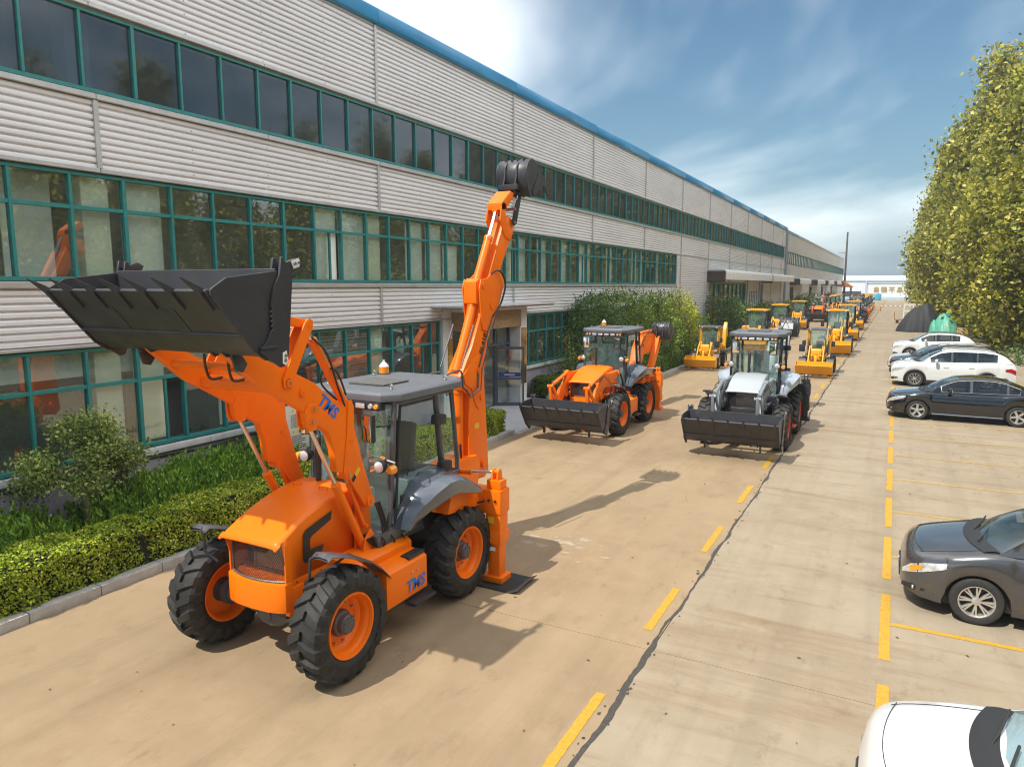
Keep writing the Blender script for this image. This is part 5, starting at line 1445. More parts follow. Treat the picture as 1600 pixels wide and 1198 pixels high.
def car(label, loc, paint, P, wheel='five', chrome=False, rails=False, cladding=False, group='cars parked side by side along the yellow line', handle=None):
    T = thing('parked_car', label, 'car', loc, 0, group)
    L, W = P['L'], P['W'] / 2
    fw, rw_, Rw = P['fw'], P['rw'], P['R']
    ra = Rw * 1.16
    top, plan = P['top'], P['plan']
    ss = sorted(set([round(v, 3) for v in list(np.linspace(0, .3, 7)) + list(np.linspace(.3, L - .3, 40)) + list(np.linspace(L - .3, L, 6))] +
                    [round(c + ra * math.cos(a), 3) for c in (fw, rw_) for a in np.linspace(0, PI, 17)]))
    def zb(s):
        z = interp([(0, .30), (.25, .22), (.6, .20), (L - .6, .22), (L - .2, .28), (L, .36)], s)
        for c in (fw, rw_):
            d = abs(s - c)
            if d < ra: z = max(z, Rw + math.sqrt(max(0, ra * ra - d * d)) - .02)
        return z
    fr = [0, .10, .30, .52, .70, .84, .94, 1.0]
    wf = [.965, .99, 1.0, 1.0, .99, .965, .93, .86]
    def sect(s):
        b, t = zb(s), interp(top, s); h = W * interp(plan, s)
        inn = [(1, 0), (0, 0)]
        half = []
        base_b = .22
        for f_, w_ in zip(fr, wf):
            z0 = base_b + (t - base_b) * f_
            z = max(z0, b + (t - b) * f_ * .999) if b > base_b + .1 else b + (t - b) * f_
            bulge = 0
            half.append((h * w_ + bulge, z))
        cr = P.get('crown', .035)
        half += [(h * .6, t + cr * .55), (h * .3, t + cr * .9), (0, t + cr)]
        return [(s, -y, z) for y, z in half] + [(s, y, z) for y, z in half[-2::-1]]
    rows = [sect(s) for s in ss]
    m = MB().grid(rows); n = len(rows[0])
    m.add(rows[0], [tuple(range(n))[::-1]]); m.add(rows[-1], [tuple(range(n))])
    body = m.build('body', paint, T, angle=42)
    MB().box(.25, L - .25, -W * .80, W * .80, .18, .60).build('underbody', 'car_trim', T, angle=0)
    # wheels and arch liners
    for c in (fw, rw_):
        for s in (-1, 1):
            alloy_wheel(T, (c, s * (W - .125), Rw), s, Rw, wheel)
            if cladding:
                MB().tube([(c + ra * math.cos(a), s * (W * interp(plan, c + ra * math.cos(a)) + .004), Rw - .02 + ra * math.sin(a)) for a in np.linspace(-.25, PI + .25, 21)], .035, 8).build('arch_cladding', 'car_trim', T)
    if cladding:
        for s in (-1, 1):
            MB().box(fw + ra, rw_ - ra, *sorted((s * W * .93, s * (W + .006))), .19, .34).build('sill_cladding', 'car_trim', T, bevel=.02)
    # greenhouse
    w0, r0, r1, w1, zr, hwr = P['gh']
    def zc(s): return interp(P['roof'], s)
    gs = sorted(set([round(v, 3) for v in np.linspace(w0, w1, 44)] + [round(v, 3) for v in P['cuts']]))
    grid = []
    for s in gs:
        t = interp(top, s) - .012; z = max(t + .004, zc(s)); k = (z - t) / max(.05, zr - interp(top, (r0 + r1) / 2))
        k = min(1, k)
        bw = W * interp(plan, s) * .905
        yt = bw - (bw - hwr) * k
        cr = .035 * min(1, k * 1.5)
        half = [(bw, t), (bw + (yt - bw) * .10, t + (z - t) * .10), (bw + (yt - bw) * .86, t + (z - t) * .86), (yt + (.012 if k > .1 else 0), t + (z - t) * .95), (yt - .055 * min(1, k * 2), z - .002), (yt * .6, z + cr * .6), (0, z + cr)]
        def bow(y): return s - .20 * (1 - (y / bw) ** 2) * (1 - smooth_step(w0 + .2, r0 + .35, s)) + .12 * (1 - (y / bw) ** 2) * smooth_step(r1 - .2, w1, s)
        grid.append([(bow(y), -y, zz_) for y, zz_ in half] + [(bow(y), y, zz_) for y, zz_ in half[-2::-1]])
    parts = {}
    nn = len(grid[0])
    for i in range(len(gs) - 1):
        sm = (gs[i] + gs[i + 1]) / 2
        for j in range(nn - 1):
            jj = j if j < 6 else nn - 2 - j
            sd = -1 if j < 6 else 1
            key = 'cabin'
            if jj == 1:
                for wi, (a, b) in enumerate(P['win']):
                    if a < sm < b: key = ('side_window', wi, sd)
                if key == 'cabin' and P['win'][0][0] < sm < P['win'][-1][1]: key = 'window_pillar'
            if jj >= 4:
                if sm < r0: key = 'windscreen'
                elif sm > r1: key = 'rear_window'
                elif P.get('glassroof') and r0 + .1 < sm < r1 - .2 and jj >= 5: key = 'sunroof'
                else: key = 'roof'
            parts.setdefault(key, []).append([grid[i][j], grid[i][j + 1], grid[i + 1][j + 1], grid[i + 1][j]])
    for key, qs in parts.items():
        m = MB()
        for q in qs: m.add(q, [(0, 1, 2, 3)])
        nm = key if isinstance(key, str) else key[0]
        mt = {'cabin': paint, 'roof': paint, 'window_pillar': 'car_trim', 'windscreen': 'car_windscreen', 'rear_window': 'car_glass', 'side_window': 'car_glass', 'sunroof': 'car_glass'}[nm]
        m.build(nm, mt, T, weld=True, angle=50)
    MB().box(w0 + .5, w1 - .35, -W * .72, W * .72, .5, interp(top, (r0 + r1) / 2) - .06).build('interior', 'interior_dark', T, angle=0)
    MB().box(w0 + .28, w0 + .62, -W * .78, W * .78, .75, interp(top, w0 + .4) + .03).build('dashboard', 'car_trim', T, bevel=.03)
    for s in (-1, 1):
        for sx in ((r0 + .45), (r0 + 1.3)):
            MB().obox((sx, s * W * .4, interp(top, sx) + .12), (.13, .44, .6), Matrix.Rotation(R(14), 3, 'Y')).build('seat', 'seat_black', T, bevel=.05)
    # cowl and wipers
    m = MB()
    cr_ = P.get('crown', .035)
    rows_ = []
    for q in np.linspace(0, 1, 5):
        rr_ = []
        for y in np.linspace(-W * .86, W * .86, 21):
            sx = w0 - .14 - .20 * (1 - (y / (W * .905)) ** 2) + .20 * q
            u_ = abs(y) / W
            rr_.append((sx, y, interp(top, sx) + cr_ * max(0, 1 - (u_ / .86) ** 2) + .010 + .012 * math.sin(PI * q)))
        rows_.append(rr_)
    MB().grid(rows_).build('cowl', 'car_trim', T)
    for y in (-W * .78, W * .78):
        MB().tube([(s_, y * (interp(plan, s_) ** 1.0), interp(top, s_) + cr_ * .18 + .002) for s_ in np.linspace(.22, w0 - .12, 10)], .004, 4).build('bonnet_gap', 'car_trim', T)
    MB().tube([(.16 + .0 * y + .10 * (y / W) ** 2, y * .72, interp(top, .16 + .10 * (y / W) ** 2) + cr_ * (1 - (y * .72 / W / .9) ** 2) * .95 + .002) for y in np.linspace(-W, W, 13)], .004, 4).build('bonnet_gap', 'car_trim', T)
    for y0, y1 in ((-.45, .1), (.1, .62)):
        MB().tube([(w0 - .20, y0, interp(top, w0) + .035), (w0 - .10, (y0 + y1) / 2, interp(top, w0) + .075), (w0 - .02, y1, interp(top, w0) + .10)], .012, 5).build('wiper', 'car_trim', T)
    # patches laid on the skin: lamps, shut lines
    def skin(s, f_, sd, out_=.004):
        t = interp(top, s); b = max(.22, zb(s) if zb(s) > .5 else .22); h = W * interp(plan, s)
        zz_ = .22 + (t - .22) * f_
        return (s - out_ * (1.2 if s < .35 else 0) + out_ * (1.2 if s > L - .35 else 0), sd * (h * float(np.interp(f_, fr, wf)) + out_), zz_)
    def patch(name, mt, poly, sd, out_=.006):
        """poly: list of (s, f_low, f_high)"""
        rows_ = [[skin(s, f0 + (f1 - f0) * u, sd, out_) for u in (0, .33, .66, 1)] for s, f0, f1 in poly]
        return MB().grid(rows_).build(name, mt, T, angle=60)
    for sd in (-1, 1):
        patch('headlight', 'headlamp', [(s, a, b) for s, a, b in P['lamp']], sd, .010)
        s0_, a_, b_ = P['lamp'][len(P['lamp']) // 2]
        if P.get('amber'): patch('indicator_lens', 'lamp_amber', [(P['lamp'][1][0], P['lamp'][1][1] + .03, P['lamp'][1][2] - .04), (P['lamp'][2][0] - .02, P['lamp'][2][1] + .06, P['lamp'][2][2] - .05)], sd, .014)
        patch('tail_light', 'lamp_red', [(L - .40, .66, .76), (L - .2, .62, .80), (L - .02, .60, .82)], sd, .010)
        patch('fog_recess', 'car_trim', [(.03, .12, .26), (.14, .13, .28), (.30, .17, .22)], sd, .008)
        MB().lathe([(.0001, 0), (.03, 0), (.034, .02)], c=(skin(.16, .2, sd)[0] - .012, skin(.16, .2, sd)[1] - .01 * sd, skin(.16, .2, sd)[2]), axis='x', n=12).build('fog_light', 'lamp_clear', T)
        for s in P['doors']:
            MB().tube([skin(s + dx, f_, sd, .0005) for f_, dx in ((.02, .02), (.3, 0), (.7, 0), (.97, .03))], .0035, 4).build('shut_line', 'car_trim', T)
        MB().tube([skin(s, .06, sd, .001) for s in np.linspace(P['doors'][0], P['doors'][-1], 8)], .004, 4).build('shut_line', 'car_trim', T)
        for s in P['handles']:
            MB().tube([skin(s - .1, .80, sd, .004), skin(s - .07, .805, sd, .028), skin(s + .07, .81, sd, .028), skin(s + .1, .81, sd, .004)], .011, 6).build('door_handle', handle or paint, T)
        mx_, mz = w0 + .55, interp(top, w0 + .5)
        k = MB().obox((mx_, sd * (W + .10), mz + .10), (.13, .21, .15), Matrix.Rotation(R(10 * sd), 3, 'Z')).build('door_mirror', paint, T, bevel=.05)
        MB().obox((mx_ + .068, sd * (W + .10), mz + .10), (.008, .16, .11), Matrix.Rotation(R(10 * sd), 3, 'Z')).build('mirror_glass', 'mirror', k, angle=0)
        MB().obox((mx_ + .02, sd * (W - .02), mz + .05), (.07, .12, .04)).build('mirror_foot', 'car_trim', k, bevel=.01)
        if chrome:
            a, b = P['win'][0][0], P['win'][-1][1]
            lo = []; hi = []
            for s, row in zip(gs, grid):
                if a - .02 <= s <= b + .02:
                    r_ = row if sd < 0 else row[::-1]
                    lo.append(Vector(r_[1]) + Vector((0, sd * .006, 0))); hi.append(Vector(r_[2]) + Vector((0, sd * .006, 0)))
            MB().tube(lo + hi[::-1] + lo[:1], .011, 5).build('window_trim', 'chrome', T)
            MB().tube([skin(s, .04, sd, .006) for s in np.linspace(fw + ra + .05, rw_ - ra - .02, 6)], .016, 5).build('sill_trim', 'chrome', T)
        if rails:
            rp = []
            for s, row in zip(gs, grid):
                if r0 + .05 <= s <= r1 - .05:
                    r_ = row if sd < 0 else row[::-1]
                    rp.append(Vector(r_[4]) + Vector((0, 0, .045)))
            rp = [rp[0] - Vector((.05, 0, .05))] + rp + [rp[-1] + Vector((.05, 0, -.05))]
            MB().tube(rp, .017, 6).build('roof_rail', 'bare_steel' if rails != 'black' else 'car_trim', T)
    # grille, plate
    zt = interp(top, 0)
    hwn = W * interp(plan, 0)
    MB().box(-.016, .02, -hwn * .62, hwn * .62, zt - .15, zt - .03).build('grille', 'car_trim', T, bevel=.02)
    for k in range(3): MB().box(-.022, -.01, -hwn * .58, hwn * .58, zt - .13 + k * .035, zt - .118 + k * .035).build('grille_bar', 'chrome' if chrome else 'grey_steel', T, angle=0)
    MB().cyl((-.026, 0, zt - .085), (-.015, 0, zt - .085), .055, n=20).build('badge', 'chrome', T)
    MB().box(-.014, .02, -hwn * .7, hwn * .7, .30, .40).build('lower_intake', 'car_trim', T, bevel=.02)
    return T
SEDAN = dict(L=4.80, W=1.82, R=.325, fw=.93, rw=3.74, crown=.04,
    top=[(0, .56), (.03, .66), (.09, .74), (.25, .81), (.7, .885), (1.30, .965), (2.2, .96), (3.2, .98), (4.0, 1.03), (4.5, 1.04), (4.74, 1.0), (4.8, .90)],
    plan=[(0, .46), (.03, .62), (.10, .77), (.28, .91), (.7, .985), (1.5, 1.0), (3.2, 1.0), (4.1, .97), (4.6, .87), (4.8, .74)],
    gh=(1.28, 2.12, 3.25, 4.22, 1.46, .56), roof=[(1.28, .96), (1.55, 1.14), (1.85, 1.31), (2.12, 1.42), (2.6, 1.47), (3.0, 1.46), (3.3, 1.41), (3.7, 1.25), (4.22, 1.03)],
    cuts=(1.62, 2.40, 2.48, 3.40, 3.46, 3.76, 2.12, 3.25), win=((1.62, 2.40), (2.48, 3.40), (3.46, 3.76)), doors=(1.36, 2.45, 3.42), handles=(2.22, 3.2),
    lamp=[(.02, .66, .76), (.10, .64, .84), (.25, .67, .88), (.45, .74, .90), (.62, .84, .90)])
HATCH = dict(SEDAN, amber=True, L=4.45, R=.32, fw=.90, rw=3.55,
    top=[(0, .54), (.03, .64), (.09, .73), (.22, .81), (.6, .90), (1.15, 1.0), (2.2, 1.0), (3.2, 1.02), (4.0, 1.06), (4.4, 1.02), (4.45, .92)],
    plan=[(0, .44), (.03, .60), (.09, .74), (.25, .89), (.65, .985), (1.5, 1.0), (3.2, 1.0), (4.0, .96), (4.45, .82)],
    gh=(1.10, 2.0, 3.6, 4.35, 1.49, .55), roof=[(1.10, .99), (1.4, 1.18), (1.7, 1.34), (2.0, 1.45), (2.5, 1.50), (3.2, 1.48), (3.7, 1.42), (4.0, 1.3), (4.35, 1.05)],
    cuts=(1.5, 2.30, 2.38, 3.3, 3.36, 3.9, 2.0, 3.6), win=((1.5, 2.30), (2.38, 3.30), (3.36, 3.9)), doors=(1.42, 2.35, 3.3), handles=(2.1, 3.1),
    lamp=[(.03, .60, .72), (.12, .58, .80), (.28, .62, .82), (.48, .70, .83), (.66, .79, .83)])
SUV = dict(SEDAN, L=4.70, W=1.88, R=.36, fw=.95, rw=3.65, crown=.05,
    top=[(0, .80), (.05, .90), (.2, .97), (.7, 1.05), (1.22, 1.12), (2.2, 1.10), (3.2, 1.13), (4.1, 1.18), (4.6, 1.16), (4.70, 1.02)],
    plan=[(0, .74), (.10, .86), (.28, .94), (.65, .99), (1.5, 1.0), (3.4, 1.0), (4.2, .97), (4.7, .86)],
    gh=(1.2, 2.0, 3.95, 4.62, 1.66, .58), roof=[(1.2, 1.11), (1.5, 1.31), (1.8, 1.50), (2.0, 1.60), (2.5, 1.675), (3.3, 1.67), (3.9, 1.61), (4.2, 1.5), (4.62, 1.16)],
    cuts=(1.55, 2.30, 2.38, 3.25, 3.31, 4.0, 2.0, 3.95), win=((1.55, 2.30), (2.38, 3.25), (3.31, 4.0)), doors=(1.38, 2.35, 3.28), handles=(2.14, 3.08),
    lamp=[(.03, .62, .74), (.12, .61, .80), (.28, .65, .81), (.48, .72, .82), (.62, .79, .82)])
car('black sedan with chrome window trim parked beside the white cars', (-.03, 28.2, 0), 'car_black', SEDAN, 'five', chrome=True)
car('dark grey metallic hatchback with silver multi spoke wheels, second nearest car', (.32, 11.72, 0), 'car_grey', HATCH, 'double')
car('white car at the bottom right, hood and windscreen only in view', (-.02, 6.02, 0), 'car_white', dict(SEDAN, gh=(1.08, 2.0, 3.25, 4.22, 1.46, .56), roof=[(1.08, .96), (1.4, 1.14), (1.75, 1.31), (2.0, 1.42), (2.6, 1.47), (3.0, 1.46), (3.3, 1.41), (3.7, 1.25), (4.22, 1.03)],
    top=[(0, .58), (.03, .70), (.09, .80), (.2, .86), (.6, .93), (1.10, .98), (2.2, .97), (3.2, .98), (4.0, 1.03), (4.5, 1.04), (4.74, 1.0), (4.8, .90)]), 'ten')
car('white sport utility car with roof rails next to the black sedan', (.05, 37.3, 0), 'car_white', SUV, 'ten', rails=True, cladding=True)
car('dark sport utility car squeezed between two white cars', (-.02, 40.1, 0), 'car_dark', SUV, 'ten', rails=True)
car('white sedan with only its nose and screen showing behind the dark car', (-.12, 42.8, 0), 'car_white', SEDAN, 'five')
car('white compact crossover with black wheel arches, farthest parked car', (.06, 50.9, 0), 'car_white', dict(SUV, L=4.35, rw=3.5, R=.345, gh=(1.2, 1.95, 3.7, 4.28, 1.60, .56), roof=[(1.2, 1.11), (1.5, 1.29), (1.8, 1.46), (2.0, 1.55), (2.5, 1.61), (3.1, 1.59), (3.6, 1.53), (3.95, 1.4), (4.28, 1.15)],
    top=[(0, .80), (.05, .90), (.2, .96), (.7, 1.03), (1.22, 1.10), (2.2, 1.08), (3.2, 1.12), (3.9, 1.17), (4.28, 1.14), (4.35, 1.0)],
    plan=[(0, .74), (.10, .86), (.28, .94), (.65, .99), (1.5, 1.0), (3.2, 1.0), (3.9, .97), (4.35, .84)], cuts=(1.55, 2.25, 2.33, 3.1, 3.16, 3.55, 1.95, 3.7), win=((1.55, 2.25), (2.33, 3.1), (3.16, 3.55))), 'five', cladding=True, rails='black')
# ================================================================ yellow wheel loaders
TYL = tyre_mesh(0.53, 0.36, 0.27, 18, .03); TYL.materials.append(M['rubber'])
def wheel_loader(label, loc, roofmat, taper, grp, sc=1.0, guard=False, digger=False):
    T = thing('wheel_loader', label, 'loader', loc, 0, grp)
    T.scale = (sc, sc, sc)
    rm = rim_of('paint_yellow', .27, .36)
    Y = 'paint_yellow'
    for x, y in ((.80, 0), (-.80, 0), (.80, 2.0), (-.80, 2.0)):
        make_wheel(T, (x, y, .525), x > 0, TYL, rm, Y, .27)
    m = MB(); m.cyl((-.7, 0, .53), (.7, 0, .53), .09, n=12); m.build('axle', 'black_steel', T)
    m = MB(); m.cyl((-.7, 2, .53), (.7, 2, .53), .09, n=12); m.build('axle', 'black_steel', T)
    MB().box(-.42, .42, -.35, .75, .5, 1.0).build('front_frame', Y, T, bevel=.02)
    MB().box(-.45, .45, .8, 3.0, .5, 1.0).build('rear_frame', 'black_steel', T, bevel=.02)
    for s in (-1, 1):
        pr = [(-.55, .85), (-.42, 1.06), (-.1, 1.14), (.3, 1.10), (.55, .95)]
        rows = [[(s * (.60 + .42 * u), y, z) for u in (0, .5, 1)] + [(s * (.60 + .42 * u), y, z - .03) for u in (1, .5, 0)] for y, z in pr]
        MB().grid(rows, True).build('front_mudguard', 'black_plastic', T)
        MB().prism([(1.5, 1.0), (1.55, 1.15), (2.5, 1.15), (2.6, 1.0)], s * .6, s * 1.0).build('rear_mudguard', 'black_plastic', T, bevel=.03)
        # tower, arm, ram
        MB().prism([(-.35, .9), (-.25, 1.5), (-.1, 1.86), (.12, 1.86), (.35, 1.4), (.4, .9)], s * .30, s * .35).build('loader_tower', Y, T, bevel=.012)
        MB().prism([(.05, 1.82), (.12, 1.68), (-.45, 1.28), (-1.0, .62), (-1.35, .36), (-1.42, .48), (-1.05, .82), (-.55, 1.5), (-.1, 1.86)], s * .38, s * .45).build('lift_arm', Y, T, bevel=.012)
        hydraulic(T, (s * .24, .2, 1.0), (s * .24, -.62, 1.28), .75, .05, Y)
        MB().tube([(s * .2, -.1, 1.7), (s * .15, -.35, 1.5), (s * .2, -.5, 1.2)], .02, 6, 4).build('hydraulic_hose', 'hose', T)
    MB().prism([(-.85, 1.25), (-.75, 1.30), (-.35, 1.05), (-.6, .8), (-.95, .9)], -.08, .08).build('rocker', Y, T, bevel=.012)
    hydraulic(T, (0, .1, 1.62), (0, -.72, 1.22), .7, .055, Y)
    MB().prism([(-.50, 1.0), (-.42, 1.62), (-.32, 1.70), (-.28, 1.0)], -.29, .29).build('front_cowl', Y, T, bevel=.02)
    for x in (-.16, 0, .16): MB().box(x - .03, x + .03, -.515, -.46, 1.06, 1.5).build('cowl_rib', Y, T, bevel=.01)
    p = (-.9, .85); MB().cyl((-.4, *p), (.4, *p), .06, n=14).build('cross_tube', Y, T)
    # bucket, rolled back
    hw = 1.03
    sh = [(-1.95, .78), (-1.62, .28), (-1.50, .20), (-1.36, .22), (-1.27, .34), (-1.22, .98)]
    inn = [(-1.25, .98), (-1.30, .36), (-1.38, .25), (-1.49, .235), (-1.60, .30), (-1.93, .80)]
    b = MB().prism(sh + inn, -hw, hw).build('bucket', Y, T, bevel=.006, seg=1)
    for s in (-1, 1):
        MB().prism([(-1.95, .78), (-1.62, .28), (-1.50, .20), (-1.36, .22), (-1.27, .34), (-1.22, .98), (-1.45, .98)], s * hw, s * (hw + .02)).build('side_plate', Y, b, bevel=.004, seg=1)
        MB().cyl((s * .9, -1.6, .2), (s * .9, -1.5, .16), .05, n=8).build('skid', 'black_steel', b)
    MB().prism([(-1.97, .80), (-1.86, .62), (-1.88, .60), (-2.0, .78)], -hw, hw).build('cutting_edge', Y, b, bevel=.003, seg=1)
    for x in np.linspace(-.8, .8, 4): MB().box(x - .02, x + .02, -1.985, -1.90, .72, .80).build('tooth_seat', 'grey_steel', b, angle=0)
    # cab
    y0, y1, zl, zu = .85, 1.95, 1.0, 2.80
    bl = .62; bt = .62; fl = .42 if taper else .56
    m = MB()
    for s in (-1, 1):
        m.tube([(s * (fl + .04), y0 - .02, 1.15), (s * .58, y0 + .02, 1.9), (s * .60, y0 + .12, zu)], .04, 8)
        m.tube([(s * bl, 1.5, zl), (s * bt, 1.5, zu)], .035, 8); m.tube([(s * bl, y1, zl), (s * bt, y1 - .05, zu)], .04, 8)
        m.tube([(s * .58, y0, 1.1), (s * bl, y1, 1.1)], .04, 8)
    m.tube([(-.6, y0 + .12, zu), (.6, y0 + .12, zu)], .035, 8); m.tube([(-.58, y0, 1.1), (.58, y0, 1.1)], .04, 8); m.tube([(-bt, y1 - .05, zu), (bt, y1 - .05, zu)], .035, 8); m.tube([(-bl, y1, 1.1), (bl, y1, 1.1)], .04, 8)
    m.build('cab_frame', 'black_steel' if not guard else Y, T, angle=50)
    pane(T, [(-fl, y0 - .03, 1.2), (fl, y0 - .03, 1.2), (.57, y0 + .10, zu - .03), (-.57, y0 + .10, zu - .03)], 'cab_windscreen', 'windscreen')
    for s in (-1, 1):
        pane(T, [(s * .6, y0 + .03, 1.15), (s * .62, 1.48, 1.15), (s * .62, 1.48, zu), (s * .6, y0 + .14, zu)], 'cab_glass', 'door_glass')
        pane(T, [(s * .62, 1.52, 1.15), (s * .62, y1 - .03, 1.15), (s * .62, y1 - .05, zu), (s * .62, 1.52, zu)], 'cab_glass', 'side_glass')
        MB().box(*sorted((s * .56, s * .64)), y0 + .05, y1, .95, 1.14).build('cab_side_panel', Y if not taper else 'black_steel', T, bevel=.015)
        mr = MB().obox((s * .86, y0 - .12, 1.95), (.22, .08, .34)).build('mirror', 'black_plastic', T, bevel=.03)
        MB().tube([(s * .6, y0 + .05, 2.2), (s * .82, y0 - .1, 2.15), (s * .85, y0 - .1, 2.0)], .012, 5).build('mirror_arm', 'black_steel', T)
        l = MB().lathe([(.0001, -.04), (.05, -.035), (.06, 0), (.04, .05)], c=(s * .52, y0 - .06, zu + .02), axis='y', n=14).build('roof_light', 'lamp_clear', T)
        MB().lathe([(.0001, -.05), (.07, -.045), (.085, 0), (.05, .06)], c=(s * .72, -.2, 1.28), axis='y', n=14).build('headlight', 'lamp_clear', T)
        MB().tube([(s * .35, 0, 1.2), (s * .72, -.15, 1.2)], .025, 6).build('headlight_bracket', Y, T)
    pane(T, [(-.58, y1, 1.2), (.58, y1, 1.2), (.58, y1 - .05, zu), (-.58, y1 - .05, zu)], 'cab_glass', 'rear_glass')
    if taper:
        for s in (-1, 1): MB().prism([(s * .60, zu - .5), (s * .62, 1.1), (s * .36, 1.1)], y0 - .045, y0 - .02, 'y').build('screen_corner_panel', 'black_steel', T, angle=0)
    MB().box(-.70, .70, y0 - .08, y1 + .1, zu, zu + .10).build('roof', roofmat, T, bevel=.03)
    MB().box(-.35, .35, y0 + .2, y1 - .2, zu + .10, zu + .13).build('roof_cover', roofmat, T, bevel=.02)
    MB().box(-.22, .22, 1.45, 1.8, 1.1, 1.5).build('seat', 'seat_black', T, bevel=.05)
    MB().box(-.22, .22, 1.75, 1.87, 1.5, 2.05).build('seat_back', 'seat_black', T, bevel=.05)
    MB().tube([(0, 1.05, 1.1), (0, 1.15, 1.6), (0, 1.25, 1.68)], [.06, .04, .16], 10).build('steering_column', 'black_plastic', T)
    MB().box(-.55, .55, y0, y0 + .12, 1.0, 1.22).build('cab_front_panel', Y, T, bevel=.02)
    # engine hood
    MB().prism([(1.98, 1.0), (1.98, 1.72), (2.7, 1.66), (3.05, 1.5), (3.1, .7), (2.6, .7)], -.52, .52).build('engine_hood', Y, T, bevel=.05)
    MB().cyl((.3, 2.3, 1.65), (.3, 2.3, 2.2), .04, n=10).build('exhaust_pipe', 'black_steel', T)
    if guard:
        for s in (-1, 1): MB().tube([(s * .66, y0 + .1, 1.0), (s * .68, y0 + .14, 2.75), (s * .68, y1, 2.78)], .04, 8).build('guard_rail', Y, T)
        MB().obox((-.95 if not digger else .62, y0 - .25, 1.65), (.36, .2, .46), Matrix.Rotation(R(8), 3, 'Z')).build('covered_mirror', 'black_plastic', T, bevel=.06)
    if digger:
        MB().prism([(2.9, .8), (3.2, .8), (3.4, 2.4), (3.7, 3.0), (3.5, 3.1), (3.1, 2.5)], .45, .70).build('digging_boom', Y, T, bevel=.02)
        MB().prism([(3.5, 3.05), (3.75, 3.0), (3.9, 2.1), (3.75, 2.0)], .47, .68).build('digging_dipper', Y, T, bevel=.02)
    else:
        MB().box(-.4, .4, 3.05, 3.3, .6, 1.0).build('counterweight', Y, T, bevel=.06)
    return T
GW = 'yellow loaders lined up in two columns'
wheel_loader('small yellow loader with dark roof and tapered windscreen, right column beside the silver backhoe', (-3.3, 38.75, 0), 'roof_grey', True, GW, .80, guard=True)
wheel_loader('small yellow loader with dark roof by the far hedge, first in the left column', (-8.95, 39.2, 0), 'roof_grey', False, GW, .78, guard=True, digger=True)
base = wheel_loader('yellow wheel loader with yellow roof, second in the right column', (-3.32, 51.2, 0), 'paint_yellow', False, GW)
FARG = 'distant yellow loaders at the end of the columns'
spots = [(-3.5, 65.2, 'yellow wheel loader with yellow roof, third in the right column', GW), (-3.72, 81.3, 'yellow wheel loader with yellow roof, fourth in the right column', GW),
         (-8.2, 49.6, 'yellow wheel loader seen over the silver backhoe roof, second in the left column', GW), (-8.65, 63.8, 'yellow wheel loader, third in the left column', GW), (-8.85, 79.4, 'yellow wheel loader just ahead of the far orange backhoe', GW)]
far = [(-8.9, 112), (-8.9, 122), (-9.0, 132), (-9.0, 143), (-4.15, 106), (-4.2, 115), (-4.3, 124), (-4.3, 134), (-4.4, 146), (-4.5, 158)]
for x, y, lb, g in spots + [(x, y, 'distant yellow roofed loader, %s behind the far orange backhoe of the %s column' % (('first', 'second', 'third', 'last')[i] if i < 4 else ('first', 'second', 'third', 'fourth', 'fifth', 'last')[i - 4], 'left' if i < 4 else 'right'), FARG) for i, (x, y) in enumerate(far)]:
    c = copy_tree(base); c.location = (x, y, 0); c['label'] = lb; c['group'] = g
backhoe('backhoe_loader', 'far orange backhoe loader behind the fourth yellow loader of the right column', (-4.15, 96.0, 0), dict(ORANGE2, boom_h=.4, rim='paint_orange'), False, 'fold', GRP, logo=False)
# ================================================================ vegetation
nr = np.random.default_rng(11)
def quads_mesh(name, V, F4, material):
    """V (n,3), F4 (m,4) -> mesh, fast"""
    me = bpy.data.meshes.new(name)
    me.vertices.add(len(V)); me.vertices.foreach_set('co', np.asarray(V, np.float32).ravel())
    m = len(F4)
    me.loops.add(m * 4); me.loops.foreach_set('vertex_index', np.asarray(F4, np.int32).ravel())
    me.polygons.add(m); me.polygons.foreach_set('loop_start', np.arange(0, 4 * m, 4, dtype=np.int32))
    me.polygons.foreach_set('loop_total', np.full(m, 4, np.int32))
    me.update(calc_edges=True)
    me.materials.append(M[material])
    return me
def leaf_quads(P, size, out=None, droop=0.0, aspect=0.62, flat=0.55):
    """one folded-diamond leaf per point; out = preferred facing direction"""
    n = len(P)
    nrm = nr.normal(size=(n, 3))
    if out is not None: nrm = nrm * flat + out
    nrm /= np.linalg.norm(nrm, axis=1, keepdims=True) + 1e-9
    a = nr.normal(size=(n, 3)); a[:, 2] -= droop
    u = a - nrm * (a * nrm).sum(1, keepdims=True); u /= np.linalg.norm(u, axis=1, keepdims=True) + 1e-9
    v = np.cross(nrm, u)
    s = (size * nr.uniform(.6, 1.35, n))[:, None]
    lift = nrm * s * .12
    c = np.stack([P - u * s * .5, P + v * s * aspect * .5 + lift, P + u * s * .5, P - v * s * aspect * .5 + lift], 1)
    return c.reshape(-1, 3), np.arange(n * 4).reshape(-1, 4)
def lumps_cloud(lumps, n, shell=0.55):
    """points in the outer part of a union of ellipsoids; returns points and outward dirs"""
    vol = np.array([l[3] * l[4] * l[5] for l in lumps]) ** .67
    pick = nr.choice(len(lumps), n, p=vol / vol.sum())
    L = np.array(lumps)[pick]
    d = nr.normal(size=(n, 3)); d /= np.linalg.norm(d, axis=1, keepdims=True)
    r = shell + (1.06 - shell) * nr.uniform(0, 1, n) ** .6
    P = L[:, :3] + d * L[:, 3:6] * r[:, None]
    # drop points buried in another lump
    keep = np.ones(n, bool)
    for l in lumps:
        q = (P - np.array(l[:3])) / np.array(l[3:6])
        keep &= ~(((q ** 2).sum(1) < (shell * .9) ** 2))
    return P[keep], d[keep]
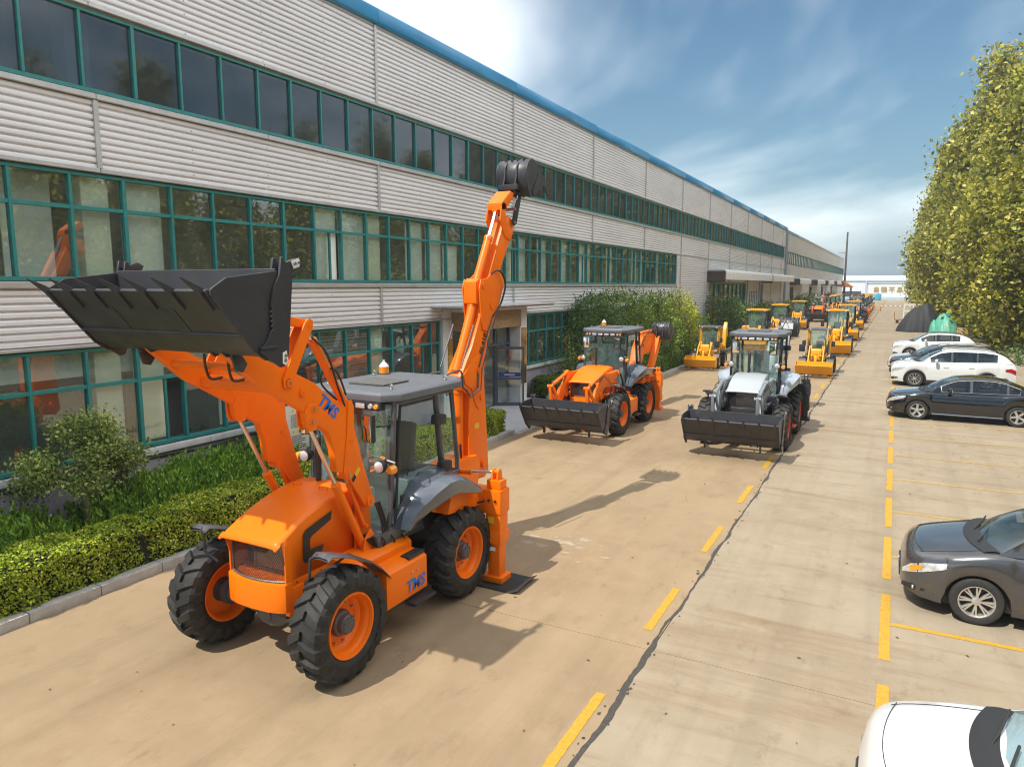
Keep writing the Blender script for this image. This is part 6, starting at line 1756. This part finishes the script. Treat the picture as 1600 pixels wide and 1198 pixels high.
def branchy(m, p0, p1, r0, r1, wob=.08, n=5):
    p0 = Vector(p0); p1 = Vector(p1); pts = []
    for i in range(n + 1):
        t = i / n
        q = p0.lerp(p1, t)
        if 0 < i < n: q += Vector(nr.normal(size=3)) * wob * (p1 - p0).length * .3
        pts.append(q)
    m.tube(pts, [r0 + (r1 - r0) * i / n for i in range(n + 1)], 7)
    return pts

# ---- clipped hedges
def hedge(label, x0, x1, y0, y1, h, material, dens, size, cat='hedge', z0=.10):
    T = thing('clipped_hedge', label, cat, ((x0 + x1) / 2, y0, z0))
    cx, L, W = (x0 + x1) / 2, y1 - y0, x1 - x0
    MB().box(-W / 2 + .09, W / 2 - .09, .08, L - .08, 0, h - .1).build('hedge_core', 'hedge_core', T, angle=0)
    def surf(n, face):
        if face == 'top': P = np.stack([nr.uniform(-W / 2, W / 2, n), nr.uniform(0, L, n), np.full(n, h)], 1); o = np.tile([0, 0, 1.], (n, 1))
        elif face == 'front': P = np.stack([np.full(n, W / 2), nr.uniform(0, L, n), nr.uniform(.02, h, n)], 1); o = np.tile([1., 0, .25], (n, 1))
        elif face == 'back': P = np.stack([np.full(n, -W / 2), nr.uniform(0, L, n), nr.uniform(.02, h, n)], 1); o = np.tile([-1., 0, .25], (n, 1))
        else:
            yy = 0 if face == 'near' else L
            P = np.stack([nr.uniform(-W / 2, W / 2, n), np.full(n, yy), nr.uniform(.02, h, n)], 1); o = np.tile([0, -1. if face == 'near' else 1., .25], (n, 1))
        return P, o
    A, B = [], []
    for fc, ar in (('top', W * L), ('front', h * L), ('back', h * L * .5), ('near', W * h), ('far', W * h)):
        P, o = surf(int(dens * ar), fc); A.append(P); B.append(o)
    P = np.concatenate(A); o = np.concatenate(B)
    # rounded shoulders, uneven growth, depth
    y = P[:, 1]
    wave = .035 * np.sin(y * 2.1 + 1) + .03 * np.sin(y * 5.3 + P[:, 0] * 4) + .025 * np.sin(y * 11.7 + P[:, 2] * 6)
    P = P + o * (wave - nr.exponential(.045, len(P)))[:, None]
    e = np.clip(np.abs(P[:, 0]) / (W / 2), 0, 1.1)
    P[:, 2] -= .07 * np.clip((e - .75) / .25, 0, 1) ** 2 * (P[:, 2] > h - .15)
    V, F = leaf_quads(P, size, o, flat=.75)
    link('foliage', quads_mesh('foliage', V, F, material), T)
    return T
hedge('long low clipped hedge with bright green top behind the near kerb', -11.0, -10.14, -1.0, 18.6, .70, 'leaf_hedge', 2300, .048)
hedge('clipped hedge along the far kerb below the big bushes', -11.1, -10.2, 26.2, 46, .85, 'leaf_hedge_dark', 700, .075)
hedge('small clipped hedge block beside the entrance under the right window', -12.8, -11.7, 25.5, 29.2, .70, 'leaf_hedge_dark', 1100, .06)
hedge('low hedge strip at the foot of the factory wall far down', -11.2, -10.3, 50, 96, .8, 'leaf_hedge_dark', 180, .13)

# ---- juniper shrubs behind the hedge
def juniper(label, loc, rx, ry, h, n):
    T = thing('juniper_shrub', label, 'shrub', loc, 0, 'juniper shrubs behind the near hedge')
    m = MB()
    for k in range(6): branchy(m, (0, 0, 0), (nr.uniform(-.5, .5) * rx, nr.uniform(-.5, .5) * ry, h * .6), .02, .008)
    m.build('stem', 'twig', T)
    V = []; 
    na = n // 26
    for k in range(na):
        a = nr.uniform(0, 2 * PI); rr = math.sqrt(nr.uniform(0, 1)); bx, by = rr * rx * math.cos(a), rr * ry * math.sin(a)
        hh = h * (1 - .45 * rr ** 2) * nr.uniform(.65, 1.08)
        lean = np.array([bx * .35 + nr.normal() * .05, by * .35 + nr.normal() * .05, hh])
        t = nr.uniform(.25, 1, 26)
        P = np.array([bx, by, 0]) + t[:, None] * lean
        spread = .085 * (1.15 - t)
        P[:, 0] += nr.normal(size=26) * spread; P[:, 1] += nr.normal(size=26) * spread
        d = np.stack([nr.normal(size=26) * .45, nr.normal(size=26) * .45, np.full(26, 1.0)], 1); d /= np.linalg.norm(d, axis=1, keepdims=True)
        s = np.cross(d, nr.normal(size=(26, 3))); s /= np.linalg.norm(s, axis=1, keepdims=True)
        ln = (.085 * nr.uniform(.6, 1.4, 26))[:, None]
        V.append(np.stack([P - d * ln * .4, P + s * .020, P + d * ln * .8, P - s * .020], 1).reshape(-1, 3))
    V = np.concatenate(V); link('foliage', quads_mesh('foliage', V, np.arange(len(V)).reshape(-1, 4), 'leaf_juniper'), T)
for k, (x, y, h, lb) in enumerate(((-11.75, 3.6, .95, 'feathery green juniper at the left edge of the photo behind the hedge'), (-11.85, 5.2, 1.0, 'feathery juniper left of the little tree trunk'), (-11.8, 7.9, .95, 'feathery juniper just right of the little tree'), (-12.0, 9.3, 1.05, 'feathery juniper under the purple wall left of the notice board'), (-11.95, 10.5, 1.1, 'feathery juniper in front of the notice board posts'),
                                       (-12.1, 12.4, .95, 'feathery juniper behind the raised loader arms'), (-12.0, 14.4, .9, 'feathery juniper seen through the cab of the nearest backhoe'))):
    juniper(lb, (x, y, .1), .8, 1.05, h * 1.08, 17000)
# ---- low broad-leaved ground cover in the bed
P = np.stack([nr.uniform(-12.7, -11.0, 6500), nr.uniform(2, 18.5, 6500), nr.uniform(.08, .34, 6500)], 1)
keep = (np.sin(P[:, 1] * 2.3) + np.sin(P[:, 0] * 5 + P[:, 1]) > -.3); P = P[keep]
V, F = leaf_quads(P, .07, np.tile([.2, 0, 1.], (len(P), 1)))
tag(link('ground_cover', quads_mesh('ground_cover', V, F, 'leaf_small_tree')), 'grey green leafy weeds between the hedge and the factory wall', 'ground cover', kind='stuff')

# ---- trees and bushes
def tree(name, label, loc, lumps, n, size, material, trunk_h, trunk_r, group=None, cat='tree', white=0.0, flat=.8, cluster=0, parts=None, mesh=None, limbs=6, dens_in=.5, spread=1.1):
    T = thing(name, label, cat, loc, nr.uniform(0, 6.28) if cat == 'tree' and group else 0, group)
    m = MB()
    top = max(l[2] for l in lumps)
    tr = branchy(m, (0, 0, -.05), (nr.normal() * .02 * top, nr.normal() * .02 * top, max(trunk_h, top * .8)), trunk_r, trunk_r * .25, .02, 7)
    for l in lumps[:limbs * 2:1][:limbs]:
        branchy(m, tr[min(6, 2 + int(nr.integers(0, 4)))] if limbs < 20 else tr[4 + int(nr.integers(0, 3))], l[:3], trunk_r * .4, trunk_r * .12, .1)
    m.build('trunk', 'bark', T, angle=60)
    if white:
        MB().cyl((0, 0, 0), (tr[1].x * .2, tr[1].y * .2, white), trunk_r * 1.06, trunk_r * 1.0, n=10).build('whitewash', 'bark_white', T)
    P, d = lumps_cloud(lumps, n, dens_in)
    if cluster:
        c = P[nr.choice(len(P), max(20, len(P) // cluster))]; idx = nr.integers(0, len(c), len(P))
        P = c[idx] + nr.normal(size=P.shape) * size * spread
    V, F = leaf_quads(P, size, d * .7 + np.array([0, 0, .45]), droop=.6, flat=flat)
    link('crown', quads_mesh('crown', V, F, material), T)
    return T
# little trained tree in the bed
lum = []
for k in range(24):
    a = nr.uniform(0, 6.28); q = nr.uniform(.15, 1.0) ** .6
    lum.append((.62 * q * math.cos(a), 1.05 * q * math.sin(a), 1.0 + 1.15 * (1 - q ** 2) * nr.uniform(.55, 1.05) + .25 * nr.uniform(0, 1), nr.uniform(.14, .26), nr.uniform(.18, .34), nr.uniform(.12, .2)))
tree('small_tree', 'small spreading tree with grey trunk in front of the ground floor windows', (-11.75, 6.75, .1), lum, 12500, .062, 'leaf_small_tree', .9, .075, cat='tree', dens_in=.25, cluster=14, spread=1.6, limbs=24)
# big bushes along the factory
def bush(label, x, y, r, h, mt, n=9000, size=.13, low=.2):
    lum = []
    for k in range(26):
        a = nr.uniform(0, 6.28); q = math.sqrt(nr.uniform(0, 1)) * .62; zc = nr.uniform(low, .86)
        fr_ = math.sqrt(max(.1, 1 - (max(0, zc - .45) / .62) ** 2))
        s = nr.uniform(.28, .42)
        lum.append((r * q * fr_ * math.cos(a), r * q * fr_ * math.sin(a), h * zc, r * s * 1.1, r * s * 1.1, h * s * .55))
    lum.append((0, 0, h * .5, r * .7, r * .7, h * .42))
    tree('broadleaf_bush', label, (x, y, .1), lum, n, size, mt, h * .6, .09, 'large bushes in front of the factory', 'bush', dens_in=.72, cluster=7)
bush('dark green bush at the left end of the row beside the entrance', -11.75, 30.2, 1.75, 3.9, 'leaf_bush_dark', 15000, .12)
bush('mid green bush second in the row above the far hedge', -11.6, 33.4, 1.9, 4.2, 'leaf_bush', 15000, .12)
bush('green bush third in the row above the far hedge', -11.5, 37.0, 1.9, 4.15, 'leaf_bush', 14000, .12)
bush('yellow green bush with bright new leaves in the row', -11.4, 41.0, 1.9, 3.9, 'leaf_bush_yellow', 14000, .13)
bush('low green bush at the right end of the row', -11.4, 45.2, 1.5, 2.9, 'leaf_bush', 9000, .13)
bush('round dark bush standing before the big workshop door', -11.3, 56.0, 2.0, 3.5, 'leaf_bush_dark', 10000, .15)
bush('round lighter bush next to the dark one before the workshop door', -11.0, 59.8, 1.7, 3.2, 'leaf_bush', 9000, .15)
for i, (y, r, h) in enumerate(((76, 1.9, 2.3), (82, 2.1, 2.6), (88, 1.9, 2.2), (95, 1.8, 2.4))):
    bush('low leafy bush %s along the wall behind the left loaders' % ('nearest', 'second', 'third', 'last')[i], -11.6, y, r, h, 'leaf_bush_yellow' if i % 2 else 'leaf_bush', 4500, .2, low=.1)
for i, y in enumerate((108, 120, 132, 150)):
    bush('far bush %s against the second hall' % ('nearest', 'second', 'third', 'last')[i], -11.5, y, 2.2, 2.6, 'leaf_bush', 2600, .3, low=.1)
# rose bush with pale blooms by the entrance window
T = thing('rose_bush', 'tall thin rose bush with a few pale blooms beside the right window', 'bush', (-12.2, 27.6, .1))
m = MB(); tips = []
for k in range(9):
    p = branchy(m, (nr.normal() * .1, nr.normal() * .15, 0), (nr.normal() * .35, nr.normal() * .5, nr.uniform(1.2, 2.6)), .02, .006, .12); tips += p[2:]
m.build('stem', 'twig', T)
P = np.array([list(t) for t in tips]); P = P[nr.integers(0, len(P), 1500)] + nr.normal(size=(1500, 3)) * .16
V, F = leaf_quads(P, .075); link('foliage', quads_mesh('foliage', V, F, 'leaf_bush'), T)
mat('petal', (.72, .62, .42), .6)
for k in range(12):
    t = tips[int(nr.integers(0, len(tips)))]
    MB().lathe([(.0001, -.03), (.035, -.015), (.045, .01), (.03, .03), (.0001, .035)], c=(t.x + nr.normal() * .1, t.y + nr.normal() * .1, t.z + .05), axis='z', n=8).build('bloom', 'petal', T)

# ---- row of plane trees on the right
def plane_lumps(h, r):
    lum = []
    for k in range(44):
        t = .08 + .90 * (k + nr.uniform(0, 1)) / 44
        prof = math.sin(PI * min(1, .22 + .78 * t) ** 1.0) ** .55 if t < .999 else .1
        prof = min(1.0, (1.05 - t) * 1.9 + .04, .66 + t * 1.3) * nr.uniform(.8, 1.18)
        a = nr.uniform(0, 6.28); q = nr.uniform(.15, .68)
        s = nr.uniform(.24, .50) * prof
        lum.append((r * prof * q * math.cos(a), r * prof * q * math.sin(a), h * t, r * s, r * s, h * .045 + r * s * .45))
    lum.append((0, 0, h * 1.0, r * .10, r * .10, h * .05))
    return lum
pt = []
for v in range(4):
    h, r = (15, 3.1) if v < 2 else (16.5, 2.9)
    T = tree('plane_tree', 'x', (0, 0, 0), plane_lumps(h, r), 36000, .30, 'leaf_plane', h * .9, .17, 'row of tall plane trees along the right side', white=1.3, cluster=42, dens_in=.5, limbs=10, spread=1.75)
    pt.append((T, h))
rowt = []
desc = ['tall yellow green plane tree in the right row, %s from the camera']
yy = [-14, -8, -2, 4, 10, 16, 22, 28, 34, 40, 46, 52.5, 59, 66, 74, 82, 91, 100, 110, 120, 131, 142, 154, 166, 180, 195, 210, 226]
ordn = ['nearest', 'second', 'third', 'fourth', 'fifth', 'sixth', 'seventh', 'eighth', 'ninth', 'tenth', 'eleventh', 'twelfth', 'thirteenth', 'fourteenth', 'fifteenth', 'sixteenth', 'seventeenth', 'eighteenth', 'nineteenth', 'twentieth', 'twenty first', 'twenty second', 'twenty third', 'twenty fourth', 'twenty fifth', 'twenty sixth', 'twenty seventh', 'last']
for i, y in enumerate(yy):
    src, h0 = pt[i % 4]
    hh = {66: 20.5, 74: 22.0, 82: 25.5, 59: 18.5, 52.5: 15.5}.get(y, 24 + 1.3 * math.sin(i * 2.1) if y > 85 else 15.5 + 1.5 * math.sin(i * 2.1))
    xx = 8.5 + .25 * math.sin(i * 1.7) - (1.6 if y > 95 else 0)
    if y < 45: xx = 13
    if y in (46, 52.5): xx = 11.2
    if y == 82: xx = 7.2
    c = src if i < 4 else copy_tree(src)
    c.location = (xx, y, -.1); s = hh / h0
    c.scale = (min(s, 1.5), min(s, 1.5), s); c.rotation_euler = (0, 0, i * 1.93)
    c['label'] = desc[0] % ordn[i]
# ---- ground cover under the trees, and grass verge
n = 30000
P = np.stack([nr.uniform(6.5, 12, n), 26 + 150 * nr.uniform(0, 1, n) ** 1.6, np.zeros(n)], 1)
P[:, 0] += .25 * np.sin(P[:, 1] * 1.1) + .15 * np.sin(P[:, 1] * 3.7)
P[:, 2] = (.05 + .5 * nr.uniform(0, 1, n) ** 1.3) * np.clip((P[:, 0] - 6.3) / .9, .15, 1) * (1 + .4 * np.sin(P[:, 1] * .9 + P[:, 0]))
V, F = leaf_quads(P, .2, np.tile([-.2, -.3, 1.], (n, 1)))
tag(link('verge_plants', quads_mesh('verge_plants', V, F, 'leaf_ground')), 'dense green ground cover under the plane trees', 'ground cover', kind='stuff')
rows = [[(x, y, .02 + .06 * math.sin(x * 2 + y)) for x in np.linspace(6.9, 40, 12)] for y in np.linspace(-30, 300, 60)]
tag(MB().grid(rows).build('verge_soil', 'soil'), kind='structure')
# low shrub by the verge further on
bush2 = [(6.6, 150, 1.6, 1.5), (6.2, 128, 1.8, 1.4), (6.9, 175, 2.0, 2.0)]
for i, (x, y, r, h) in enumerate(bush2):
    lum = [(nr.normal() * r * .5, nr.normal() * r * .5, h * nr.uniform(.3, .7), r * .5, r * .5, h * .4) for k in range(10)]
    tree('verge_shrub', 'low green shrub at the verge edge, %s of three' % ('middle', 'nearest', 'farthest')[i], (x, y, 0), lum, 2500, .22, 'leaf_bush', h * .5, .05, None, 'shrub', cluster=6)
# ---- far trees beyond the yard
for i, (x, y, h, r) in enumerate(((-36, 345, 21, 8), (-48, 350, 16, 7), (-29, 352, 13, 6), (30, 350, 14, 8), (46, 345, 16, 9))):
    lum = [(nr.normal() * r * .4, nr.normal() * r * .4, h * nr.uniform(.3, .85), r * .42, r * .42, h * .16) for k in range(22)] + [(0, 0, h * .95, r * .2, r * .2, h * .08)]
    tree('distant_tree', 'hazy dark tree beyond the far wall, %s' % ('tallest beside the hall end', 'leftmost behind the hall', 'lowest right of the tallest', 'behind the wall on the right', 'at the far right')[i], (x, y, 0), lum, 4500, .9, 'leaf_far', h * .6, .3, None, 'tree', cluster=6)
# ================================================================ notice board, tarpaulins, far end
T = thing('notice_board', 'framed white notice board with dark header on steel posts in the bed', 'notice board', (-11.75, 10.55, 0.1))
for y in (0, .12, 1.45, 1.57, 2.95, 3.07):
    MB().cyl((0, y, 0), (0, y, 2.02), .024, n=10).build('post', 'bare_steel', T)
for k, y0 in enumerate((.16, 1.61)):
    b = MB().box(-.03, .03, y0, y0 + 1.25, .72, 1.98).build('board', mat('board_white', (.62, .60, .55), .45, var=.05) if 'board_white' not in M else 'board_white', T, bevel=.006)
    MB().box(.031, .036, y0 + .03, y0 + 1.22, 1.76, 1.95).build('header', 'door_frame', b, angle=0)
    MB().box(-.04, .045, y0 - .03, y0, .70, 2.0).build('frame_edge', 'bare_steel', b, angle=0); MB().box(-.04, .045, y0 + 1.25, y0 + 1.28, .70, 2.0).build('frame_edge', 'bare_steel', b, angle=0)
    MB().box(-.04, .045, y0, y0 + 1.25, 1.98, 2.01).build('frame_edge', 'bare_steel', b, angle=0); MB().box(-.04, .045, y0, y0 + 1.25, .69, .72).build('frame_edge', 'bare_steel', b, angle=0)
    for c in range(2):
        for r in range(2):
            yy0 = y0 + .12 + c * .58; zz0 = 1.60 - r * .48
            for q in range(2):
                MB().cyl((.031, yy0 + .07 + q * .14, zz0 + .02), (.034, yy0 + .07 + q * .14, zz0 + .02), .035, n=14).build('orange_dot', 'decal_yellow', b)
            for q in range(7):
                MB().box(.031, .0335, yy0, yy0 + .42 - .1 * ((q * 7 + r + c) % 3 == 0), zz0 - .09 - q * .045, zz0 - .075 - q * .045).build('text_line', 'decal_black', b, angle=0)
    for q in range(4):
        MB().box(.0365, .038, y0 + .2 + q * .22, y0 + .32 + q * .22, 1.81, 1.90).build('header_mark', 'decal_white', b, angle=0)

from mathutils import noise as mnoise
# ---- tarpaulin covered heaps
mat('tarp_black', (.020, .021, .024), .75, var=.35, vscale=1.2, bump=.25, bscale=5)
mat('tarp_green', (.035, .30, .19), .5, var=.35, vscale=2.5, bump=.25, bscale=6, col2=(.12, .38, .28))
def heap(name, label, c, rx, ry, h, mt, seed, peak=(0, 0), fold=.012, nf=9, flat=.35):
    g = random.Random(seed); ph = [g.uniform(0, 6) for _ in range(4)]
    nu, nv = 120, 30; rows = []
    for j in range(nv + 1):
        t = j / nv; row = []
        for i in range(nu):
            a = 2 * PI * i / nu
            R_ = 1 + .10 * math.sin(2 * a + ph[0]) + .07 * math.sin(3 * a + ph[1])
            f = fold * t ** 1.4 * (math.sin(nf * a + ph[2]) + .6 * math.sin(nf * 1.7 * a + ph[3] + 2 * t))
            q = t * R_ * (1 + f * .7)
            z = h * max(0, 1 - t ** (1.9 + .5 * math.sin(a + ph[1]))) ** .78
            nz = mnoise.fractal(Vector((q * math.cos(a) * 1.6 + seed, q * math.sin(a) * 1.6, seed * .7)), 1.0, 2.0, 4)
            wr = 1 - abs(mnoise.noise(Vector((6 * math.cos(a) + .8 * math.sin(5 * t), 6 * math.sin(a) + seed, t * 1.2)))) * 2
            q *= 1 + .05 * wr * t
            z *= 1 + .16 * nz * (1 - t * .4)
            z += h * .06 * math.sin(5 * q * math.cos(a) + ph[0]) * math.sin(4 * q * math.sin(a) + ph[1]) * (1 - t)
            if j == nv: z = .01
            row.append((c[0] + peak[0] * (1 - t) + rx * q * math.cos(a), c[1] + peak[1] * (1 - t) + ry * q * math.sin(a), max(.012, z)))
        rows.append(row)
    m = MB().grid(rows, True)
    o = m.build(name, mt, weld=True, angle=80)
    return tag(o, label, 'tarpaulin')
heap('tarpaulin_heap', 'big black tarpaulin draped over a heap beside the verge', (2.35, 81.0), 1.8, 2.4, 2.6, 'tarp_black', 3, (.35, .3))
heap('tarpaulin_heap', 'torn green tarpaulin covering a lower heap to the right of the black one', (4.45, 79.2), 1.05, 1.3, 1.9, 'tarp_green', 8, (0, .1), nf=9)
heap('tarpaulin_scrap', 'small crumpled green tarpaulin piece lodged on the black heap', (3.45, 79.0), .4, .5, 1.3, 'tarp_green', 5, (0, .3), nf=7)
mat('cardboard', (.48, .30, .15), .8, var=.15, vscale=4)
T = thing('carton', 'brown cardboard carton beside the green tarpaulin', 'box', (5.75, 77.2, 0))
MB().box(-.55, .55, -.4, .4, 0, .62).build('box', 'cardboard', T, bevel=.01); MB().box(-.56, .56, -.03, .03, .62, .625).build('tape', 'kerb_stone', T, angle=0)
MB().prism([(-.54, .63), (-.54, .64), (-.95, .80), (-.95, .79)], -.38, .38, 'y').build('flap', 'cardboard', T, angle=0)
# white rack, barrow, barrier tape
T = thing('steel_rack', 'white open steel crate rack standing behind the black tarpaulin', 'rack', (2.1, 104, 0))
m = MB()
for x in (-1.0, 0, 1.0):
    for y in (-.5, .5): MB().box(x - .06, x + .06, y - .06, y + .06, 0, 2.1).build('rack_post', 'wall_white', T, angle=0)
for z in (.3, 1.2, 2.05):
    for y in (-.5, .5): MB().box(-1.0, 1.0, y - .05, y + .05, z, z + .12).build('rack_rail', 'wall_white', T, angle=0)
mat('rust_orange', (.38, .13, .04), .7, var=.3)
T = thing('platform_trolley', 'low rusty orange platform trolley beside the rack', 'trolley', (1.0, 98, 0))
MB().box(-.9, .9, -.5, .5, .35, .45).build('deck', 'rust_orange', T, bevel=.02)
MB().tube([(-.9, -.4, .4), (-.95, -.4, 1.3), (-.95, .4, 1.3), (-.9, .4, .4)], .04, 6).build('handle', 'rust_orange', T)
for x in (-.6, .6):
    for y in (-.4, .4): MB().cyl((x, y - .06, .17), (x, y + .06, .17), .17, n=12).build('wheel', 'rubber', T)
T = thing('barrier_pole', 'red and white striped barrier pole across the yard in the distance', 'barrier', (-2.2, 140, 0))
for k in range(14):
    MB().cyl((k * .36, 0, .95), (k * .36 + .36, 0, .95), .06, n=8).build('stripe', 'rust_orange' if k % 2 else 'wall_white', T)
for x in (.1, 4.9): MB().cyl((x, 0, 0), (x, 0, 1.0), .06, n=8).build('post', 'rust_orange', T)
# utility boxes and bollard on the verge
T = thing('utility_post', 'short white post standing in the ground cover', 'post', (7.5, 66, 0)); MB().cyl((0, 0, 0), (0, 0, 1.1), .12, n=12).build('shaft', 'wall_white', T); MB().lathe([(.13, 1.1), (.13, 1.14), (.0001, 1.2)], axis='z', n=12).build('cap', 'trim_grey', T)
# ---- far end wall with raised characters
T = thing('end_wall', 'long white wall with gold characters and pale roof at the far end', 'wall', (0, 262, 0))
mat('far_white', (.66, .68, .70), .7); mat('far_blue', (.40, .50, .58), .6); mat('gold_letter', (.42, .30, .08), .5)
MB().box(-30, 40, 0, 3, 0, 5.9).build('wall', 'far_white', T, angle=0)
MB().box(-30, 40, -.3, 3.2, 5.9, 6.2).build('coping', 'far_blue', T, angle=0)
MB().prism([(-.3, 6.2), (3.2, 6.2), (8, 7.7), (3, 7.7)], -30, 40, 'x').build('roof_slope', 'far_blue', T, angle=0)
MB().box(-30, 40, -.15, 0, 0, .8).build('base_band', 'far_blue', T, angle=0)
for x in (-8.6, 24.0): MB().box(x - .25, x + .25, -.4, 0, 0, 5.9).build('pilaster', 'far_blue', T, angle=0)
MB().box(-8.3, 24, -.2, -.01, 5.1, 5.35).build('panel_frame', 'far_blue', T, angle=0)
MB().box(-17, -10, -.1, 0, .2, 2.6).build('window', 'interior_dark', T, angle=0)
for k, ch in enumerate('自强不息 创新发展'):
    if ch == ' ': continue
    try:
        me = text_mesh(ch, 1.9, 0, .06, .02); me.materials.append(M['gold_letter'])
        if len(me.polygons) == 0: continue
        o = link('wall_character', me, T); o.location = (-5.6 + k * 2.25, -.12, 3.1); o.rotation_euler = (R(90), 0, 0)
    except Exception:
        pass
T = thing('blue_drum', 'light blue plastic drum by the far wall', 'drum', (-4.6, 240, 0))
mat('drum_blue', (.05, .35, .48), .5); MB().lathe([(.9, 0), (.98, .3), (.95, 1.0), (.98, 1.7), (.9, 2.0), (.0001, 2.0)], axis='z', n=18).build('drum', 'drum_blue', T); MB().lathe([(.5, 2.0), (.5, 2.1), (.0001, 2.1)], axis='z', n=14).build('lid', 'drum_blue', T)
# ---- brown mast with orange shelter at the end of the hall
T = thing('mast', 'tall thin brown steel mast rising beside the end of the hall', 'mast', (-11.3, 196, 0)); mat('mast_brown', (.07, .045, .04), .6)
MB().cyl((0, 0, 0), (0, 0, 17.5), .28, .2, n=10).build('shaft', 'mast_brown', T); MB().cyl((0, 0, 12.5), (-1.8, 0, 12.6), .06, n=6).build('stay', 'mast_brown', T)
T = thing('rusty_shelter', 'small shelter with rusty orange roof at the foot of the mast', 'shelter', (-11.6, 194, 0))
MB().prism([(-2.2, 4.3), (2.2, 4.0), (2.3, 4.2), (.3, 5.6), (-2.2, 5.0)], -2.5, 2.5, 'y').build('roof', 'rust_orange', T, angle=0)
for x in (-1.9, 1.9):
    for y in (-2.2, 2.2): MB().cyl((x, y, 0), (x, y, 4.2), .1, n=8).build('post', 'mast_brown', T)
# ---- air: light summer haze
hz = tag(MB().box(-120, 120, -40, 372, -1.6, 30).build('haze', 'wall_white', angle=0), 'thin even summer haze', 'haze', kind='stuff')
hm = bpy.data.materials.new('haze'); hm.use_nodes = True; hm.node_tree.nodes.clear()
ho = hm.node_tree.nodes.new('ShaderNodeOutputMaterial'); hv = hm.node_tree.nodes.new('ShaderNodeVolumePrincipled')
hv.inputs['Color'].default_value = (.86, .92, 1, 1); hv.inputs['Density'].default_value = 0.0006; hv.inputs['Anisotropy'].default_value = 0.2
hm.node_tree.links.new(hv.outputs[0], ho.inputs['Volume'])
hz.data.materials.clear(); hz.data.materials.append(hm)
